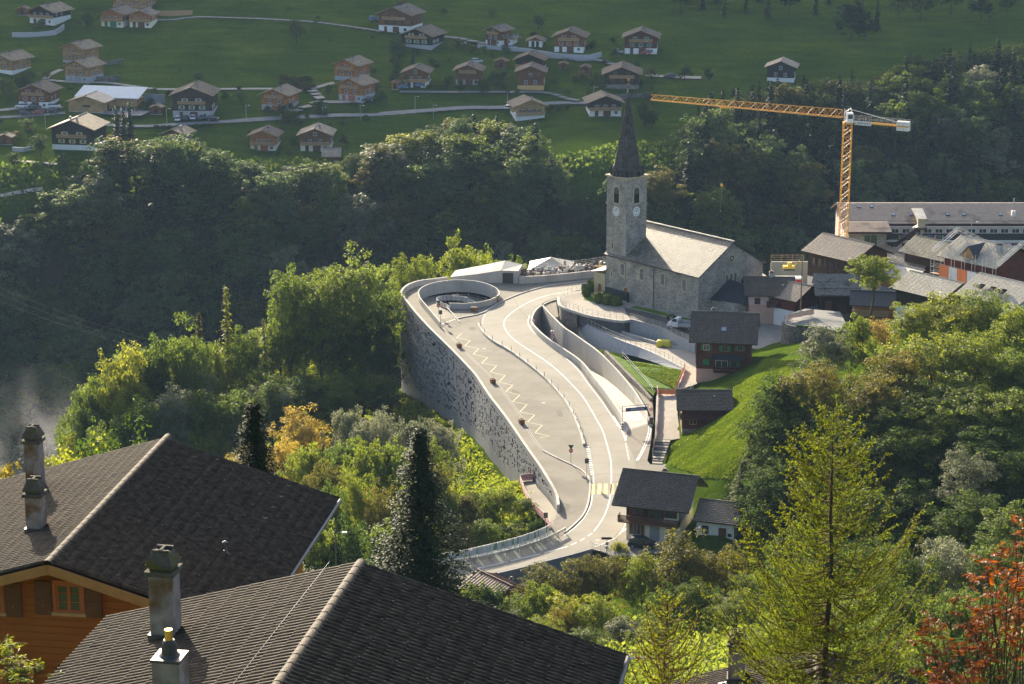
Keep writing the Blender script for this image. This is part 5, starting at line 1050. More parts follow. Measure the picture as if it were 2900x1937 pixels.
# --- upper-left house
A0, A1 = Vector((-12.64, 56.8, 86)), Vector((-11.07, 67.7, 86))
NA = near_house('tiled_chalet', 'orange boarded chalet with dark rolled tile roof and two mossy chimneys', A0, A1, 5.6, 16.8)
M = NA['M']; e = NA['e']; sd = NA['side']
nb = int((NA['zr'] - NA['wz'] + 7) / .21)
for i in range(nb):
    z0 = NA['wz'] - 7 + i * .21; z1 = z0 + .2
    if z0 > NA['ze']: xr = max(.15, (NA['zr'] - z1) / NA['tp'])
    else: xr = NA['x']
    xr = min(xr, NA['x']); b = MB(); b.box(-xr, xr, NA['og'] - .045, NA['og'] - .002, z0, z1 - .004, 0, M); b.box(-xr, xr, NA['og'] - .055, NA['og'] - .045, z0, z0 + .03, 0, M); b.build('wall_board', NWOOD, NA['t'])
def near_window(par, px, w_, h_, og, M, shut=True):
    e = Vector((M[0][1], M[1][1], 0)); d = ray(*px); O = Vector((0, 0, CAMZ)); pl = M @ Vector((0, og - .05, 0)); tt = (pl - O).dot(e) / d.dot(e); p = O + d * tt
    Mw = M.copy(); Mw.translation = p
    b = MB(); b.box(-w_ / 2, w_ / 2, -.02, .03, 0, h_, 0, Mw); wo = b.build('window', GLASS, par)
    b = MB(); f = .06
    b.box(-w_ / 2 - .1, -w_ / 2, -.09, .03, -.1, h_ + .12, 0, Mw); b.box(w_ / 2, w_ / 2 + .1, -.09, .03, -.1, h_ + .12, 0, Mw); b.box(-w_ / 2, w_ / 2, -.09, .03, h_, h_ + .12, 0, Mw); b.box(-w_ / 2 - .14, w_ / 2 + .14, -.13, .03, -.1, 0, 1, Mw)
    b.box(-.05, .05, -.05, .02, 0, h_, 0, Mw)
    for xx in (-w_ / 2 + .03, w_ / 2 - .03): b.box(xx - .03, xx + .03, -.045, .02, 0, h_, 0, Mw)
    for zz in (.03, h_ - .03): b.box(-w_ / 2, w_ / 2, -.046, .02, zz - .03, zz + .03, 0, Mw)
    for zz in (h_ * .36, h_ * .68): b.box(-w_ / 2, w_ / 2, -.04, .02, zz - .012, zz + .012, 0, Mw)
    b.build('frame', [TRIM['orange'], TRIM['pale']], wo)
    if shut:
        for sx in (-1, 1):
            b = MB(); x0 = sx * (w_ / 2 + .12 + .24); b.box(x0 - .24, x0 + .24, -.12, -.06, -.1, h_ + .08, 0, Mw); b.box(x0 - .19, x0 + .19, -.135, -.12, .05, h_ * .45, 0, Mw); b.box(x0 - .19, x0 + .19, -.135, -.12, h_ * .53, h_ - .05, 0, Mw); b.box(x0 - .02, x0 + .02, -.145, -.135, h_ * .2, h_ * .3, 1, Mw); b.build('shutter', [TRIM['brown'], TRIM['orange']], wo)
near_window(NA['t'], fD(161, 1402), .72, .82, NA['og'], M); near_window(NA['t'], fD(-22, 1400), .72, .82, NA['og'], M); near_window(NA['t'], fD(42, 1590), .78, .9, NA['og'], M, False)
for i in range(5):
    b = MB(); p = M @ Vector((-2.6 + i * .62, NA['og'] - .25, NA['wz'] - 1.75)); b.box(-.07, .07, 0, .24, -.1, .1, 0, Matrix.Translation(p) @ M.to_3x3().to_4x4()); b.build('beam_end', TRIM['dark'], NA['t'])
for pxy, h in ((fD(83, 1124), 2.15), (fD(85, 1218), 1.5)): chimney(NA['t'], on_slope(pxy, A0, NA[-1][1]), math.atan2(-e.x, e.y), .46, h)
p = on_slope(fD(525, 1277), A0, NA[1][1]); b = MB(); b.tube([p, p + Vector((-.06, 0, .1)), p + Vector((-.1, 0, .22)), p + Vector((-.1, 0, .42))], [.07, .06, .045, .04], 8); b.lathe([(.05, .4), (.085, .43), (.085, .46), (.02, .5)], 10, 0, tuple(p + Vector((-.1, 0, 0)))); s, n, S = NA[1]; b.quad(p - e * .15 + s * .3 + n * .06, p + e * .15 + s * .3 + n * .06, p + e * .15 - s * .02 + n * .06, p - e * .15 - s * .02 + n * .06, 1); b.build('vent_pipe', [ZINC, FLASH], NA['t'])
# snow guards: small hooks scattered in rows
def snow_hooks(H_, R0, side, rows, step):
    s, n, S = H_[side]; b = MB(); e = H_['e']
    for r in rows:
        k = 0; y = (r % 1.3)
        while y < H_['Lr'] - .2:
            p = R0 + e * y + s * r + n * .075; b.box(-.05, .05, -.012, .012, 0, .012, 0, Matrix.Translation(p) @ Matrix((s, e, n)).transposed().to_4x4()); b.box(-.012, .012, -.012, .012, 0, .05, 0, Matrix.Translation(p + s * .05) @ Matrix((s, e, n)).transposed().to_4x4()); y += step
    o = b.build('snow_guards', METAL_D, H_['t']); o['kind'] = 'stuff'
snow_hooks(NA, A0, 1, [1.2 + .62 * i for i in range(8)], 1.0)
# --- lower house
hh = 17.1; B1 = Vector((-.1859 * hh, 2.583 * hh, CAMZ - hh)); dirn = Vector((.180, .9836, 0)); B0 = B1 - dirn * 13.0
NB = near_house('near_chalet', 'chalet under a broad dark rolled tile roof with a tall stained chimney', B0, B1, 5.65, 16.3)
rzB = math.atan2(-dirn.x, dirn.y)
chimney(NB['t'], on_slope(fD(382, 1462), B0, NB[-1][1]), rzB, .5, 1.95); chimney(NB['t'], on_slope(fD(395, 1640), B0, NB[-1][1]), rzB, .52, 1.15, False, True)
snow_hooks(NB, B0, 1, [1.0 + .69 * i for i in range(7)], .95)
b = MB(); p0 = on_slope(fD(756, 1298), B0, NB[-1][1]) + Vector((0, 0, .1)); p1 = on_slope(fD(520, 1600), B0, NB[-1][1]) + Vector((0, 0, .1)); b.bar(p0, p1, .007, 0, 6); b.build('lightning_wire', ZINC, NB['t'])
# --- roof behind the larch
C1 = WY((2310, 1835), 76); C0 = C1 - Vector((.12, .993, 0)) * 10
NCH = near_house('larch_chalet', 'dark tiled roof half hidden behind the foreground larch', C0, C1, 5.7, 17, nparts=200)
chimney(NCH['t'], on_slope((2085, 1925), C0, NCH[-1][1]), -.12, .6, 1.9)

# ================================================================ tower crane
YEL = mat('crane_yellow', (.62, .30, .03), (.72, .37, .045), scale=1, rough=.45)
CRN = thing('tower_crane', 'tall yellow lattice tower crane with long jib over the village', 'crane')
cb = Vector((WY((2387, 690), 432).x, 432, 0)); zt = 32.6
def lattice(b, a, c, w_, n, r=.06, rd=.035, up=Vector((0, 0, 1)), tri=False, w2=None):
    d = (c - a).normalized(); sx = d.cross(up).normalized() if abs(d.dot(up)) < .95 else Vector((1, 0, 0)); sy = sx.cross(d).normalized(); w2 = w2 or w_
    def cs(t):
        k = w_ + (w2 - w_) * t; p = a.lerp(c, t)
        return [p + sx * k * .45, p - sx * k * .45, p + sy * k] if tri else [p + sx * k / 2 + sy * k / 2, p - sx * k / 2 + sy * k / 2, p - sx * k / 2 - sy * k / 2, p + sx * k / 2 - sy * k / 2]
    P = [cs(i / n) for i in range(n + 1)]; m = len(P[0])
    for k in range(m): b.bar(P[0][k], P[-1][k], r)
    for i in range(n):
        for k in range(m):
            j = (k + 1) % m
            if i % 2 == 0: b.bar(P[i][k], P[i + 1][j], rd)
            else: b.bar(P[i][j], P[i + 1][k], rd)
        for k in range(m): b.bar(P[i][k], P[i][(k + 1) % m], rd * .8)
b = MB(); lattice(b, Vector((cb.x, cb.y, -1)), Vector((cb.x, cb.y, zt)), 1.6, 26, .085, .05); b.build('mast', YEL, CRN)
b = MB()
for i in range(34): z = -1 + i; b.box(cb.x - .22, cb.x + .22, cb.y - .05, cb.y + .05, z, z + .04); 
for s in (-.22, .22): b.bar((cb.x + s, cb.y, -1), (cb.x + s, cb.y, zt), .03)
b.build('ladder', METAL_D, CRN)
jt = Vector((28.4, 451.5, zt + 1.6)); jr = Vector((cb.x, cb.y, zt + 1.2)); jd = (jt - jr); jd.z = 0; jd.normalize()
b = MB(); lattice(b, jr + jd * 1.2, jt, 1.55, 34, .075, .04, tri=True, w2=1.05); b.build('jib', YEL, CRN)
b = MB(); b.box(-.9, .9, -.9, .9, 0, .4, 0, Matrix.Translation((cb.x, cb.y, zt))); b.build('slewing_ring', YEL, CRN)
b = MB(); Mx = Matrix.Translation((cb.x + .2, cb.y - .9, zt + .5)); b.box(-.6, .6, -.9, .6, 0, 1.9, 0, Mx); b.box(-.45, .45, -.93, -.9, .8, 1.6, 1, Mx); b.build('cab', [WHITE_P, GLASS], CRN)
b = MB(); lattice(b, Vector((cb.x, cb.y, zt + .4)), Vector((cb.x, cb.y, zt + 3.0)), 1.3, 3, .07, .04); b.build('tower_head', METAL, CRN)
ce = jr - jd * 12.5; perp = Vector((jd.y, -jd.x, 0))
b = MB()
for s in (-.6, .6): b.bar(jr + perp * s - Vector((0, 0, .7)), ce + perp * s - Vector((0, 0, .7)), .16)
for i in range(9): t = i / 8; p = jr.lerp(ce, t) - Vector((0, 0, .7)); b.bar(p + perp * .6, p - perp * .6, .06)
b.build('counter_jib', YEL, CRN)
b = MB()
for s in (-.6, .6):
    for h in (0, .55): b.bar(jr + perp * s + Vector((0, 0, .0 + h)), ce + perp * s + Vector((0, 0, .0 + h)), .025)
    for i in range(12): p = jr.lerp(ce, i / 11) + perp * s; b.bar(p - Vector((0, 0, .6)), p + Vector((0, 0, .55)), .025)
    b.bar(Vector((cb.x, cb.y, zt + 3.0)), ce + perp * s * .7 - Vector((0, 0, .5)), .05)
b.build('walkway_rail', METAL, CRN)
rzc = math.atan2(-jd.y, -jd.x)
for i in range(5):
    b = MB(); Mx = Matrix.Translation(ce + jd * (.2 + i * .5) - Vector((0, 0, 1.9))) @ Matrix.Rotation(rzc, 4, 'Z'); b.box(-.2, .2, -.6, .6, .3, 2.1, 0, Mx); b.build('counterweight', STUC['white'], CRN)
cu = bpy.data.curves.new('lettering', 'FONT'); cu.body = 'LIEBHERR'; cu.size = .75; cu.extrude = .01; o = link('lettering', cu); bpy.context.view_layer.update(); me = bpy.data.meshes.new_from_object(o); bpy.data.objects.remove(o); me.materials.clear(); me.materials.append(METAL_D)
xm = max(v.co.x for v in me.vertices); lp = jr - jd * 1.8 - perp * 0
fdir = -jd; side_n = Vector((fdir.y, -fdir.x, 0))
b = MB(); Mx = Matrix((fdir, -side_n, Vector((0, 0, 1)))).transposed().to_4x4(); Mx.translation = lp + side_n * .80 - Vector((0, 0, 1.0)); b.box(-.1, xm + .1, -.02, .02, -.1, .7, 0, Mx); b.build('name_board', WHITE_P, CRN)
o = link('lettering', me, CRN); Ml = Matrix((fdir, Vector((0, 0, 1)), side_n)).transposed().to_4x4(); Ml.translation = lp + side_n * .84 - Vector((0, 0, .95)); o.matrix_world = Ml
# trolley and hook
tj = jr.lerp(jt, .62); b = MB(); b.box(tj.x - .7, tj.x + .7, tj.y - .5, tj.y + .5, tj.z - .35, tj.z - .1); b.build('trolley', YEL, CRN)
hz = zbelow(Vector((tj.x, tj.y, 0)), 525); b = MB()
for s in (-.12, .12): b.bar((tj.x + s, tj.y, hz + .4), (tj.x + s, tj.y, tj.z - .3), .006)
b.build('hoist_rope', METAL_D, CRN)
b = MB(); b.prism([(tj.x - .3, tj.y - .1, hz), (tj.x, tj.y - .1, hz - .5), (tj.x + .3, tj.y - .1, hz), (tj.x, tj.y - .1, hz + .5)], (0, .2, 0)); b.bar((tj.x, tj.y, hz - .5), (tj.x - .12, tj.y, hz - 5.2), .02, 1); b.lathe([(.03, -.15), (.12, 0), (.03, .15)], 8, 1, (tj.x - .12, tj.y, hz - 5.3)); b.build('hook_block', [YEL, METAL], CRN)
# ================================================================ street furniture and small things
Z3 = Vector((0, 0, 1))
def planter(p, label, rz=0, w_=1.0, flowers=False):
    t = thing('planter_box', label, 'planter', p, rz, 'wooden planters on the plaza'); b = MB(); w2 = w_ / 2; d = w_ * .38
    for i in range(4): z = .08 + i * .17; b.box(-w2, w2, -d, d, z, z + .155)
    b.box(-w2 - .03, w2 + .03, -d - .03, d + .03, .74, .8, 1); b.build('box', [mat('planter_wood', (.24, .10, .035), (.32, .14, .05), scale=4, rough=.7), TRIM['pale']], t)
    b = MB(); b.box(-w2 + .06, w2 - .06, -d + .06, d - .06, .79, .81); b.build('soil', BLACK, t)
    if flowers:
        b = MB()
        for i in range(40): q = Vector((RNG.uniform(-w2, w2), RNG.uniform(-d, d), .85 + RNG.random() * .35)); b.box(-.07, .07, -.07, .07, -.05, .05, RNG.choice((0, 0, 1)), Matrix.Translation(q) @ Matrix.Rotation(RNG.random() * 3, 4, 'X'))
        b.build('flowers', [mat('planter_leaf', (.10, .13, .02), scale=5), mat('planter_bloom', (.5, .16, .03), scale=5)], t)
tdir = math.atan2((W(fA(830, 1110), 0) - W(fA(560, 830), 0)).y, (W(fA(830, 1110), 0) - W(fA(560, 830), 0)).x)
for i, (f, p, lb, fl) in enumerate(((fA, (561, 850), 'empty wooden planter on the sidewalk line nearest the ring ramp', 0), (fA, (828, 1132), 'empty wooden planter halfway along the plaza zigzag line', 0), (fA, (1056, 1455), 'empty wooden planter beside the end of the zigzag line', 0), (fA, (678, 562), 'empty wooden planter in front of the round ramp parapet', 0), (fA, (851, 488), 'wooden planter with orange flowers against the round ramp parapet', 1))): planter(W(f(*p), 0), lb, tdir + (0 if i < 3 else .9), 1.05, fl)
def sign_post(p, label, parts, h=3.0, name='road_sign', rz=0):
    t = thing(name, label, 'sign', p, rz); b = MB(); b.bar((0, 0, 0), (0, 0, h), .045, 0, 8); b.build('post', METAL, t)
    for kind, z in parts:
        b = MB(); My = Matrix.Translation((0, -.06, z)) @ Matrix.Rotation(math.pi / 2, 4, 'X')
        if kind == 'no_entry':
            b.lathe([(.33, 0), (.33, .02)], 24, 0); b.box(-.24, .24, -.06, .06, .02, .028, 1); m = [RED, WHITE_P]
        elif kind == 'yield_back':
            b.prism([(-.45, .35, 0), (0, -.42, 0), (.45, .35, 0)], (0, 0, .02)); m = [METAL_D]
        elif kind == 'panel':
            b.box(-.3, .3, -.4, .4, 0, .03); m = [METAL_D]
        elif kind == 'ban':
            b.lathe([(.3, 0), (.3, .02)], 20, 0); b.lathe([(.2, .02), (.2, .028)], 20, 1); m = [RED, WHITE_P]
        elif kind == 'arrow':
            b.prism([(-.75, -.16, 0), (.6, -.16, 0), (.8, 0, 0), (.6, .16, 0), (-.75, .16, 0)], (0, 0, .03)); m = [TRIM['maroon']]
        elif kind == 'dot':
            b.lathe([(.24, 0), (.24, .02)], 18, 0); m = [METAL]
        b.v = [tuple(My @ Vector(q)) for q in b.v]; b.build('sign_plate', m, t)
    return t
sign_post(W(fB(903, 470), 0), 'red no entry disc under a dark triangle on the plaza beside the zebra crossing', [('no_entry', 2.2), ('yield_back', 2.75)], 3.0)
sign_post(W(fG(818, 840), 0), 'red no entry disc under a dark triangle at the spiral ramp mouth', [('no_entry', 2.0), ('yield_back', 2.65)], 2.9)
sign_post(W(fB(1031, 583), 0), 'dark square sign plate on a post at the pedestrian crossing', [('panel', 2.75)], 3.1)
sign_post(W(fG(866, 1010), 0), 'narrow dark post with small plate at the end of the ramp parapet', [('panel', 2.3)], 2.6)
sign_post(W(fB(699, 1000), -.2), 'dark square plate on a post by the striped glass railing', [('panel', 2.2)], 2.6)
sign_post(W(fB(1193, 1190), 0), 'brown direction arrow and round plates on a post below the black car', [('arrow', 2.2), ('dot', .9), ('dot', 1.45)], 2.4)
sign_post(W(fA(1152, 690), 0), 'red ringed round sign beside the ramp parapet bend', [('ban', 1.3)], 1.4)
sign_post(W(fC(835, 1290), 0), 'round red ringed sign above a dark ticket box by the ramp entrance', [('ban', 2.6)], 2.8)
q = W(fC(838, 1305), 0); t = thing('ticket_box', 'dark grey ticket machine on the wall end at the ramp entrance', 'ticket machine', q); b = MB(); b.box(-.25, .25, -.25, .25, 0, .5); b.box(-.32, .32, -.3, .3, .5, 1.6, 1); b.build('cabinet', [METAL, METAL_D], t); b = MB(); b.box(-.2, .2, -.31, -.3, 1.15, 1.45); b.build('screen', GLASS, t)
# parking gantry with its name
g0, g1 = W(fC(604, 1312), 0), W(fC(812, 1295), 0); GA = thing('parking_gantry', 'slim steel gantry with blue parking sign over the ramp entrance', 'sign'); b = MB(); b.bar(g0, g0 + Z3 * 3.5, .05, 0, 8); b.bar(g0 + Z3 * 3.5, g1 + Z3 * 3.5, .045, 0, 8); b.bar(g1, g1 + Z3 * 3.5, .045, 0, 8)
for t_ in (.28, .82): p = g0.lerp(g1, t_) + Z3 * 3.5; b.bar(p, p - Z3 * .5, .02)
b.build('frame', METAL_D, GA); ex = (g1 - g0).normalized(); nrm = Vector((ex.y, -ex.x, 0)); wS = (g1 - g0).length
b = MB(); Ms = Matrix((ex, -nrm, Z3)).transposed().to_4x4(); Ms.translation = g0 + ex * wS * .13 + Z3 * 2.55; b.box(0, wS * .84, -.03, .03, 0, .62, 0, Ms); b.box(.08, .5, -.034, -.03, .1, .52, 1, Ms); b.build('sign_board', [BLUE, TRIM['brown']], GA)
cu = bpy.data.curves.new('lettering', 'FONT'); cu.body = 'PARKING DE LA TINE'; cu.size = .4; cu.extrude = .004; o = link('lettering', cu); bpy.context.view_layer.update(); me = bpy.data.meshes.new_from_object(o); bpy.data.objects.remove(o); me.materials.clear(); me.materials.append(WHITE_P)
xm = max(v.co.x for v in me.vertices); k = wS * .84 * .62 / xm
o = link('lettering', me, GA); Ml = Matrix((ex * k, Z3, nrm)).transposed().to_4x4(); Ml.translation = Ms.translation + ex * wS * .84 * .22 + nrm * .04 + Z3 * .17; o.matrix_world = Ml
# striped bollard at the parapet end
q = W(fC(607, 1330), 0); t = thing('warning_bollard', 'black and white striped marker post on the traffic island at the ramp', 'bollard', q); b = MB(); [b.box(-.16, .16, -.16, .16, i * .2, i * .2 + .2, i % 2) for i in range(6)]; b.build('post', [METAL_D, WHITE_P], t)
q = W(fC(628, 1352), 0); t = thing('traffic_island', 'small white kerbed traffic island at the ramp entrance', 'traffic island'); b = MB(); b.prism([W(fB(*p), 0) for p in ((1310, 165), (1352, 160), (1350, 215), (1344, 232), (1334, 215))], (0, 0, .13)); b.build('kerb', CONC, t)
# red and white construction column
CT_ = thing('warning_column', 'red and white steel lattice column standing by the ramp parapet', 'column', W(fA(1298, 838), 0)); b = MB(); b.box(-.35, .35, -.35, .35, 0, .1, 1)
for i in range(6):
    for sx in (-.2, .2):
        for sy in (-.2, .2): b.box(sx - .045, sx + .045, sy - .045, sy + .045, .1 + i * .45, .1 + (i + 1) * .45, i % 2)
    b.bar((-.2, -.2, .1 + i * .45), (.2, -.2, .55 + i * .45), .04, (i + 1) % 2); b.bar((.2, -.2, .1 + i * .45), (.2, .2, .55 + i * .45), .04, (i + 1) % 2)
b.box(-.24, .24, -.24, .24, 2.8, 2.86, 1); b.build('lattice', [RED, WHITE_P], CT_); b = MB(); b.lathe([(.08, 2.86), (.1, 2.95), (.08, 3.15), (.02, 3.18)], 8); b.build('lamp', METAL_D, CT_)
# guard rail and striped glass railing
GR = thing('guard_rail', 'long galvanised steel crash barrier along the outer road bend', 'guard rail')
gpts = smooth_path(wl(fB, [(858, 1030), (800, 1062), (700, 1112), (600, 1150), (500, 1182), (250, 1243), (0, 1285), (-300, 1325), (-700, 1345)], 0), 2)
b = MB()
for i in range(len(gpts) - 1):
    for z0, z1 in ((.62, .72), (.74, .84)):
        b.quad(gpts[i] + Z3 * z0, gpts[i + 1] + Z3 * z0, gpts[i + 1] + Z3 * z1 + Vector((0, -.06, 0)), gpts[i] + Z3 * z1 + Vector((0, -.06, 0)))
    b.bar(gpts[i] + Z3 * .9, gpts[i + 1] + Z3 * .9, .05); b.bar(gpts[i] + Z3 * .6, gpts[i + 1] + Z3 * .6, .05); b.box
b.build('rail', METAL, GR)
for i in range(0, len(gpts), 1): b = MB(); p = gpts[i]; b.box(p.x - .06, p.x + .06, p.y + .02, p.y + .14, p.z - .1, .95); b.build('post', METAL, GR)
GLZ = thing('glass_railing', 'railing of clear and white striped glass panes above the bushes', 'railing')
bp_ = even(smooth_path(wl(fB, [(742, 1040), (650, 1085), (500, 1138), (350, 1180), (200, 1216), (0, 1260), (-300, 1300), (-700, 1320)], 0), 1), .62)
GLS = mat('pale_glass_pane', (.50, .60, .58), (.66, .74, .72), scale=2, rough=.1, spec=.6); GLW = mat('white_glass_pane', (.70, .74, .72), (.80, .83, .80), scale=2, rough=.2, spec=.5)
def clear_pane():
    m, t, b, out = nodes_of('clear_glass_pane'); tr = t.nodes.new('ShaderNodeBsdfTransparent'); tr.inputs[0].default_value = (.80, .9, .88, 1); mx = t.nodes.new('ShaderNodeMixShader'); mx.inputs[0].default_value = .25; b.inputs['Roughness'].default_value = .05; b.inputs['Base Color'].default_value = (.5, .6, .6, 1); t.links.new(tr.outputs[0], mx.inputs[1]); t.links.new(b.outputs[0], mx.inputs[2]); t.links.new(mx.outputs[0], out.inputs[0]); return m
CLR = clear_pane()
for i in range(len(bp_) - 1):
    a, c = bp_[i], bp_[i + 1]
    for k in range(3):
        p, q = a.lerp(c, k / 3), a.lerp(c, (k + .82) / 3); b = MB(); b.prism([p + Z3 * .05, q + Z3 * .05, q + Z3 * 1.55, p + Z3 * 1.55], (0, .03, 0)); b.build('pane', RNG.choice((GLS, GLW, GLW, CLR)), GLZ)
b = MB()
for i in range(len(bp_) - 1): b.bar(bp_[i] + Z3 * 1.6, bp_[i + 1] + Z3 * 1.6, .03); b.bar(bp_[i] + Z3 * .02, bp_[i + 1] + Z3 * .02, .04)
b.build('hand_rail', METAL, GLZ)
b = MB(); Pw = smooth_path(wl(fB, [(742, 1040), (650, 1085), (500, 1138), (350, 1180), (200, 1216), (0, 1260), (-300, 1300), (-700, 1320)], 0), 2); wall_path(b, [p + Vector((0, .1, 0)) for p in Pw], .3, -4, .03, side=1 if path_normals(Pw)[3].y > 0 else -1); o = b.build('railing_wall', CONC_G); tag(o, 'concrete wall carrying the striped glass railing', 'wall')
# railings made of posts and rails
def railing(name, label, P, h=1.1, rails=(.35, .7, 1.08), step=2, r=.025, m=METAL, net=None, mesh=0, cat='fence'):
    t = thing(name, label, cat); b = MB()
    for z in rails:
        for i in range(len(P) - 1): b.bar(P[i] + Z3 * z, P[i + 1] + Z3 * z, r)
    b.build('rails', m, t)
    for i in range(0, len(P), step): b = MB(); b.bar(P[i] - Z3 * .15, P[i] + Z3 * (h + .02), r * 1.3, 0, 6); b.build('post', m, t)
    if net:
        b = MB()
        for i in range(len(P) - 1): z0 = .12 + .06 * math.sin(i * 1.7); z1 = h - .08 + .07 * math.sin(i * 2.3 + 1); b.quad(P[i] + Z3 * z0, P[i + 1] + Z3 * z0, P[i + 1] + Z3 * z1, P[i] + Z3 * z1)
        b.build('net', net, t)
    return t
railing('terrace_railing', 'slender steel railing around the rounded church terrace', even(smooth_path([W(fC(*p), TZ + .1) for p in [(280, 206), (180, 228), (112, 262), (108, 305), (140, 336), (240, 372), (340, 404), (450, 424), (560, 442), (612, 447)]], 1), 1.3), step=1)
railing('lane_railing', 'steel railing down the lane wall beside the parked white truck', even(smooth_path([W(fC(*p), z) for p, z in (((668, 438), TZ + .1), ((800, 474), TZ + .1), ((930, 514), TZ + .1), ((1050, 577), TZ + .05), ((1190, 638), TZ))], 1), 2.0), step=1, rails=(.3, .55, .8, 1.08))
railing('lane_fence', 'wire fence with red top rail along the sloped wall by the trailer', even([p for p in P3], 1.6), step=1, rails=(.5, 1.05))
railing('path_railing', 'white steel handrail above the small lawn', even([W(fC(*p), z) for p, z in (((605, 745), 2.0), ((700, 850), 1.8), ((800, 960), 1.6), ((855, 1035), 1.4))], 1.8), step=3, rails=(.5, .95), m=WHITE_P)
railing('site_fence', 'pink netting fence running up beside the outdoor stairs', even([W(fC(*p), z) for p, z in (((850, 1540), .1), ((872, 1410), 1.05), ((885, 1240), 1.3), ((893, 1060), 1.45), ((885, 1015), 1.5))], 1.6), step=2, rails=(.1, .95), m=WHITE_P, net=PINK_NET)
railing('orange_fence', 'sagging orange safety net between lawn and small chalet', even([W(fC(*p), z) for p, z in (((885, 1050), 1.45), ((960, 1052), 1.55), ((1032, 1050), 1.6))], .8), step=2, rails=(.95,), m=WHITE_P, net=ORANGE_NET)
railing('orange_fence', 'short orange net along the lawn edge beside the dark red chalet', even([W(fC(*p), z) for p, z in (((1040, 1008), 1.6), ((1075, 930), 1.8), ((1108, 845), 1.9))], .9), step=2, rails=(.95,), m=WHITE_P, net=ORANGE_NET)
railing('path_fence', 'pink netting fence around the walled path at the facade foot', even([W(fB(*p), z) for p, z in (((595, 600), -2.6), ((490, 606), -2.75), ((520, 690), -2.4), ((560, 780), -1.9), ((600, 835), -1.4), ((690, 925), -.5), ((742, 1000), 0))], 1.2), step=2, rails=(.6, 1.1), m=WHITE_P, net=PINK_NET)
railing('wall_balustrade', 'white barred balustrade at the end of the dark road wall', even(wl(fB, [(1062, 1152), (1120, 1168), (1190, 1190), (1225, 1208)], 0), .35), step=1, rails=(.1, .95), r=.02, m=WHITE_P)
railing('terrace_netting', 'orange striped netting on the curved stone terrace by the barn', even(smooth_path([W(fV(*p), 8.3) for p in [(300, 1245), (380, 1230), (470, 1205), (600, 1180), (755, 1155)]], .5), .9), step=2, rails=(.15, .6, 1.05), m=WHITE_P, net=mat('striped_net', (.75, .32, .16), (.8, .62, .5), scale=2.5, rough=.7, stretch=(.1, .1, 9)))
# lamp and wooden poles with wires
def pole(p, h, label, name='wooden_pole', lamp=False, r=.12, m=None, lean=0, group=None):
    t = thing(name, label, 'pole', p, 0, group); b = MB(); b.bar((0, 0, -.5), (lean, 0, h), r, 0, 8, r * .75); b.build('shaft', m or TRIM['grey'], t)
    if lamp: b = MB(); b.tube([(lean, 0, h - .5), (lean + .5, -.1, h - .25), (lean + .9, -.2, h - .2)], [.03, .03, .03]); b.box(lean + .8, lean + 1.35, -.32, -.08, h - .3, h - .16, 1); b.build('lamp_head', [METAL, WHITE_P], t)
    else: b = MB(); b.box(lean - .5, lean + .5, -.06, .06, h - .5, h - .4); [b.lathe([(.05, h - .4), (.06, h - .3), (.03, h - .22)], 6, 0, (lean + k, 0, 0)) for k in (-.45, 0, .45)]; b.build('crossarm', METAL_D, t)
    return t
POLEM = mat('pole_wood', (.13, .10, .07), (.20, .16, .11), scale=3, rough=.9)
pp = W(fV(525, 1120), 7.5); pole(pp, zbelow(pp, fV(0, 150)[1]) - 7.5, 'tall wooden utility pole beside the pink house', m=POLEM)
p2 = W(fC(1610, 880), 3.5); pole(p2, 6.0, 'insulator pole in front of the dark red chalet', m=POLEM)
p3 = WY(fD(771, 1330), 235); pole(Vector((p3.x, 235, H(p3.x, 235))), WY(fD(771, 1215), 235).z - H(p3.x, 235), 'thin wooden lamp pole between the near roof and the bushes', lamp=True, m=POLEM, r=.1)
p4 = W(fR(1805, 640), 3); b = None
pole(Vector((WY(fR(1805, 560), 437).x, 437, 0)), WY(fR(1805, 455), 437).z, 'grey street lamp before the school windows', 'street_lamp', lamp=True, r=.08, m=METAL)
def cable(a, c, label, sag=1.5, r=.025, n=16):
    b = MB(); P = [a.lerp(c, i / n) - Z3 * (sag * 4 * (i / n) * (1 - i / n)) for i in range(n + 1)]
    b.tube(P, [r] * (n + 1), 5); o = b.build('overhead_cable', METAL_D); tag(o, label, 'cable', 'overhead cables'); return o
top = Vector((pp.x, pp.y, zbelow(pp, fV(0, 150)[1]) - .4))
for k, d in enumerate((-.4, 0, .4)): cable(top + Vector((d, 0, 0)), p2 + Z3 * 5.6 + Vector((d * .8, 0, 0)), 'overhead cable slung from the tall pole down to the insulator pole', .4, .02)
# crucifix by the church
q = W((1700, 806), 3.3); CRX = thing('wayside_cross', 'gilded crucifix on a stone plinth beside the church tower', 'cross', q + Vector((-.1, 2, -1.4))); b = MB(); b.box(-.5, .5, -.5, .5, -2, .8); b.box(-.3, .3, -.3, .3, .8, 2.2); b.build('plinth', STUC['grey'], CRX); b = MB(); b.box(-.1, .1, -.1, .1, 2.2, 5.6); b.box(-.95, .95, -.1, .1, 4.5, 4.72); b.build('cross_beam', LIME, CRX)
b = MB(); b.tube([(0, -.16, 3.0), (0, -.2, 3.7), (0, -.2, 4.4)], [.07, .11, .14], 8); b.lathe([(.03, 4.5), (.11, 4.6), (.1, 4.72), (.03, 4.8)], 8, 0, (0, -.2, 0)); b.tube([(-.8, -.16, 4.62), (0, -.2, 4.38), (.8, -.16, 4.62)], [.04, .06, .04], 6); b.build('figure', GOLD, CRX)
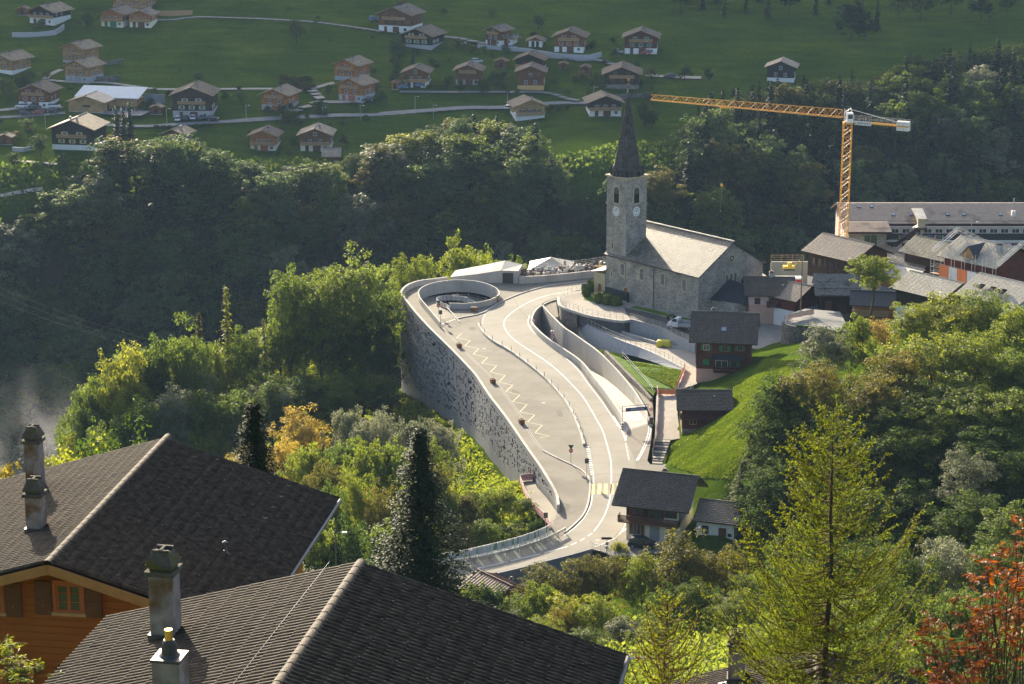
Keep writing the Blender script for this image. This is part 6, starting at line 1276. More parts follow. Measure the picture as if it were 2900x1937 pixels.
# clipped yews
YEW = mat('clipped_yew', (.035, .06, .008), (.10, .13, .015), scale=6, rough=.9, bump=1.0, bscale=14)
rng = np.random.default_rng(5)
def topiary(p, r, h, label):
    b = MB(); b.lathe([(r * .75, 0), (r * .95, h * .25), (r, h * .6), (r * .92, h * .9), (r * .6, h)], 14); t = thing('clipped_bush', label, 'bush', p, 0, 'clipped yews beside the church'); o = b.build('foliage', YEW, t)
    n = 420; a = rng.uniform(0, 2 * np.pi, n); z = rng.uniform(.02, 1, n); top = rng.random(n) < .3; rad = np.where(top, np.sqrt(rng.random(n)) * r * .9, r * (1.0 - .12 * (2 * z - 1) ** 4)); zz_ = np.where(top, h * 1.0, z * h)
    c = np.stack([rad * np.cos(a), rad * np.sin(a), zz_], 1); s = .07; d1 = rng.normal(size=(n, 3)); d1 /= np.linalg.norm(d1, axis=1)[:, None]; d2 = np.cross(d1, rng.normal(size=(n, 3))); d2 /= np.linalg.norm(d2, axis=1)[:, None]
    V_ = np.stack([c - d1 * s - d2 * s, c + d1 * s - d2 * s, c + d1 * s + d2 * s, c - d1 * s + d2 * s], 1).reshape(-1, 3); me = np_mesh('sprigs', V_, np.arange(4 * n).reshape(-1, 4), YEW); link('sprigs', me, t)
for p, r, h in (((318, 252), .85, 2.2), ((358, 215), .85, 2.2), ((305, 235), .7, 1.8), ((425, 305), 1.15, 2.0), ((490, 318), 1.1, 1.9), ((552, 325), 1.2, 1.6)): topiary(W(fC(*p), TZ), r, h, 'squarish clipped yew bush below the church tower')
# cemetery behind the wall
cw = smooth_path(wl(fA, [(1036, 343), (1200, 336), (1400, 318), (1640, 290), (1900, 250)], 0), 2); b = MB(); wall_path(b, cw, .35, -1, 1.45, side=-1 if path_normals(cw)[2].y > 0 else 1); o = b.build('cemetery_wall', CONC); tag(o, 'pale concrete cemetery wall along the upper road', 'wall')
o = flat_poly('cemetery_ground', [V(p, .9) + Vector((0, .3, 0)) for p in cw] + [V(p, .9) + Vector((0, 5.8, 0)) for p in reversed(cw)], GRAV); tag(o, kind='structure')
bwp = [V(p, 0) + Vector((0, 5.9, 0)) for p in cw]; b = MB(); wall_path(b, bwp, .3, -3, 1.35, side=-1 if path_normals(cw)[2].y > 0 else 1); o = b.build('cemetery_back_wall', STUC['grey']); tag(o, 'grey back wall behind the row of graves', 'wall')
railing('cemetery_fence', 'thin wire fence on the cemetery back wall', [p + Z3 * 1.35 for p in even(bwp, 2.0)], h=1.2, step=1)
FLW = [mat('bloom_' + k, c, scale=6) for k, c in dict(red=(.28, .05, .05), yellow=(.38, .27, .06), pink=(.32, .14, .16), white=(.4, .4, .36), leaf=(.05, .08, .02), orange=(.33, .14, .04)).items()]
GST = [mat('grave_' + k, c, scale=4, rough=.4) for k, c in dict(grey=(.28, .28, .28), white=(.55, .54, .5), dark=(.07, .065, .06), brown=(.16, .10, .07)).items()]
for r in range(3):
    for i in range(26):
        t_ = (i + .5 + RNG.uniform(-.25, .25)) / 26; j = t_ * (len(cw) - 1); p = cw[int(j)].lerp(cw[min(len(cw) - 1, int(j) + 1)], j % 1) + Vector((0, 1.7 + r * 1.6, .92)); b = MB(); ground_ = RNG.random() < .5; gm = RNG.choice(GST); gcol = gm.name.split('_')[1]; t = thing('gravestone', '%s %s gravestone with flowers in the rows behind the cemetery wall' % (gcol, 'rounded' if ground_ else 'square'), 'gravestone', p, RNG.uniform(-.15, .15), 'gravestones behind the cemetery wall')
        hgt = RNG.uniform(.6, 1.1)
        if ground_: arch(b, None, .6, 0, hgt, -.08, .08)
        else: b.box(-.35, .35, -.08, .08, 0, hgt)
        b.box(-.4, .4, -1.4, -.1, 0, .15); b.build('stone', gm, t); b = MB()
        for k in range(6): q = Vector((RNG.uniform(-.4, .4), RNG.uniform(-1.3, -.2), .2 + RNG.random() * .3)); b.box(-.1, .1, -.1, .1, -.08, .08, RNG.choice((0, 1, 2, 3, 4, 4, 4, 4, 5)), Matrix.Translation(q) @ Matrix.Rotation(RNG.random() * 3, 4, 'Y'))
        b.build('flowers', FLW, t)
# low hipped roof behind the cemetery
q = WY(fA(1290, 238), 453); HP = thing('morgue_house', 'house with pale pyramid roof rising behind the cemetery wall', 'house', (q.x, 453, -4)); zA_ = WY(fA(1290, 135), 453).z + 4; zE_ = WY(fA(1290, 243), 449).z + 4; b = MB(); e4 = [(-4.9, -3.6, zE_), (4.2, -3.6, zE_), (5.0, 4.5, zE_), (-4.4, 4.5, zE_)]; ap = (0, 0, zA_)
for i in range(4): b.poly([e4[i], e4[(i + 1) % 4], ap])
b.build('roof', ROOF['pale'], HP, uv=True); b = MB(); b.box(-4.2, 3.8, -3, 4, -10, zE_); b.build('wall', STUC['white'], HP); b = MB(); b.box(2.6, 3.1, -1.2, -.7, zE_, zE_ + 1.5); b.build('chimney', METAL_D, HP)
# ================================================================ vehicles
CARW = mat('tyre_rubber', (.015, .015, .015), (.025, .025, .025), rough=.9); RIMM = mat('alloy_rim', (.4, .4, .42), (.5, .5, .52), rough=.35, metal=.7)
CPAINT = {k: mat('car_paint_' + k, c, tuple(v * 1.05 for v in c), rough=.25, spec=.6) for k, c in dict(white=(.70, .70, .70), black=(.012, .013, .02), dark=(.04, .045, .055), red=(.35, .03, .03), blue=(.07, .14, .26), grey=(.30, .32, .34), silver=(.5, .52, .54)).items()}
CARC = {}
def car_meshes(L=4.1, Wc=1.75, Hc=1.5, suv=False):
    key = (L, suv)
    if key in CARC: return CARC[key]
    h = L / 2; hb = .85 if not suv else .95; Hc = Hc + (.15 if suv else 0)
    def shell(pr, w0, w1):
        b = MB(); n = len(pr); cx = sum(p[0] for p in pr) / n; zt_ = max(p[1] for p in pr); zb_ = min(p[1] for p in pr)
        for s in (-1, 1): b.v += [(x, s * (w0 + (w1 - w0) * (z - zb_) / (zt_ - zb_)), z) for x, z in pr]
        for i in range(n): j = (i + 1) % n; b.f.append((i, j, n + j, n + i)); b.m.append(0)
        b.f.append(tuple(range(n - 1, -1, -1))); b.m.append(0); b.f.append(tuple(range(n, 2 * n))); b.m.append(0); return b
    body = shell([(-h, .35), (-h - .02, .6), (-h + .05, hb), (-h * .5, hb + .06), (h * .42, hb + .05), (h * .9, hb - .12), (h, .62), (h - .02, .32), (h * .8, .24), (-h * .8, .24)], Wc / 2, Wc / 2 - .05)
    cab = shell([(-h * .93, hb), (-h * .78, Hc - .06), (-h * .55, Hc), (h * .05, Hc), (h * .18, Hc - .05), (h * .55, hb + .02)], Wc / 2 - .08, Wc / 2 - .25)
    glass = shell([(-h * .95, hb + .05), (-h * .80, Hc - .1), (-h * .6, Hc - .08), (h * .06, Hc - .08), (h * .2, Hc - .1), (h * .57, hb + .05)], Wc / 2 - .06, Wc / 2 - .225)
    roofm = shell([(-h * .8, Hc - .09), (-h * .55, Hc + .015), (h * .05, Hc + .015), (h * .17, Hc - .09)], Wc / 2 - .19, Wc / 2 - .24)
    b = MB(); b.lathe([(.2, -.1), (.31, -.1), (.33, -.05), (.33, .05), (.31, .1), (.2, .1)], 16); k = len(b.v); b.v = [(x, z, y) for x, y, z in b.v]
    r = MB(); r.lathe([(.2, -.11), (.2, .11)], 12); r.v = [(x, z, y) for x, y, z in r.v]
    hl = MB(); hl.box(-.06, .04, -.2, .2, -.07, .08)
    CARC[key] = (body, cab, glass, roofm, b.mesh('tyre', CARW), r.mesh('rim', RIMM), hl.mesh('headlight', WHITE_P), {}); return CARC[key]
def car(p, rz, paint, label, L=4.1, suv=False, group='cars parked by the hillside houses', detail=True, name='parked_car'):
    body, cab, glass, roofm, tyre, rim, hl, cache = car_meshes(L, suv=suv); pm = CPAINT[paint]
    if paint not in cache: cache[paint] = (body.mesh('body', pm), roofm.mesh('car_roof', pm), glass.mesh('windows', GLASS))
    t = thing(name, label, 'car', p, rz, group); link('body', cache[paint][0], t); link('windows', cache[paint][2], t); link('car_roof', cache[paint][1], t)
    for sx in (-1, 1):
        for sy in (-1, 1):
            o = link('tyre', tyre, t, (sx * L * .31, sy * .78, .33)); link('rim', rim, o)
    if detail:
        for sy in (-1, 1): link('headlight', hl, t, (L / 2 - .05, sy * .6, .66))
    return t
car(W(fB(1480, 1140), -.1), R_(-12), 'black', 'small black hatchback parked in front of the cream house', 3.9, group=None)
# white flatbed truck
q = W(fC(1075, 515), TZ + .01); TR = thing('flatbed_truck', 'small white flatbed truck parked beside the church wall', 'truck', q, R_(155)); b = MB()
pr = [(.2, .45), (.2, 2.0), (.9, 2.05), (1.5, 1.35), (2.15, 1.15), (2.25, .45)]; b.prism([(x, -.95, z) for x, z in pr], (0, 1.9, 0)); b.build('cab', WHITE_P, TR); b = MB(); b.prism([(.95, -.97, 1.95), (1.45, -.97, 1.4), (.4, -.97, 1.4), (.4, -.97, 1.95)], (0, 1.94, 0)); b.prism([(1.0, -.8, 2.0), (1.52, -.8, 1.38), (1.56, -.8, 1.40), (1.04, -.8, 2.02)], (0, 1.6, 0)); b.build('windows', GLASS, TR)
b = MB(); b.box(-2.9, .15, -1.0, 1.0, .7, .8); b.box(-2.9, .15, -1.0, -.95, .8, 1.15); b.box(-2.9, .15, .95, 1.0, .8, 1.15); b.box(-2.95, -2.9, -1, 1, .8, 1.15); b.box(.1, .15, -1, 1, .8, 1.6); b.box(-2.8, .1, -.4, .4, .45, .7); b.build('flatbed', METAL, TR)
for x in (1.5, -1.9):
    for s in (-.85, .85): o = link('tyre', car_meshes()[4], TR, (x, s, .33)); link('rim', car_meshes()[5], o)
q = W(fC(1000, 438), TZ + .01); t = thing('motorcycle', 'small parked motorcycle by the truck bonnet', 'motorcycle', q, .4); b = MB()
for x in (-.65, .65): k = len(b.v); b.lathe([(.2, -.05), (.3, -.05), (.3, .05), (.2, .05)], 14); b.v[k:] = [(xx + x, zz, yy + .3) for xx, yy, zz in b.v[k:]]
b.build('wheels', CARW, t); b = MB(); b.tube([(-.6, 0, .4), (-.5, 0, .75), (.1, 0, .8), (.45, 0, .95), (.65, 0, .35)], [.1, .14, .16, .08, .05], 8); b.bar((.4, -.35, 1.05), (.4, .35, 1.05), .03); b.build('frame', METAL_D, t)
# yellow trailer
q = W(fC(940, 672), .95); TRL = thing('tool_trailer', 'rounded yellow compressor trailer on the lane below the church', 'trailer', q, R_(-14)); b = MB(); b.prism([(-1.3, -.65, .35), (1.2, -.65, .35), (1.3, -.65, .6), (1.25, -.65, 1.25), (1.0, -.65, 1.45), (-1.0, -.65, 1.45), (-1.25, -.65, 1.25), (-1.3, -.65, .9)], (0, 1.3, 0)); b.build('body', mat('trailer_yellow', (.62, .55, .05), (.68, .62, .08), rough=.4), TRL); b = MB(); b.bar((1.2, 0, .4), (2.3, 0, .4), .05); b.build('drawbar', METAL_D, TRL)
for s in (-.72, .72): o = link('tyre', car_meshes()[4], TRL, (0, s, .33)); link('rim', car_meshes()[5], o)
# scaffold with banners on the pale-roofed house
SCF = thing('scaffold', 'steel scaffold with red and white banners around the pale roofed house', 'scaffold'); Ms_ = Matrix.Translation(SCH.location) @ Matrix.Rotation(SCH.rotation_euler.z, 4, 'Z'); b = MB(); xs = -6.9
for y in [-1.2 + 2.3 * i for i in range(7)]:
    for xx in (xs, xs - .9): b.bar(Ms_ @ Vector((xx, y, -3)), Ms_ @ Vector((xx, y, zs_ - 1.2)), .05)
    for z in (2, 4, 6, 7.2): b.bar(Ms_ @ Vector((xs, y, z)), Ms_ @ Vector((xs - .9, y, z)), .04)
for z in (2, 2.5, 3, 4, 4.5, 5, 6, 6.5, 7.2, 7.7):
    for xx in (xs, xs - .9): b.bar(Ms_ @ Vector((xx, -1.2, z)), Ms_ @ Vector((xx, 12.6, z)), .035)
for i in range(6): b.bar(Ms_ @ Vector((xs - .9, -1.2 + 2.3 * i, 0)), Ms_ @ Vector((xs - .9, 1.1 + 2.3 * i, 2)), .03)
for s in (-1, 1):
    for yy in (-1.5, 13.0):
        a_ = Ms_ @ Vector((0, yy, zs_ + .9)); c_ = Ms_ @ Vector((s * 6.9, yy, zs_ - 2.1)); lattice(b, a_, c_, .55, 9, .035, .02)
b.build('tubes', METAL, SCF); b = MB()
for z in (2, 4, 6): k = len(b.v); b.box(xs - .9, xs, -1.2, 12.6, z - .06, z, 0, Ms_)
b.build('deck', TRIM['pale'], SCF)
for y0, y1, m in ((4.4, 6.4, ORANGE_NET), (2.2, 4.3, WHITE_P), (6.5, 8.4, WHITE_P), (8.5, 10.6, ORANGE_NET), (.0, 2.1, ORANGE_NET)):
    b = MB(); n = 8
    for i in range(n): u0, u1 = y0 + (y1 - y0) * i / n, y0 + (y1 - y0) * (i + 1) / n; w0, w1 = .06 * math.sin(i * 1.9), .06 * math.sin((i + 1) * 1.9); b.quad(Ms_ @ Vector((xs - 1.0 + w0, u0, 5.2)), Ms_ @ Vector((xs - 1.0 + w1, u1, 5.2)), Ms_ @ Vector((xs - 1.0 - w1, u1, 7.9)), Ms_ @ Vector((xs - 1.0 - w0, u0, 7.9)))
    b.build('banner', m, SCF)
# curved stone terrace below the barn
tw_ = even(smooth_path([W(fV(*p), 8.0) for p in [(250, 1270), (310, 1310), (420, 1345), (600, 1370), (800, 1400), (1000, 1430), (1150, 1470)]], .6), .6); b = MB(); wall_path(b, tw_, .5, 1.0, 8.05, side=-1 if path_normals(tw_)[4].y > 0 else 1); o = b.build('terrace_wall', RUBBLE, uv=True); tag(o, 'rounded dark stone terrace wall with ivy under the old barn', 'wall')
o = flat_poly('barn_terrace', [V(p, 8.0) for p in tw_] + [W(fV(1300, 1300), 8.0), W(fV(1200, 1100), 8.0), W(fV(600, 1050), 8.0), W(fV(250, 1180), 8.0)], LANE); tag(o, kind='structure')
railing('terrace_rail', 'dark iron railing along the curved stone terrace', [p + Z3 * .0 for p in even([V(x, 8.05) for x in tw_], 1.4)], h=.95, step=1, rails=(.5, .92), m=METAL_D)
# building site behind the church
p = WY(fV(330, 420), 425); t = thing('site_container', 'white site container with red patch beside the crane', 'container', (p.x, 425, 1.0)); b = MB(); b.box(-2.6, 2.6, -1, 1, 0, 2.4); b.build('box', STUC['white'], t); b = MB(); b.box(1.3, 2.4, -1.04, -1.0, .9, 2.1); b.build('panel', RED, t)
p = WY(fV(330, 330), 434); t = thing('site_excavator', 'yellow excavator parked on the site behind the church', 'excavator', (p.x, 434, 2.6)); t.scale = (.55, .55, .55); b = MB(); b.box(-2.2, 2.2, -1.2, 1.2, .8, 1.7); b.box(-.6, .9, -1.0, .4, 1.7, 3.0); b.build('body', mat('site_yellow', (.65, .45, .03), (.72, .52, .05), rough=.5), t); b = MB(); b.tube([(1.8, 0, 1.6), (3.6, 0, 3.4), (5.0, 0, 1.2)], [.25, .22, .15], 6); b.build('arm', MATS['site_yellow'], t); b = MB(); b.box(-2, 2, -1.3, -.7, 0, .8); b.box(-2, 2, .7, 1.3, 0, .8); b.build('track', METAL_D, t)
p0, p1 = WY(fV(20, 330), 440), WY(fV(700, 330), 440); b = MB(); b.box(p0.x, p1.x, 440, 440.4, -4, WY(fV(300, 250), 440).z); o = b.build('site_wall', CONC); tag(o, 'pale concrete site wall behind the church near the crane', 'wall')
railing('site_railing', 'timber post fence on the pale site wall', [Vector((x, 440.2, WY(fV(300, 250), 440).z)) for x in np.arange(p0.x, p1.x, 2.2)], h=1.4, step=1, rails=(.4, .9, 1.35), m=TRIM['pale'], r=.04)
# red white barrier at the bottom
p0, p1 = WY((1770, 1868), 214), WY((1905, 1868), 214); t = thing('road_works_barrier', 'red and white barrier board before a dark picket fence', 'barrier'); b = MB()
n = 9
for i in range(n): x0, x1 = p0.x + (p1.x - p0.x) * i / n, p0.x + (p1.x - p0.x) * (i + 1) / n; b.box(x0, x1, 214, 214.04, p0.z, p0.z + .28, i % 2)
b.build('board', [RED, WHITE_P], t); b = MB(); [b.box(x - .04, x + .04, 213.9, 214, p0.z - 1.2, p0.z + .3) for x in (p0.x + .2, (p0.x + p1.x) / 2, p1.x - .2)]; b.build('leg', TRIM['pale'], t)
b = MB(); 
for i in range(40): x = p0.x - .5 + i * .16; b.box(x, x + .07, 215.5, 215.53, p0.z - .6, p0.z + .55)
b.box(p0.x - .5, p1.x + 1.5, 215.53, 215.56, p0.z + .1, p0.z + .16); o = b.build('picket_fence', TRIM['dark']); tag(o, 'dark picket fence behind the red and white barrier', 'fence')
# ================================================================ the hillside village across the gorge
def on_ground(px, y0=600, y1=1000):
    d = ray(*px); ys = np.arange(y0, y1, 1.0); t = ys / d.y; zz = CAMZ + d.z * t; hh_ = Hn(d.x * t, ys); k = np.argmax(zz < hh_)
    if not (zz < hh_).any(): k = len(ys) - 1
    return Vector((d.x * t[k], ys[k], hh_[k]))
def std_wins(Wd, hb, hw, sh=None, fr='white', garage=None, rows=2):
    o = []; n = 2 if Wd < 9.5 else 3
    for r in range(rows):
        z = hb + .55 + r * 2.3
        if z + 1.0 > hb + hw + (.9 if r else .3): break
        m = n if r == 0 else max(1, n - 1)
        for i in range(m): o.append(('f', (i - (m - 1) / 2) * Wd / (m + .8), z, .95, 1.05, sh, fr))
    if hb > 1.7:
        o.append(('f', -Wd * .28, .05, .95, 1.9, None, garage or 'brown', 1)); o.append(('f', Wd * .05, .05, 2.3, 1.95, None, garage or 'brown', 1)); o.append(('f', Wd * .34, .7, .9, .9, None, fr))
    o += [('r', 2.2, hb + .6, .9, 1.0, sh, fr), ('r', 5.2, hb + .6, .9, 1.0, sh, fr)]
    return o
FROOF = {k: tile_mat('far_roof_' + k, c, c2, spec=.2, rough=.7) for k, c, c2 in (('beige', (.27, .215, .145), (.35, .28, .19)), ('brown', (.15, .115, .085), (.21, .165, .12)), ('grey', (.15, .13, .11), (.21, .185, .155)), ('pale', (.36, .30, .22), (.44, .37, .27)))}
def far(f, px, py, Wd, L, hb, hw, rz, roof, wood, base, label, pitch=21, sh=None, fr='white', balc=True, garage=None, oe=1.1, og=1.2, chim=((1.2, 3.0, .6, .9),), trim='pale', name='chalet', wins=None, ribs=0, rows=2):
    p = on_ground(f(px, py)); w_ = std_wins(Wd, hb, hw, sh, fr, garage, rows) if wins is None else wins
    b_ = [('f', -Wd * .36, Wd * .36, hb + 2.35, 1.0, trim)] if balc and hw > 3.2 else ([('f', -Wd / 2, Wd / 2, hb + .05, 1.0, trim)] if balc else [])
    return chalet(name, label, p, R_(-rz), Wd, L, hb, hw, pitch, oe, og, base=STUC[base] if isinstance(base, str) else base, wood=WOOD[wood], roof=FROOF[roof], trim=TRIM[trim], group='chalets on the far hillside', wins=w_, balc=b_, chim=chim, ribs=ribs)
far(f1, 320, 190, 10.5, 11, 2.6, 2.2, 24, 'beige', 'black', 'white', 'white and black chalet on a walled terrace near the meadow top', sh=None)
far(f1, 860, 208, 8.5, 11, 2.2, 2.6, 14, 'grey', 'orange', 'cream', 'orange timber chalet with green awning below a larger chalet', garage='green')
far(f1, 1075, 214, 8.0, 9, 2.2, 2.4, 6, 'grey', 'orange', 'cream', 'orange timber chalet wing with wraparound balcony beside awning')
far(f1, 1000, 80, 13, 10, 1.0, 3.0, 10, 'beige', 'pale', 'cream', 'broad pale chalet high above the orange chalets')
far(f1, 565, 490, 8.8, 9, 1.0, 4.4, 24, 'beige', 'pale', 'grey', 'pale new timber chalet, upper of the stacked pair on the drive')
far(f1, 590, 630, 9.2, 9, 2.1, 3.4, 24, 'beige', 'pale', 'grey', 'pale new timber chalet, lower of the stacked pair with grey garage', garage='grey')
far(f1, 15, 562, 9, 10, 1.2, 3.6, 28, 'beige', 'pale', 'white', 'pale timber chalet among the orchard trees')
far(f1, 262, 832, 10.5, 9, 2.1, 3.6, 10, 'brown', 'brown', 'white', 'brown chalet with orange shutters above the parked cars', sh='orange')
far(f1, 1472, 908, 12.5, 12, 2.4, 5.2, 3, 'brown', 'dark', 'grey', 'big dark brown farmhouse with five cars at its foot', sh='sage', rows=2)
far(f1, 558, 1150, 13.0, 12, 1.6, 5.0, 10, 'beige', 'black', 'white', 'black timber farmhouse with pale roof and yellow green shutters', sh='yellow', chim=((1.0, 2, .5, .9), (-1.8, 4, .5, .9)))
far(f1, 1330, 1105, 6.5, 6.5, .5, 2.9, 18, 'beige', 'brown', 'grey', 'small brown hut with pale ribbed roof behind the trees', balc=False)
far(f2, 55, 1160, 8.0, 8, 2.1, 2.9, 6, 'brown', 'orange', 'cream', 'orange brown chalet with cream base beside a hedge', garage='orange')
far(f2, 142, 860, 9.0, 10, 2.3, 3.3, 16, 'beige', 'orange', 'grey', 'orange timber chalet with pale carved balcony at the lane junction', garage='orange')
far(f2, 690, 622, 8.7, 9, 1.6, 4.0, 24, 'beige', 'orange', 'grey', 'orange timber chalet, upper of the pair by the bramble patch', garage='orange')
far(f2, 725, 778, 8.9, 9, 2.2, 3.6, 24, 'beige', 'orange', 'grey', 'orange timber chalet, lower of the pair with black car', garage='orange')
far(f2, 1060, 248, 12.5, 11, 2.4, 4.2, 22, 'grey', 'brown', 'white', 'large brown chalet with white stone base at the lane bend', chim=((1.2, 3, .6, .9), (3.4, 4, .6, .9)), fr='brown')
far(f2, 1230, 372, 11.5, 11, 1.2, 3.4, 22, 'brown', 'black', 'grey', 'low black timber farmhouse beside a woodpile', sh='sage')
far(f2, 1815, 352, 6.0, 8, 1.8, 3.6, 28, 'grey', 'brown', 'white', 'narrow brown chalet with white garage annex')
far(f2, 1905, 345, 5.0, 5, 1.9, .1, 28, 'grey', 'brown', 'white', 'flat white garage annex beside the narrow chalet', balc=False, chim=(), pitch=6)
far(f2, 1222, 672, 8.0, 8.5, 2.0, 3.2, 6, 'brown', 'brown', 'white', 'brown chalet with white base and blue cars', garage='dark')
far(f2, 1622, 655, 8.2, 8.5, 1.8, 3.3, 6, 'brown', 'brown', 'grey', 'brown chalet between two round garden trees', fr='honey')
far(f2, 455, 1160, 9.3, 9, 2.1, 3.2, 2, 'pale', 'brown', 'cream', 'brown chalet with bright pale roof above a small shed')
far(f2, 540, 1222, 7.6, 3.6, .2, 1.7, 90, 'pale', 'brown', 'grey', 'long low shed with pale roof below the brown chalet', balc=False, chim=(), wins=[])
far(f3, 450, 362, 4.8, 5, 2.2, .2, 6, 'brown', 'brown', 'white', 'tiny white garage with two dark doors', balc=False, chim=(), wins=[('f', -.9, .1, .9, 1.9, None, 'dark', 1), ('f', .7, .1, .9, 1.9, None, 'dark', 1)])
far(f3, 705, 402, 10.3, 9.5, 1.9, 3.7, 10, 'brown', 'brown', 'white', 'dark chalet with orange shutters and white base above the long wall', sh='orange')
far(f3, 1255, 418, 11.3, 10, 2.0, 4.0, 6, 'grey', 'rust', 'white', 'reddish chalet with green shutters and red car', sh='green')
far(f3, 402, 548, 9.2, 8, 1.4, 2.8, 10, 'brown', 'black', 'white', 'black and white chalet with red window frames', fr='red')
far(f3, 412, 692, 8.8, 9, 1.6, 4.6, 4, 'brown', 'brown', 'ochre', 'brown chalet on an ochre base below the red windowed one', trim='brown')
far(f3, 1110, 684, 11.5, 12, 1.6, 3.6, 4, 'brown', 'dark', STONEW, 'dark farmhouse on a stone base beside the pale lane', fr='honey')
far(f3, 410, 920, 9.5, 9, 1.6, 2.8, -12, 'beige', 'honey', 'white', 'honey coloured chalet with dark red shutters and white garden tent', sh='maroon')
far(f3, 985, 893, 10.3, 9, 2.0, 2.6, -6, 'beige', 'black', 'white', 'black and white chalet with garden furniture', sh='brown')
p_ = on_ground((2210, 232)); chalet('chalet', 'dark chalet half hidden by treetops on the wooded slope', p_, R_(-12), 9, 9, 1.4, 3.6, 22, 1.1, 1.1, base=STUC['white'], wood=WOOD['black'], roof=ROOF['brown'], group='chalets on the far hillside', wins=std_wins(9, 1.4, 3.6))
# nursery hall: timber gable with a long pale roof behind it
p_ = on_ground(f1(660, 862)); HL = chalet('timber_hall', 'modern timber hall with grey gable roof and long white roof', p_, R_(-12), 12, 9, .2, 3.2, 17, .9, .7, base=STUC['grey'], wood=WOOD['honey'], roof=ROOF['grey'], trim=TRIM['pale'], wins=[('f', .2, 1.9, 2.6, .45, None, 'dark'), ('r', 4, .2, 1.2, 2.0, None, 'dark', 1)])
b = MB(); b.box(-6.5, 14, 9.1, 16, -2, 3.2); b.build('rear_wall', WOOD['honey'], HL, uv=True); b = MB(); b.prism([(-7.5, 8.4, 3.5), (15, 8.4, 3.5), (15, 17, 5.9), (-7.5, 17, 5.9)], (0, 0, .25)); b.build('rear_roof', STUC['white'], HL)
b = MB(); b.box(14.6, 22, 14, 14.4, -2, 4.4); b.build('yard_wall', CONC_G, HL); o = flat_poly('hall_yard', [HL.matrix_basis @ Vector(q) for q in ((6, -2.5, .12), (20, -3, .12), (20, 13.9, .12), (6, 8.9, .12))], LANE); tag(o, kind='structure')
SHP = mat('child_clothes', (.3, .1, .1), (.2, .25, .4), scale=9)
def small_person(p, c, label):
    t = thing('person', label, 'person', p, RNG.random() * 6, 'children in the hall yard'); b = MB(); h = 1.25
    b.lathe([(.05, 0), (.07, .3), (.1, .55), (.14, .62), (.15, .85), (.17, .98), (.07, 1.04), (.05, 1.06), (.09, 1.1), (.11, 1.2), (.09, 1.3), (.02, 1.33)], 10, 0); b.tube([(.16, 0, .96), (.22, .02, .75), (.2, .1, .58)], [.045, .04, .03], 6); b.tube([(-.16, 0, .96), (-.22, .02, .75), (-.2, .1, .58)], [.045, .04, .03], 6); b.build('body', c, t)
CC = [('red', RED), ('blue', BLUE), ('white', WHITE_P), ('dark', METAL_D), ('grey', STUC['grey'])]
for i in range(20):
    q = HL.matrix_basis @ Vector((RNG.uniform(8, 18), RNG.uniform(-1, 11), .13)); k, c = CC[i % 5]; small_person(q, c, 'small child in %s clothes standing in the timber hall yard' % k)
# far walls
def far_wall(pts, f, h, m, label, t=.5):
    P = [on_ground(f(*p)) for p in pts]; P = smooth_path(P, 2.5); b = MB(); wall_path(b, P, t, [p.z - 2 for p in P], [p.z + h for p in P], side=1); o = b.build('retaining_wall', m, uv=True); tag(o, label, 'wall')
far_wall([(470, 420), (600, 440), (760, 458), (870, 455), (950, 435)], f3, 1.6, STUC['grey'], 'long pale retaining wall below the orange shuttered chalet')
far_wall([(95, 285), (250, 285), (420, 272), (485, 225)], f1, 1.8, STUC['grey'], 'grey terrace wall under the black and white chalet')
far_wall([(740, 625), (830, 625), (918, 615)], f1, 1.7, RUBBLE, 'boulder wall beside the lower new timber chalet')
far_wall([(730, 495), (830, 495), (940, 478)], f1, 1.2, RUBBLE, 'boulder wall beside the upper new timber chalet')
far_wall([(1130, 120), (1300, 125), (1475, 118)], f1, 1.8, TRIM['pale'], 'long wooden board fence on the upper meadow', .12)
far_wall([(100, 1160), (180, 1165), (255, 1150)], f1, 1.2, STUC['grey'], 'low grey wall in the garden beside the black farmhouse')
far_wall([(10, 365), (200, 385), (400, 395), (460, 410)], f3, 1.1, STUC['grey'], 'grey kerb wall along the upper lane')
far_wall([(1010, 765), (1150, 755), (1330, 745)], f3, 1.5, RUBBLE, 'stone wall behind the spire along the village lane')
# lanes
def lane(name, segs, wdt, m):
    P = []
    for f, pts in segs: P += [on_ground(f(*p)) for p in pts]
    P = smooth_path(P, 3.0); b = MB(); N = path_normals(P)
    for i in range(len(P) - 1):
        q = [P[i] - N[i] * wdt / 2, P[i] + N[i] * wdt / 2, P[i + 1] + N[i + 1] * wdt / 2, P[i + 1] - N[i + 1] * wdt / 2]; zz = [max(H(v.x, v.y), P[i].z) + .13 for v in q]
        b.quad(*[(v.x, v.y, z) for v, z in zip(q, zz)])
    o = b.build(name, m); tag(o, kind='structure')
lane('road', [(f1, [(700, 960), (1100, 972), (1400, 957), (1850, 937)]), (f2, [(300, 907), (600, 896), (900, 886), (1300, 852), (1600, 836), (1900, 826)]), (f3, [(560, 800), (850, 795)])], 3.8, LANE)
lane('lane', [(f1, [(340, 605), (360, 620), (430, 628), (600, 638), (800, 642), (1000, 666), (1200, 686), (1500, 690), (1900, 690)]), (f2, [(250, 690), (400, 690), (520, 660), (600, 636)])], 2.3, GRAVELP)
lane('lane', [(f2, [(420, 695), (470, 740), (500, 780), (640, 788), (900, 772)])], 3.4, GRAVELP)
lane('lane', [(f2, [(500, 785), (430, 812), (340, 846), (260, 880), (200, 905)])], 3.2, GRAVELP)
lane('lane', [(f2, [(0, 150), (400, 172), (700, 210), (980, 252)])], 2.2, LANE)
lane('lane', [(f2, [(1440, 290), (1560, 300), (1700, 332), (1960, 362)]), (f3, [(300, 384), (500, 404), (760, 470), (900, 462), (1000, 490), (1080, 512)])], 2.8, LANE)
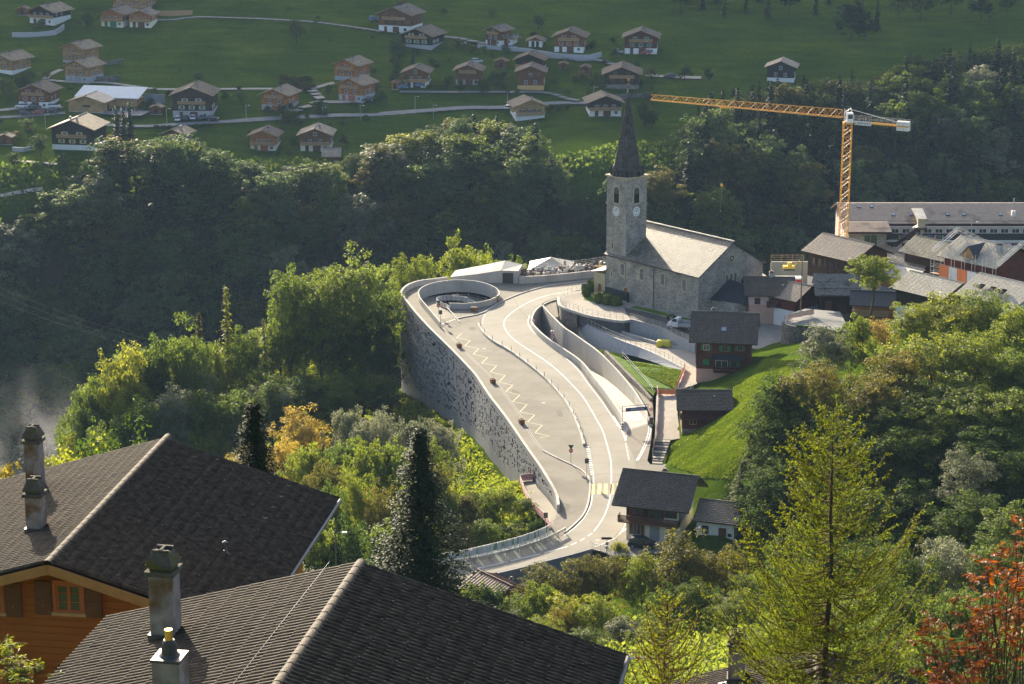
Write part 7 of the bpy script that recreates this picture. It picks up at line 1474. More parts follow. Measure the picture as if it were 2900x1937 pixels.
lane('lane', [(f2, [(1100, 706), (1500, 714), (1900, 714)]), (f3, [(520, 716), (680, 756), (780, 792)])], 2.6, LANE)
lane('lane', [(f1, [(0, 905), (200, 892), (500, 868)])], 3.2, LANE)
lane('lane', [(f1, [(0, 848), (150, 838), (300, 832), (480, 832)])], 2.8, GRAVELP)
lane('footpath', [(f1, [(0, 1508), (200, 1482), (330, 1466)])], 2.0, GRAVELP)
lane('footpath', [(f1, [(90, 1238), (250, 1246), (440, 1268)])], 2.0, GRAVELP)
lane('lane', [(f3, [(1290, 586), (1500, 598), (1720, 606)])], 4.0, GRAVELP)
lane('lane', [(f1, [(350, 605), (380, 575), (470, 535)])], 2.3, GRAVELP)
lane('lane', [(f1, [(1180, 160), (1350, 155), (1500, 135), (1960, 145)])], 1.8, LANE)
# cars
CARS = [(f1, 168, 838, 'white', 0, 'small white car on the gravel above the brown chalet road', 0), (f1, 270, 836, 'dark', 0, 'dark saloon below the orange shuttered chalet', 0), (f1, 415, 834, 'white', 0, 'white pickup like car beside the chalet deck', 1), (f1, 195, 890, 'dark', 0, 'dark blue car on the lower lane, first of three', 0), (f1, 293, 880, 'red', 0, 'red car on the lower lane between two dark ones', 0), (f1, 400, 872, 'dark', 0, 'dark car on the lower lane by the hall corner', 1),
        (f1, 1365, 935, 'white', 90, 'white van like car parked first before the big farmhouse', 1), (f1, 1422, 930, 'dark', 90, 'dark car parked second before the big farmhouse', 0), (f1, 1482, 926, 'white', 90, 'white hatchback parked before the farmhouse door', 0), (f1, 1550, 924, 'dark', 90, 'dark hatchback parked right of the farmhouse door', 0), (f1, 1632, 938, 'black', 0, 'black pickup parked broadside below the farmhouse', 1),
        (f2, 903, 166, 'blue', 10, 'blue grey estate car beside the large brown chalet', 1), (f2, 1567, 350, 'white', 8, 'white estate car on the upper lane junction', 1), (f2, 1692, 492, 'silver', 0, 'silver car on the grass above the hedges', 0), (f2, 1130, 684, 'blue', 0, 'light blue car left of the white garage', 0), (f2, 1258, 676, 'blue', 20, 'blue car in front of the white based chalet', 0), (f2, 860, 784, 'black', 0, 'black car beside the lower orange chalet', 0),
        (f3, 252, 845, 'white', 60, 'white car on the road behind the honey chalet', 0), (f3, 1082, 416, 'grey', 0, 'grey car on the verge by the reddish chalet', 0), (f3, 1290, 424, 'red', 0, 'red car in front of the reddish chalet', 0), (f3, 1475, 606, 'dark', 0, 'dark car on the pale lane by the dark farmhouse', 0)]
for f, x, y, c, a, lb, suv in CARS:
    p = on_ground(f(x, y)); car(p + Vector((0, 0, .32)), R_(a if RNG.random() < .5 or a else 180), c, lb.replace(' left of', ' beside').replace(' right of', ' beside'), 4.2, bool(suv), detail=False)
# far lamp posts and power poles
for f, x, yb, yt, lb in ((f2, 1218, 852, 732, 'street lamp on the hillside road above the meadow'), (f2, 1357, 925, 800, 'street lamp on the lower bank of the hillside road'), (f2, 800, 935, 800, 'street lamp at the lane mouth on the hillside road'), (f2, 510, 892, 815, 'short street lamp beside the orange chalet lane'), (f1, 1278, 948, 825, 'street lamp by the open shed and spruce pair'), (f1, 1885, 922, 800, 'street lamp beside the farmhouse hedge'), (f1, 350, 985, 870, 'street lamp above the black farmhouse'), (f3, 895, 785, 660, 'street lamp on the lane below the dark farmhouse'), (f3, 235, 835, 700, 'street lamp beside the white parked car'), (f3, 820, 205, 62, 'wooden power pole alone on the upper meadow'), (f2, 1215, 210, 60, 'wooden power pole beside the large brown chalet'), (f2, 1497, 400, 290, 'wooden power pole at the upper lane junction')):
    p = on_ground(f(x, yb)); pole(p, zbelow(p, f(x, yt)[1]) - p.z, lb, 'power_pole' if 'power' in lb else 'street_lamp', lamp='lamp' in lb, r=.09, m=METAL if 'lamp' in lb else POLEM, group='poles on the far hillside')
# white garden tents and sheds
for f, x, y, lb in ((f3, 305, 925, 'white garden tent beside the honey chalet'), (f1, 520, 118, 'pale parasol on the terrace of the black and white chalet')):
    p = on_ground(f(x, y)); t = thing('garden_tent', lb, 'tent', p); b = MB(); b.lathe([(1.7, 2.0), (1.6, 2.25), (.05, 3.0)], 4); b.build('canopy', STUC['white'], t); b = MB(); [b.bar((sx, sy, 0), (sx, sy, 2.05), .05) for sx in (-1.1, 1.1) for sy in (-1.1, 1.1)]; b.build('legs', METAL, t)
for f, x, y, w_, lb in ((f1, 1195, 880, 3.8, 'open shed with bright roof beside the spruces'), (f1, 35, 1110, 4.5, 'grey garage at the end of the garden wall'), (f3, 830, 572, 3.2, 'small brown shed in the terraced gardens'), (f2, 1065, 690, 2.4, 'orange garden shed beside the hedge'), (f3, 660, 540, 2.6, 'tiny playhouse on the lawn by the flagpole'), (f3, 185, 522, 4.2, 'dark low shed in the brambles'), (f1, 170, 120, 4.0, 'brown wooden annex beside the black and white chalet')):
    far(f, x, y, w_, 3.0, .1, 2.1, 8, 'pale' if 'bright' in lb else 'brown', 'orange' if 'orange' in lb else 'brown', 'grey', lb, balc=False, chim=(), wins=[('f', 0, .2, .9, 1.6, None, 'dark', 1)], name='garden_shed', oe=.4, og=.4)
# ================================================================ plants
rng = np.random.default_rng(21)
LEAF = {k: mat_leaf('leaf_' + k, c, t, .55, .03 if k in ('spruce', 'dark', 'forest', 'forestgold') else .12) for k, c, t in (
    ('green', ((.042, .068, .012), (.082, .120, .018), (.140, .170, .026)), .55), ('yg', ((.075, .105, .014), (.135, .170, .020), (.215, .220, .030)), .52),
    ('gold', ((.11, .10, .022), (.20, .165, .028), (.31, .235, .045)), .5), ('grey', ((.075, .090, .045), (.120, .135, .070), (.20, .21, .125)), .35),
    ('dark', ((.026, .046, .012), (.048, .080, .016), (.088, .118, .022)), .5), ('orange', ((.20, .07, .012), (.34, .13, .018), (.42, .22, .03)), .5),
    ('olive', ((.052, .058, .012), (.095, .095, .016), (.17, .14, .022)), .45), ('forest', ((.044, .074, .028), (.080, .122, .040), (.135, .165, .048)), .45),
    ('forestgold', ((.044, .050, .014), (.075, .076, .018), (.115, .095, .02)), .4), ('spruce', ((.008, .017, .007), (.013, .027, .010), (.021, .039, .013)), .1), ('larch', ((.056, .080, .009), (.098, .126, .012), (.165, .180, .018)), .48), ('red', ((.14, .045, .014), (.27, .085, .016), (.36, .18, .025)), .4), ('grass', ((.052, .090, .009), (.090, .142, .013), (.145, .192, .02)), .3))}
BARK = mat('bark', (.05, .04, .03), (.10, .085, .065), scale=2, rough=.95, stretch=(1, 1, .3), bump=.5)
def unit(v): return v / np.maximum(1e-9, np.linalg.norm(v, axis=1))[:, None]
def quads_at(c, nrm, size, asp=1.0, g=rng):
    n = len(c); t = unit(np.cross(nrm, g.normal(size=(n, 3)))); b_ = np.cross(nrm, t); s = size[:, None] * .5
    a = t * s * asp; d = b_ * s
    return np.stack([c - a, c - d * .9, c + a, c + d * .9], 1).reshape(-1, 3), np.arange(4 * n).reshape(-1, 4)
def crown(seed, n, size, rx=.30, rz=.36, cz=.60, lobes=24, lr=(.10, .19), gap=.15, droop=0):
    g = np.random.default_rng(seed); d = unit(g.normal(size=(lobes, 3))); d[:, 2] = np.where(d[:, 2] < -.55, -d[:, 2], d[:, 2]); f = g.uniform(.55, .95, lobes)
    C_ = d * f[:, None] * np.array([rx, rx, rz]) + np.array([0, 0, cz]); C_[:, :2] += g.normal(0, .03, (lobes, 2)); Rr = g.uniform(*lr, lobes); lt = g.uniform(0, 1, lobes)
    C_ = np.concatenate([C_, [[0, 0, cz], [0, 0, cz + rz * .35]]]); Rr = np.concatenate([Rr, [rx * .62, rx * .5]]); lt = np.concatenate([lt, [.2, .4]])
    K = 9; sd = unit(g.normal(size=(len(Rr) * K, 3)) + np.array([0, 0, .3])); sl = np.repeat(np.arange(len(Rr)), K); SC_ = C_[sl] + sd * (Rr[sl] * g.uniform(.7, 1.05, len(sl)))[:, None]; SR = Rr[sl] * g.uniform(.28, .5, len(sl)); stn = np.clip(lt[sl] * .6 + .4 * g.random(len(sl)), 0, 1)
    p = SR ** 2; p = p / p.sum(); li = g.choice(len(SR), n, p=p); dd = unit(g.normal(size=(n, 3)) + np.array([0, 0, .2])); rr = SR[li] * (.35 + .65 * g.random(n) ** .6)
    c = SC_[li] + dd * rr[:, None] * np.array([1, 1, .7]); out_ = unit(c - np.array([0, 0, cz - .1])); nr = unit(dd * .5 + out_ * .45 + g.normal(size=(n, 3)) * .42 + np.array([0, 0, .3])); sz = size * g.uniform(.6, 1.4, n); lt = stn
    V_, Q_ = quads_at(c, nr, sz, 1.3, g); tint = np.clip(.5 * lt[li] + .5 * g.random(n), 0, 1); return V_, Q_, tint, C_[:-2]
def trunk_mesh(seed, C_, h0=.62, r=.016, limbs=7):
    g = random.Random(seed); b = MB(); pts = [Vector((0, 0, -.04)), Vector((g.uniform(-.01, .01), g.uniform(-.01, .01), .2)), Vector((g.uniform(-.02, .02), g.uniform(-.02, .02), .42)), Vector((g.uniform(-.03, .03), g.uniform(-.03, .03), h0 + .12))]
    b.tube(pts, [r * 1.3, r, r * .8, r * .3], 7)
    for i in range(min(limbs, len(C_))): s = pts[1].lerp(pts[3], g.uniform(.2, .8)); e = Vector(C_[i]); m = s.lerp(e, .5) + Vector((0, 0, -.02)); b.tube([s, m, e], [r * .45, r * .3, r * .12], 5)
    return b.mesh('trunk', BARK)
def variant(seed, n, size, **k):
    V_, Q_, t_, C_ = crown(seed, n, size, **k); return (np_mesh('crown', V_, Q_, LEAF['green'], t_), trunk_mesh(seed, C_, k.get('cz', .6)))
def spruce_variant(seed, layers=38, per=9, size=.045, rad=.17, n_per=7, droop=.35, zmin=.06, narrow=1.0):
    g = np.random.default_rng(seed); c, nr, sz, ti = [], [], [], []
    for i in range(layers):
        t = i / layers; z = zmin + (1 - zmin) * t; r = rad * (1 - t) ** (.95 if n_per > 10 else .8) * narrow * g.uniform(.75, 1.2) + .006
        for k in range(per):
            a = g.uniform(0, 2 * np.pi); rr = r * g.uniform(.5, 1.2)
            for q in range(n_per):
                f = ((q + 1) / n_per) ** (.65 if n_per > 10 else 1); c.append((math.cos(a) * rr * f + g.normal(0, .006), math.sin(a) * rr * f + g.normal(0, .006), z - droop * rr * f ** 1.4 + g.normal(0, .004) + .03 * f * f * (1 if droop < .2 else .3))); nr.append((math.cos(a) * .4 + g.normal(0, .3), math.sin(a) * .4 + g.normal(0, .3), 1 + g.normal(0, .3))); sz.append(size * (1.15 - .5 * f) * g.uniform(.7, 1.3) * (.45 + .55 * (1 - t))); ti.append(g.random() * .6 + .4 * f)
    V_, Q_ = quads_at(np.array(c), unit(np.array(nr)), np.array(sz), 1.5, g); me = np_mesh('crown', V_, Q_, LEAF['spruce'], np.array(ti)); b = MB(); b.tube([(0, 0, -.03), (0, 0, .5), (0, 0, .99)], [.013, .008, .002], 6); return (me, b.mesh('trunk', BARK))
TV_ = {'bl': [variant(100 + i, 15000, .0138, rx=.27 + .03 * (i % 3), rz=.36, lobes=30 + 3 * i, lr=(.075, .15)) for i in range(5)],
       'near': [variant(200 + i, 14000, .0150, rx=.36 + .04 * (i % 2), rz=.40, cz=.52, lobes=38, lr=(.08, .16)) for i in range(3)],
       'bush': [variant(300 + i, 11000, .022, rx=.46, rz=.42, cz=.48, lobes=30, lr=(.11, .2)) for i in range(4)],
       'tall': [variant(400 + i, 12000, .0105, rx=.17, rz=.42, cz=.55, lobes=26, lr=(.07, .13)) for i in range(2)],
       'ash': [variant(450 + i, 10000, .0135, rx=.25, rz=.30, cz=.68, lobes=24, lr=(.07, .12)) for i in range(2)],
       'far': [variant(500 + i, 5200, .027, rx=.33 + .02 * i, rz=.46, cz=.50, lobes=20, lr=(.10, .18)) for i in range(5)],
       'spruce': [spruce_variant(600), spruce_variant(601, rad=.14)], 'nspruce': [spruce_variant(602, 54, 24, .0125, .37, 40, .34)], 'fspruce': [spruce_variant(603, 24, 7, .075, .16, 4)],
       'larch': [spruce_variant(604, 40, 8, .032, .15, 7, .25, .30), spruce_variant(605, 34, 5, .030, .13, 6, .35, .34)], 'thuja': [spruce_variant(606, 46, 16, .035, .16, 5, -.5, .02, 1.0)]}
TL = {'green': 'green', 'yg': 'yellow green', 'gold': 'golden', 'grey': 'silvery grey green', 'dark': 'dark green', 'orange': 'orange', 'olive': 'olive and yellow', 'forest': 'dull green', 'forestgold': 'brownish gold', 'spruce': 'dark', 'larch': 'light green', 'red': 'red leaved'}
NAMES = {'bl': 'broadleaf_tree', 'near': 'spreading_tree', 'bush': 'bush', 'tall': 'slender_tree', 'ash': 'ash_tree', 'far': 'forest_tree', 'spruce': 'spruce_tree', 'nspruce': 'spruce_tree', 'fspruce': 'spruce_tree', 'larch': 'larch_tree', 'thuja': 'conifer_hedge_tree'}
KIND = {'bl': 'broadleaf tree', 'near': 'spreading tree', 'bush': 'bush', 'tall': 'slender tree', 'ash': 'open crowned tree', 'far': 'broadleaf tree', 'spruce': 'spruce', 'nspruce': 'spruce', 'fspruce': 'spruce', 'larch': 'larch', 'thuja': 'conifer'}
def tree(kind, p, h, col, where, wx=None, group=None, label=None, vi=None, aspect=None):
    vs_ = TV_[kind]; cm, tm = vs_[RNG.randrange(len(vs_)) if vi is None else vi % len(vs_)]
    base_w = {'bl': .62, 'near': .86, 'bush': 1.05, 'tall': .42, 'ash': .58, 'far': .68, 'spruce': .34, 'nspruce': .48, 'fspruce': .34, 'larch': .3, 'thuja': .34}[kind]
    sx = h if wx is None else min(max(wx / base_w, h * .55), h * (1.0 if kind == 'nspruce' else 1.7))
    t = thing(NAMES[kind], label or '%s %s %s' % (TL[col], KIND[kind], where), 'bush' if kind == 'bush' else 'tree', p, RNG.uniform(0, 6.28), group or where); t.scale = (sx, sx, h)
    c = link('crown', cm, t); c.material_slots[0].link = 'OBJECT'; c.material_slots[0].material = LEAF[col]; link('trunk', tm, t); return t
def by_top(kind, dx, dy, wpx, Y, col, where, hmin=5, hmax=24, **k):
    """tree whose top shows at (dx, dy) and that stands on the ground at about distance Y"""
    best = None
    for yy in [Y] + [Y + s * d for d in range(4, 45, 4) for s in (1, -1)]:
        p = WY(fD(dx, dy), yy); h = p.z - H(p.x, yy)
        if hmin <= h <= hmax: best = (p, h, yy); break
        if best is None or abs(h - hmin) < abs(best[1] - hmin): best = (p, h, yy)
    p, h, yy = best; g = p.z - max(h, 2.0); depth = yy * CP + 26; h = max(h, 2.0); gz = H(p.x, yy)
    return tree(kind, Vector((p.x, yy, min(gz, p.z - 2) - .1)), p.z - min(gz, p.z - 2) + .1, col, where, wpx * depth / 5100.0, **k)
SPUR = 'on the wooded spur below the ring ramp'
for a in [('bl', 820, 570, 170, 432, 'green'), ('bl', 735, 640, 150, 414, 'yg'), ('bl', 660, 632, 120, 426, 'green'), ('bl', 880, 640, 100, 428, 'green'), ('bl', 400, 735, 120, 405, 'green'), ('bl', 330, 768, 110, 402, 'green'), ('bl', 275, 800, 110, 398, 'yg'), ('bl', 232, 850, 100, 395, 'green'), ('bl', 195, 905, 95, 392, 'green'), ('bl', 172, 962, 90, 388, 'yg'), ('bl', 290, 868, 120, 386, 'grey'), ('bl', 352, 830, 120, 388, 'green'), ('bl', 425, 795, 110, 392, 'grey'), ('bl', 490, 790, 110, 398, 'green'), ('bl', 560, 755, 100, 402, 'green'), ('bl', 640, 745, 120, 408, 'green'), ('bl', 700, 720, 130, 410, 'yg'), ('bl', 780, 735, 140, 410, 'dark'), ('bl', 845, 700, 120, 418, 'dark'), ('bl', 240, 960, 120, 366, 'green'), ('bl', 325, 930, 120, 370, 'green'), ('bl', 400, 900, 120, 374, 'grey'), ('bl', 465, 900, 120, 374, 'green'), ('bl', 540, 890, 120, 372, 'green'), ('bl', 620, 870, 120, 378, 'green'), ('bl', 690, 850, 120, 382, 'dark'), ('bl', 760, 870, 130, 380, 'dark'), ('bl', 830, 850, 110, 386, 'dark'), ('bl', 885, 870, 80, 388, 'dark'), ('bl', 890, 770, 70, 408, 'dark'), ('bl', 155, 1010, 80, 372, 'yg')]: by_top(a[0], a[1], a[2], a[3] * 1.15, *a[4:], SPUR, 11, 28)
for a in [('larch', 517, 655, 95, 398, 'larch'), ('larch', 455, 715, 70, 396, 'olive'), ('larch', 604, 730, 80, 394, 'larch')]: by_top(*a, 'standing above the wooded spur', 16, 30, label='%s tall larch with bare lower trunk on the wooded spur' % {517: 'bushy light green', 455: 'withered brownish', 604: 'sparse light green'}[a[1]])
BEH = 'behind the ring ramp parapet'
for a in [('tall', 925, 556, 50, 452, 'yg'), ('tall', 975, 552, 70, 452, 'yg'), ('bl', 1066, 540, 78, 458, 'yg'), ('bl', 1138, 570, 75, 462, 'green'), ('bl', 1182, 585, 55, 464, 'yg')]: by_top(*a, BEH, 9, 36)
BNK = 'on the bank below the perforated facade'
for a in [('bush', 420, 965, 110, 340, 'grey'), ('bush', 480, 975, 100, 335, 'yg'), ('bl', 650, 895, 80, 348, 'grey'), ('near', 690, 932, 160, 312, 'gold'), ('bush', 560, 1012, 100, 300, 'gold'), ('near', 640, 1000, 110, 302, 'gold'), ('bush', 800, 925, 110, 332, 'grey'), ('near', 862, 930, 130, 330, 'grey'), ('bush', 785, 1000, 110, 302, 'green'), ('bush', 842, 1008, 110, 302, 'yg'), ('bush', 905, 1000, 100, 306, 'green'), ('bush', 1012, 958, 95, 336, 'grey'), ('bush', 945, 945, 90, 338, 'grey'), ('bush', 985, 1010, 90, 316, 'yg'), ('bush', 1005, 1062, 100, 300, 'olive'), ('bush', 1062, 1125, 110, 298, 'olive'), ('bush', 1105, 1125, 110, 300, 'green'), ('bush', 1152, 1118, 100, 302, 'yg'), ('bush', 1200, 1140, 80, 304, 'green'), ('bush', 1050, 1200, 100, 290, 'olive'), ('bush', 1120, 1190, 110, 291, 'green'), ('bush', 1185, 1195, 90, 294, 'yg'), ('near', 820, 1080, 120, 280, 'yg'), ('near', 760, 1115, 120, 272, 'green'), ('bush', 730, 1185, 110, 262, 'green'), ('bush', 800, 1190, 120, 262, 'dark'), ('near', 870, 1100, 110, 278, 'olive'), ('bush', 1020, 1130, 90, 296, 'green'), ('bush', 930, 1120, 100, 284, 'green'), ('bush', 880, 1190, 110, 270, 'green'), ('bush', 980, 1230, 100, 280, 'olive'), ('bush', 1230, 1190, 50, 298, 'dark'), ('bush', 700, 1010, 90, 310, 'yg'), ('bush', 740, 1060, 100, 292, 'olive'), ('bush', 600, 880, 80, 352, 'grey')]: by_top(*a, BNK, 3, 16)
RDB = 'below the lower road bend'
for a in [('near', 1250, 1285, 150, 262, 'olive'), ('near', 1330, 1272, 140, 262, 'olive'), ('near', 1400, 1265, 140, 262, 'olive'), ('near', 1475, 1258, 130, 260, 'yg'), ('near', 1565, 1222, 200, 258, 'olive'), ('near', 1665, 1240, 150, 256, 'olive'), ('near', 1725, 1300, 120, 250, 'green'), ('bush', 1240, 1335, 110, 250, 'yg'), ('bush', 1300, 1365, 130, 244, 'yg'), ('bush', 1380, 1365, 130, 242, 'yg'), ('bush', 1430, 1420, 120, 234, 'grey'), ('bush', 1290, 1392, 70, 240, 'olive'), ('bush', 1185, 1370, 120, 247, 'green'), ('bush', 1120, 1335, 90, 250, 'dark'), ('bush', 1520, 1340, 130, 242, 'dark'), ('near', 1600, 1330, 150, 240, 'dark'), ('near', 1690, 1360, 150, 236, 'green'), ('bush', 1160, 1400, 100, 240, 'grey'), ('bush', 1340, 1440, 120, 230, 'green'), ('bush', 1500, 1420, 120, 230, 'yg'), ('bush', 1240, 1420, 110, 236, 'yg'), ('bush', 1090, 1330, 60, 250, 'yg')]: by_top(*a, RDB, 3.0, 14)
by_top('bush', 1420, 1238, 55, 284, 'yg', 'beside the brown direction sign', 2, 6)
RB_ = 'on the steep bank above the meadow'
for a in [('near', 1790, 865, 130, 325, 'dark'), ('near', 1865, 825, 140, 322, 'olive'), ('bl', 1800, 1005, 120, 300, 'dark'), ('bl', 1770, 945, 100, 312, 'dark'), ('bl', 1930, 935, 150, 300, 'dark'), ('near', 1900, 750, 120, 350, 'grey'), ('bush', 1955, 720, 90, 354, 'green'), ('near', 2100, 690, 130, 345, 'yg'), ('near', 2185, 675, 160, 340, 'yg'), ('near', 2255, 655, 120, 346, 'yg'), ('near', 2335, 695, 110, 340, 'yg'), ('near', 2060, 790, 130, 335, 'olive'), ('near', 2140, 760, 170, 330, 'yg'), ('near', 2250, 760, 170, 325, 'yg'), ('near', 2335, 800, 120, 320, 'green'), ('near', 2000, 850, 150, 320, 'olive'), ('bl', 2100, 880, 160, 310, 'green'), ('bl', 2200, 870, 160, 305, 'green'), ('bl', 2300, 890, 150, 300, 'green'), ('bl', 1830, 915, 120, 318, 'dark'), ('bl', 1990, 960, 150, 298, 'dark'), ('bl', 2070, 1000, 150, 295, 'dark'), ('bl', 2150, 975, 160, 292, 'dark'), ('bl', 2260, 1000, 170, 290, 'dark'), ('bl', 2335, 1040, 130, 285, 'dark'), ('bl', 1800, 1085, 120, 290, 'dark'), ('bl', 1880, 1090, 130, 285, 'dark'), ('bl', 2000, 1115, 150, 276, 'dark'), ('bl', 2120, 1115, 150, 271, 'dark'), ('bl', 2240, 1140, 150, 266, 'dark'), ('tall', 2215, 1010, 90, 262, 'grey'), ('bl', 2330, 1160, 130, 260, 'green'), ('near', 2180, 1225, 150, 240, 'grey'), ('near', 2285, 1240, 150, 236, 'green'), ('near', 2095, 1250, 150, 245, 'green'), ('near', 2000, 1240, 150, 250, 'dark'), ('near', 1900, 1225, 150, 255, 'dark'), ('near', 1820, 1215, 130, 257, 'dark'), ('bl', 1760, 1100, 110, 288, 'dark'), ('near', 2320, 1330, 140, 220, 'green'), ('near', 2200, 1340, 150, 222, 'green'), ('near', 2080, 1350, 150, 226, 'dark'), ('near', 1960, 1340, 150, 230, 'green'), ('near', 1850, 1330, 150, 234, 'dark'), ('near', 2340, 1420, 150, 205, 'green'), ('near', 2240, 1440, 150, 205, 'dark'), ('near', 2140, 1440, 150, 208, 'green'), ('near', 2350, 1520, 150, 192, 'dark'), ('near', 2270, 1530, 150, 192, 'green'), ('near', 2030, 1430, 150, 212, 'dark'), ('near', 1760, 1400, 140, 222, 'green')]: by_top(a[0], a[1], a[2], a[3] * 1.35, *a[4:], RB_, 11, 26)
by_top('near', 2012, 728, 110, 352, 'gold', 'below the old barn', 6, 16, label='golden orange autumn tree below the old barn')
by_top('ash', 2005, 580, 130, 374, 'yg', 'beside the old barn', 10, 26, label='tall airy yellow green ash tree in front of the village roofs')
for k, (dx, dy, wd) in enumerate(((1725, 1000, 170), (1765, 985, 190), (1705, 1060, 140), (1800, 1030, 170))): by_top('thuja', dx, dy, wd, 300 - k * 4, 'dark', 'beside the white annex', 10, 24, label='tall dark columnar conifer beside the white annex')
by_top('nspruce', 962, 978, 900, 150, 'spruce', 'behind the near tiled roof', 20, 34, label='big dark spruce standing between near roof and road', vi=0)
by_top('nspruce', 582, 918, 400, 120, 'spruce', 'behind the near tiled roof', 12, 30, label='narrow dark spruce tip behind the orange boarded chalet', vi=0)
by_top('tall', 240, 918, 70, 118, 'dark', 'behind', 10, 30, label='dark bushy conifer top behind the orange boarded chalet'); by_top('tall', 292, 960, 60, 116, 'dark', 'behind', 10, 30, label='second dark conifer top behind the orange boarded chalet')
by_top('near', 30, 1065, 90, 150, 'gold', 'behind', 8, 26, label='small golden tree behind the upper chimneys'); by_top('near', 118, 1040, 40, 150, 'yg', 'behind', 8, 26, label='yellow green tree top beside the upper chimneys')
def carpet(name, label, area, n, size, col, hh=.5, seed=1, kind='stuff'):
    g = np.random.default_rng(seed); X, Y = [], []; P = np.array(area); tot = 0; out = []
    while tot < n:
        x = g.uniform(P[:, 0].min(), P[:, 0].max(), n); y = g.uniform(P[:, 1].min(), P[:, 1].max(), n); ins = np.zeros(n, bool); j = len(P) - 1
        for i in range(len(P)):
            c1 = (P[i, 1] > y) != (P[j, 1] > y); ins ^= c1 & (x < (P[j, 0] - P[i, 0]) * (y - P[i, 1]) / (P[j, 1] - P[i, 1] + 1e-12) + P[i, 0]); j = i
        out.append(np.stack([x[ins], y[ins]], 1)); tot += ins.sum()
    q = np.concatenate(out)[:n]; z = Hn(q[:, 0], q[:, 1]); cl = .5 + .5 * np.sin(q[:, 0] * .9 + 3 * np.sin(q[:, 1] * .35)) * np.sin(q[:, 1] * .8)
    c = np.stack([q[:, 0], q[:, 1], z + hh * g.random(n) * (.3 + cl)], 1); nr = unit(g.normal(size=(n, 3)) * np.array([1, 1, .5]) + np.array([0, -.2, .35])); V_, Q_ = quads_at(c, nr, size * g.uniform(.5, 1.5, n), 1.2, g)
    o = link(name, np_mesh(name, V_, Q_, LEAF[col], np.clip(.6 * cl + .5 * g.random(n), 0, 1))); tag(o, label, name.replace('_', ' '), kind=kind)
# ---- forest across the gorge: individual trees
FG = 'trees of the gorge forest'
cand = []
for gx in np.arange(-190, 215, 8.2):
    for gy in np.arange(548, 900, 8.2):
        x = gx + rng.uniform(-4, 4); y = gy + rng.uniform(-4, 4); z = H(x, y)
        if z < -104 or not is_forest(x, y, z): continue
        px, py = proj((x, y, z + 9)); dx, dy = px / 1.23509, py / 1.23509
        if not (-60 < dx < 2410 and -40 < dy < 1180): continue
        top = proj((x, y, z + 17))[1] / 1.23509
        if dx > 900 and top > 640: continue
        if dx < 900 and top > 1000 - .33 * dx + 90: continue
        cand.append((x, y, z, dx, dy))
print('forest candidates', len(cand))
TOPX = [0, 100, 180, 220, 280, 340, 400, 470, 550, 640, 700, 760, 850, 950, 1050, 1120, 1200, 1280, 1330, 1420, 1500, 1560, 1620, 1700, 1800, 2000, 2100, 2348]; TOPY = [470, 450, 400, 330, 300, 290, 300, 330, 365, 385, 365, 372, 330, 300, 265, 272, 292, 305, 345, 400, 400, 300, 230, 215, 190, 170, 130, 95]
def max_h(x, y, z, dx):
    yt = np.interp(dx, TOPX, TOPY) * 1.23509; return zbelow(Vector((x, y, 0)), yt) - z
cand.sort(key=lambda c: c[1]); RNG.shuffle(cand); nb_, ns_ = 0, 0; mass = []
for x, y, z, dx, dy in cand:
    con = .12 if dx < 1500 else .42; mh = max_h(x, y, z, dx)
    if mh < 5: continue
    edge = dy < np.interp(dx, EDGE_X, EDGE_Y) - 20
    if RNG.random() < con and ns_ < 130:
        ns_ += 1; tree('fspruce', Vector((x, y, z - .5)), min(RNG.uniform(15, 24), mh + 3), 'spruce', 'in the gorge forest', None, FG, 'dark pointed spruce in the gorge forest across the valley')
    elif nb_ < 295:
        nb_ += 1; col = RNG.choices(('forest', 'green', 'forestgold', 'yg', 'dark', 'grey', 'olive'), (4, 2.6, 1.3, 1.0 if (edge and dx < 1500) else .35, 2 if dx < 1500 else 4, 1.2, .8))[0]
        tree('far', Vector((x, y, z - .5)), min(RNG.uniform(11, 20), mh), col, 'in the gorge forest', RNG.uniform(11, 16), FG, '%s broadleaf tree in the gorge forest across the valley' % TL[col])
    else: mass.append((x, y, z))
if mass:
    Vs, Qs, ts, off = [], [], [], 0; base = [crown(900 + i, 1500, .06, lobes=14) for i in range(3)]
    for i, (x, y, z) in enumerate(mass):
        V_, Q_, t_, _ = base[i % 3]; h = 12 + 6 * rng.random(); a = rng.uniform(0, 6.28); Rz = np.array([[math.cos(a), -math.sin(a), 0], [math.sin(a), math.cos(a), 0], [0, 0, 1]]); Vs.append((V_ * h) @ Rz.T + np.array([x, y, z - .5])); Qs.append(Q_ + off); ts.append(np.clip(t_ * .6 + rng.random() * .4, 0, 1)); off += len(V_)
    o = link('forest', np_mesh('forest', np.concatenate(Vs), np.concatenate(Qs), LEAF['forest'], np.concatenate(ts))); tag(o, 'mass of dull green woodland filling the gorge slopes', 'forest', kind='stuff')
carpet('undergrowth', 'dull green understorey on the gorge slopes', [(-200, 570), (-100, 565), (20, 575), (200, 590), (230, 700), (120, 700), (60, 690), (20, 655), (-60, 675), (-130, 660), (-200, 640)], 40000, 1.0, 'dark', 1.5, 12)
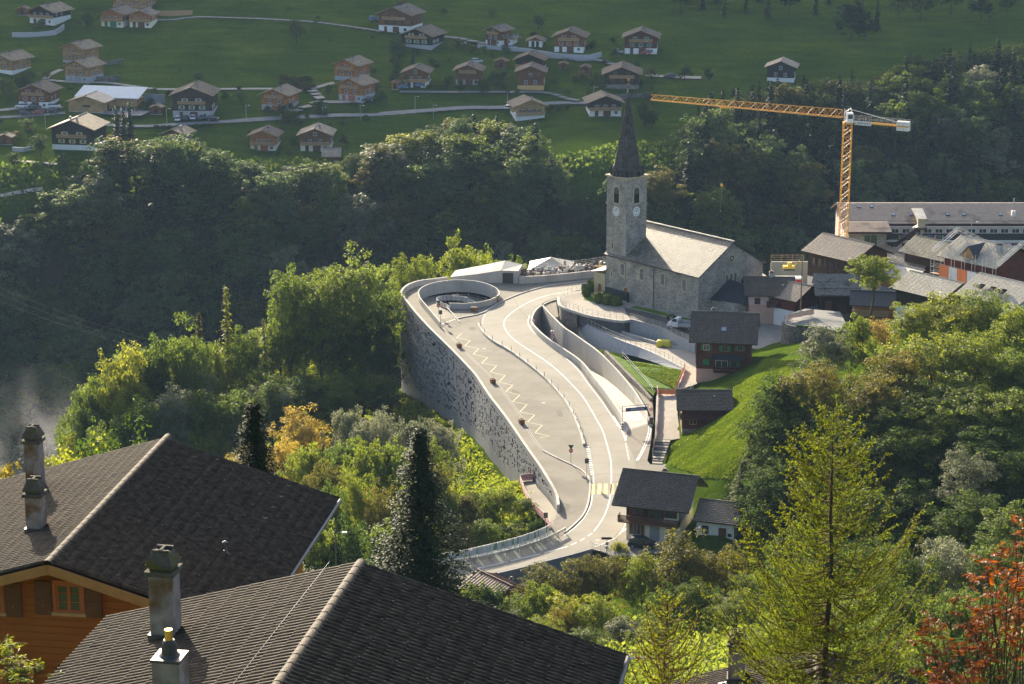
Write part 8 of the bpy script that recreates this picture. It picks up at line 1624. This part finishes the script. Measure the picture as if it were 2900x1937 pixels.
# ---- single trees, hedges and brambles in the far village
def fbase(f, x, y, kind, h, col, where, wx=None): p = on_ground(f(x, y)); tree(kind, p - Vector((0, 0, .2)), h, col, where, wx, 'garden trees of the far village')
for f, x, y, k, h, c in ((f1, 300, 262, 'far', 5.5, 'dark'), (f1, 665, 240, 'far', 7, 'dark'), (f1, 60, 760, 'far', 7, 'forest'), (f1, 170, 720, 'far', 7, 'dark'), (f1, 240, 640, 'far', 5, 'forest'), (f1, 220, 1060, 'far', 6.5, 'green'), (f1, 310, 1200, 'far', 7, 'dark'), (f1, 110, 1300, 'far', 5.5, 'dark'), (f1, 480, 1290, 'far', 4.5, 'forest'), (f1, 900, 1085, 'fspruce', 12, 'spruce'), (f1, 1000, 1080, 'fspruce', 13, 'spruce'), (f1, 950, 1075, 'fspruce', 11, 'spruce'), (f2, 312, 330, 'far', 9, 'dark'), (f2, 280, 970, 'far', 5.5, 'dark'), (f2, 300, 1150, 'far', 5, 'dark'), (f2, 965, 775, 'far', 3.5, 'forest'), (f2, 560, 740, 'far', 4, 'dark'), (f2, 1560, 715, 'far', 4.6, 'dark'), (f2, 1740, 725, 'far', 5, 'dark'), (f2, 1080, 450, 'far', 6.5, 'forest'), (f2, 1200, 500, 'fspruce', 6.5, 'spruce'), (f3, 470, 225, 'far', 5.5, 'forest'), (f3, 915, 690, 'far', 6.5, 'forest'), (f3, 1280, 960, 'far', 8, 'dark'), (f3, 1340, 985, 'far', 6, 'dark'), (f3, 1590, 630, 'far', 6, 'forest'), (f3, 1770, 615, 'far', 4.5, 'dark'), (f3, 1050, 450, 'far', 4, 'dark'), (f3, 1220, 545, 'far', 3.4, 'dark'), (f3, 620, 860, 'bush', 2.6, 'dark'), (f3, 690, 850, 'bush', 2.6, 'dark'), (f3, 560, 860, 'bush', 2.5, 'dark'), (f2, 680, 1120, 'far', 4, 'forestgold'), (f2, 560, 1020, 'far', 4, 'forest'), (f2, 850, 945, 'far', 2.8, 'dark'), (f2, 660, 955, 'bush', 2.2, 'forest'), (f1, 1720, 770, 'far', 3.2, 'dark'), (f1, 1840, 790, 'far', 4.5, 'forest'), (f1, 1290, 740, 'bush', 2.4, 'forest'), (f1, 1240, 760, 'bush', 2.2, 'dark'), (f3, 240, 730, 'far', 2.6, 'dark'), (f3, 310, 730, 'far', 2.6, 'forest'), (f3, 130, 620, 'bush', 3, 'dark'), (f3, 40, 700, 'far', 4.4, 'dark'), (f3, 700, 720, 'bush', 2.2, 'forest'), (f3, 600, 640, 'bush', 2.2, 'forest'), (f3, 750, 640, 'bush', 2.4, 'dark'), (f2, 1900, 600, 'bush', 3, 'forest'), (f2, 1840, 620, 'bush', 3, 'dark'), (f1, 80, 1080, 'bush', 2.2, 'forest'), (f1, 420, 1010, 'bush', 2.2, 'dark'), (f3, 890, 350, 'bush', 2.2, 'dark'), (f3, 1040, 330, 'bush', 2.4, 'dark'), (f3, 870, 380, 'bush', 2.0, 'dark')):
    fbase(f, x, y, k, h, c, 'in the far village gardens', h * (.8 if k == 'far' else 1.3) if k != 'fspruce' else None)
for i in range(26):
    x = 190 + 270 * (i % 9) / 9 + RNG.uniform(-15, 15); y = 560 + 40 * (i // 9) + RNG.uniform(-10, 20); fbase(f2, x, y + 60, 'bush', RNG.uniform(1.3, 2.2), 'forestgold', 'in the bramble patch on the far meadow', 3)
r9 = random.Random(99)
for i in range(80):
    f_, x_, y_ = r9.choice(((f1, r9.uniform(0, 1960), r9.uniform(520, 1180)), (f2, r9.uniform(900, 1960), r9.uniform(330, 720)), (f3, r9.uniform(0, 1400), r9.uniform(280, 780)), (f2, r9.uniform(0, 900), r9.uniform(850, 1000)), (f2, r9.uniform(0, 1960), r9.uniform(60, 330)))); k_ = r9.choice(('bush', 'bush', 'far')); h_ = r9.uniform(1.0, 2.2) if k_ == 'bush' else r9.uniform(2.5, 4.5)
    fbase(f_, x_, y_, k_, h_, r9.choice(('dark', 'forest', 'forest', 'olive', 'green')), 'scattered over the far meadow gardens', h_ * 1.3)
for dx_, dy_ in [(1560, 30), (1610, 22), (1660, 36), (1710, 28), (1760, 40), (1810, 30), (1950, 96), (1985, 88), (1965, 60), (2010, 70), (2060, 40), (2110, 50), (2180, 36), (2250, 46), (2310, 30), (1870, 34), (1640, 8), (1740, 6), (1900, 12)]:
    fbase(fD, dx_, dy_, r9.choice(('far', 'far', 'fspruce')), r9.uniform(9, 15), r9.choice(('dark', 'forest', 'spruce')), 'on the dark upper slope above the village', None)
def hedge(f, pts, h, where):
    P = smooth_path([on_ground(f(*p)) for p in pts], 2.0)
    for i, p in enumerate(P): tree('bush', p, h * RNG.uniform(.9, 1.1), 'dark', where, 2.6, 'hedges of the far village', 'clipped dark hedge bush ' + where)
hedge(f1, [(1130, 845), (1165, 780), (1185, 715)], 2.0, 'beside the hall yard')
hedge(f1, [(1200, 1000), (1400, 1000), (1610, 985)], 1.6, 'below the farmhouse road')
hedge(f2, [(1040, 640), (1065, 580), (1090, 500)], 2.0, 'beside the orange garden shed')
hedge(f2, [(20, 1190), (160, 1195), (250, 1190)], 1.6, 'below the cream based chalet')
hedge(f2, [(1320, 690), (1440, 690), (1470, 620)], 1.8, 'around the garden of the white based chalet')
# ---- weeds and undergrowth
fl = [(FAC[i] + NF[i] * (-sgn) * -1.0) for i in range(imin, len(FAC), 30)]
bank = [(p.x + NF[0].x * 0 - .9, p.y) for p in [FAC[i] for i in range(imin, len(FAC) - 20, 25)]]
carpet('weeds', 'rough yellow green weeds covering the bank below the facade', bank + [(2, 296), (-15, 290), (-45, 300), (-60, 350), (-55, 400), (-35, 425)], 60000, .34, 'yg', .8, 2)
carpet('undergrowth', 'dark undergrowth beneath the trees of the spur', [(-30, 428), (-60, 400), (-110, 385), (-100, 350), (-60, 340), (-40, 360), (-28, 400)], 26000, .7, 'green', 2.5, 3)
carpet('undergrowth', 'dark undergrowth below the trees of the steep bank', [(44, 300), (46, 265), (60, 215), (130, 215), (130, 330), (80, 335), (60, 318)], 36000, .7, 'dark', 2.5, 4)
mead = [W(fC(*p), z) for p, z in (((985, 1560), .3), ((1000, 1430), .8), ((1090, 1420), 1.0), ((1500, 1200), 5.5), ((1500, 1000), 4), ((1650, 900), 6.5), ((1750, 740), 7.5), ((2000, 770), 11), ((2150, 850), 14), ((2000, 1100), 15), ((1850, 1350), 13), ((1750, 1550), 9), ((1500, 1720), 6), ((1200, 1780), 2))]
carpet('grass', 'short sunlit grass of the steep meadow beside the footpath', [(p.x, p.y) for p in mead], 120000, .24, 'grass', .25, 5)
carpet('undergrowth', 'bushy undergrowth on the slope below the lower road', [(-6, 262), (20, 262), (36, 270), (46, 250), (46, 205), (-12, 205), (-20, 240)], 30000, .45, 'green', 1.6, 6)
carpet('undergrowth', 'green undergrowth between the near roof and the lower road', [(-70, 220), (-6, 225), (-8, 270), (-30, 274), (-80, 280)], 26000, .5, 'green', 1.8, 7)
mq = [W(fB(*p), z) for p, z in (((1700, 480), .7), ((1780, 330), 1.5), ((2100, 200), 6), ((2300, 400), 8), ((2150, 620), 4), ((1960, 600), 3.4), ((1800, 520), 2))]
carpet('grass', 'short grass on the slope behind the cream house', [(p.x, p.y) for p in mq], 22000, .24, 'grass', .25, 15)
lawnp = [W(fC(*p), 1.8) for p in ((640, 775), (1090, 850), (1040, 1000), (880, 1000), (720, 860))]
g = np.random.default_rng(9); uu = g.random((5000, 2)); q = np.array([[*((lawnp[0].lerp(lawnp[1], a)).lerp(lawnp[4].lerp(lawnp[2], a), b))] for a, b in uu]); q[:, 2] = 1.75 + .15 * g.random(5000); V_, Q_ = quads_at(q, unit(g.normal(size=(5000, 3)) + np.array([0, -.2, .5])), .2 * g.uniform(.5, 1.5, 5000), 1.2, g); o = link('lawn_grass', np_mesh('lawn_grass', V_, Q_, LEAF['grass'], .3 + .6 * g.random(5000))); tag(o, 'shaggy bright grass on the small lawn by the stone wall', 'grass', kind='stuff')
# ivy on the terrace wall
iv = np.array([[*(tw_[int(a)].lerp(tw_[min(len(tw_) - 1, int(a) + 1)], a % 1))] for a in g.uniform(len(tw_) * .3, len(tw_) - 1, 7000)]); nn_ = path_normals(tw_); iv[:, 1] -= g.random(7000) * .5; iv[:, 2] = 8.3 - 6.5 * g.random(7000) ** 1.3; V_, Q_ = quads_at(iv, unit(g.normal(size=(7000, 3)) + np.array([0, -1, .4])), .3 * g.uniform(.5, 1.4, 7000), 1.2, g); o = link('ivy', np_mesh('ivy', V_, Q_, LEAF['dark'], g.random(7000))); tag(o, 'dark ivy hanging over the rounded stone terrace wall', 'ivy', kind='stuff')
# ---- foreground larches
def big_larch(name, label, top, base_z, span, spread, seed, col='larch', dens=1.0):
    g = np.random.default_rng(seed); r = random.Random(seed); t = thing(name, label, 'tree', (top.x, top.y, base_z)); Hh = top.z - base_z; b = MB()
    def tr(z): return Vector((.05 * math.sin(z * .9) + .02 * math.sin(z * 2.3), .04 * math.cos(z * .7), z))
    b.tube([tr(Hh * i / 14) for i in range(15)], [.012 + .13 * (1 - i / 14) ** 1.1 * Hh / 12 for i in range(15)], 8); tk = b
    c, nr, sz, ti, tw = [], [], [], [], MB(); z = Hh - .15
    while z > Hh - span:
        d = Hh - z; L0 = spread * min(1, (d / span) ** .75 + .06)
        for k in range(r.choice((1, 2, 2, 3))):
            a = r.uniform(0, 6.283); L = L0 * r.uniform(.6, 1.15); up = .75 - .55 * min(1, d / span) + r.gauss(0, .1); P = []
            for i in range(8):
                f = i / 7; P.append(tr(z) + Vector((math.cos(a) * L * f, math.sin(a) * L * f, L * (up * f * .55 + (.45 * f * f * f) - .18 * math.sin(math.pi * f) * min(1, d / 3)))))
            tw.tube(P, [.006 + .022 * L / spread * (1 - i / 8) for i in range(8)], 4)
            nt = max(2, int(L / .16))
            for j in range(nt):
                f = .12 + .88 * (j + r.random()) / nt; i = min(6, int(f * 7)); p = P[i].lerp(P[i + 1], f * 7 - i); l2 = (.12 + .42 * L * (1 - f) + .1) * r.uniform(.5, 1.1) if j < nt - 1 else .2; sd = r.choice((-1, 1)); q = a + sd * r.uniform(.5, 1.2); dv = Vector((math.cos(q), math.sin(q), r.uniform(.1, .7))).normalized(); e2 = p + dv * l2; tw.bar(p, e2, .005, 0, 3, .002)
                m = max(4, int(l2 / .022 * dens))
                for s in range(m):
                    w_ = (s + r.random()) / m; pt_ = p.lerp(e2, w_); nd = (dv + Vector((r.gauss(0, .9), r.gauss(0, .9), r.gauss(.25, .9)))).normalized(); c.append(pt_ + nd * .028); nr.append(nd); sz.append(.075 * r.uniform(.7, 1.3)); ti.append(.35 * r.random() + .5 * f)
            m = int(L / .02 * dens)
            for s in range(m):
                f = .1 + .9 * (s + r.random()) / m; i = min(6, int(f * 7)); pt_ = P[i].lerp(P[i + 1], f * 7 - i); nd = Vector((r.gauss(0, 1), r.gauss(0, 1), r.gauss(.2, 1))).normalized(); c.append(pt_ + nd * .03); nr.append(nd); sz.append(.08 * r.uniform(.7, 1.3)); ti.append(.35 * r.random() + .5 * f)
        z -= r.uniform(.045, .085) / dens * (spread / 2.4)
    C_ = np.array([tuple(v) for v in c]); Nd = np.array([tuple(v) for v in nr]); n = len(C_); S = np.array(sz); side = unit(np.cross(Nd, g.normal(size=(n, 3)))); a_ = Nd * (S * .55)[:, None]; d_ = side * (S * .13)[:, None]
    V_ = np.stack([C_ - a_ - d_ * .5, C_ - d_ + a_ * .1, C_ + a_, C_ + d_ + a_ * .1], 1).reshape(-1, 3); Q_ = np.arange(4 * n).reshape(-1, 4)
    tk.build('trunk', BARK, t); tw.build('branches', mat('larch_twig', (.13, .075, .035), (.18, .11, .05), scale=4, rough=.9), t); link('needles', np_mesh('needles', V_, Q_, LEAF[col], np.clip(ti, 0, 1)), t); print(name, 'needles', n)
lt = WY(fD(1916, 935), 50); big_larch('larch_tree', 'young light green larch with upswept twigs before the tiled roof', lt, lt.z - 13, 7.6, 2.9, 71, 'larch', 1.05)
lt = WY(fD(1532, 1360), 46); big_larch('larch_tree', 'small larch top with cones in front of the site barrier', lt, lt.z - 7, 2.6, 1.35, 72, 'larch', .6)
# ---- sumac and willow in the foreground
def sprays(name, label, cat, stems, col, leafn, leaf, asp, seed, stemr=.02, tipspread=.5):
    r = random.Random(seed); g = np.random.default_rng(seed); t = thing(name, label, cat, stems[0][0]); o0 = Vector(stems[0][0]); b = MB(); c, nr, sz = [], [], []
    for a, e in stems:
        a = Vector(a); e = Vector(e); m = a.lerp(e, .55) + Vector((r.gauss(0, .12), r.gauss(0, .12), 0)); b.tube([a - o0, m - o0, e - o0], [stemr, stemr * .7, stemr * .35], 5)
        for k in range(5):
            s = m.lerp(e, r.uniform(.2, 1.0)); dv = Vector((r.gauss(0, 1), r.gauss(0, 1), r.gauss(.3, .5))).normalized(); q = s + dv * tipspread * r.uniform(.5, 1.2); b.bar(s - o0, q - o0, stemr * .3, 0, 4, stemr * .15)
            for l in range(leafn):
                f = (l + 1) / leafn; p = s.lerp(q, .25 + .75 * f); sd = dv.cross(Vector((0, 0, 1))).normalized() * (1 if l % 2 else -1); dd = (sd + dv * .5 + Vector((0, 0, r.uniform(-.7, .1)))).normalized(); c.append(p - o0 + dd * leaf * .5); nr.append(dd); sz.append(leaf * r.uniform(.7, 1.25))
    C_ = np.array([tuple(v) for v in c]); Nd = np.array([tuple(v) for v in nr]); n = len(C_); S = np.array(sz); side = unit(np.cross(Nd, g.normal(size=(n, 3)) + np.array([0, 0, 1.5]))); a_ = Nd * (S * .5)[:, None]; d_ = side * (S * .5 / asp)[:, None]; V_ = np.stack([C_ - a_, C_ - d_, C_ + a_, C_ + d_], 1).reshape(-1, 3)
    b.build('stems', BARK, t); link('leaves', np_mesh('leaves', V_, np.arange(4 * n).reshape(-1, 4), LEAF[col], g.random(n)), t)
r7 = random.Random(77); st = []
for i in range(54):
    tx_ = r7.uniform(2110, 2400); ty_ = 1185 + abs(tx_ - 2330) * 1.3 + r7.uniform(-30, 230); e = WY(fD(tx_, ty_), 44 + r7.uniform(-1.5, 1.5)); bx_ = WY(fD(2260 + r7.uniform(-70, 80), 1760), 44); st.append((bx_, e))
sprays('sumac_shrub', 'bare stemmed shrub with red and orange autumn leaves', 'shrub', st, 'red', 15, .15, 3.0, 78, .018, .42)
st = []
for i in range(9):
    a = WY(fD(-30, 1470 + i * 6), 26); e = WY(fD(20 + 8 * i, 1490 + 9 * i), 26); st.append((a, e))
sprays('willow_branch', 'drooping willow twigs with narrow yellow green leaves', 'branch', st, 'yg', 16, .07, 4.5, 79, .006, .25)
# ================================================================ haze in the valley air
hz_ = MB(); hz_.box(-760, 760, -70, 1950, -125, 480); hm = bpy.data.materials.new('valley_haze'); hm.use_nodes = True; ht = hm.node_tree; ht.nodes.clear(); ho = ht.nodes.new('ShaderNodeOutputMaterial'); hp = ht.nodes.new('ShaderNodeVolumePrincipled')
hp.inputs['Color'].default_value = (.45, .68, 1.0, 1); hp.inputs['Density'].default_value = .000052; hp.inputs['Anisotropy'].default_value = .1; ht.links.new(hp.outputs[0], ho.inputs['Volume'])
hzo = hz_.build('haze', hm); tag(hzo, 'thin pale morning haze hanging in the valley', 'haze', kind='stuff')

# mist rising from the gorge
ms = MB(); ms.lathe([(2, -24), (16, -16), (24, -4), (20, 8), (12, 18), (2, 24)], 20); mm_ = bpy.data.materials.new('gorge_mist'); mm_.use_nodes = True; mt = mm_.node_tree; mt.nodes.clear(); mo = mt.nodes.new('ShaderNodeOutputMaterial'); mp_ = mt.nodes.new('ShaderNodeVolumePrincipled'); mp_.inputs['Color'].default_value = (.9, .93, 1, 1); mp_.inputs['Anisotropy'].default_value = .3
tc_ = mt.nodes.new('ShaderNodeTexCoord'); nz_ = mt.nodes.new('ShaderNodeTexNoise'); nz_.inputs['Scale'].default_value = .055; nz_.inputs['Detail'].default_value = 4; nz_.inputs['Distortion'].default_value = 1.2; mt.links.new(tc_.outputs['Object'], nz_.inputs['Vector'])
ln = mt.nodes.new('ShaderNodeVectorMath'); ln.operation = 'LENGTH'; mt.links.new(tc_.outputs['Object'], ln.inputs[0]); mr = mt.nodes.new('ShaderNodeMapRange'); mr.inputs[1].default_value = 3; mr.inputs[2].default_value = 22; mr.inputs[3].default_value = 1; mr.inputs[4].default_value = 0; mt.links.new(ln.outputs['Value'], mr.inputs[0])
r2_ = mt.nodes.new('ShaderNodeMapRange'); r2_.inputs[1].default_value = .48; r2_.inputs[2].default_value = .7; r2_.inputs[3].default_value = 0; r2_.inputs[4].default_value = .045; mt.links.new(nz_.outputs['Fac'], r2_.inputs[0]); mu_ = mt.nodes.new('ShaderNodeMath'); mu_.operation = 'MULTIPLY'; mt.links.new(mr.outputs[0], mu_.inputs[0]); mt.links.new(r2_.outputs[0], mu_.inputs[1]); mt.links.new(mu_.outputs[0], mp_.inputs['Density']); mt.links.new(mp_.outputs[0], mo.inputs['Volume'])
mist = ms.build('mist', mm_); mist.location = (-97, 425, -36); tag(mist, 'wisp of pale mist rising from the gorge beyond the upper chimneys', 'mist', kind='stuff')
for k in range(3):
    cable(WY(fD(-60, 632 + 16 * k), 505), WY(fD(345, 780 + 12 * k), 430), 'thin overhead cable spanning the dark gorge', 1.0, .014)
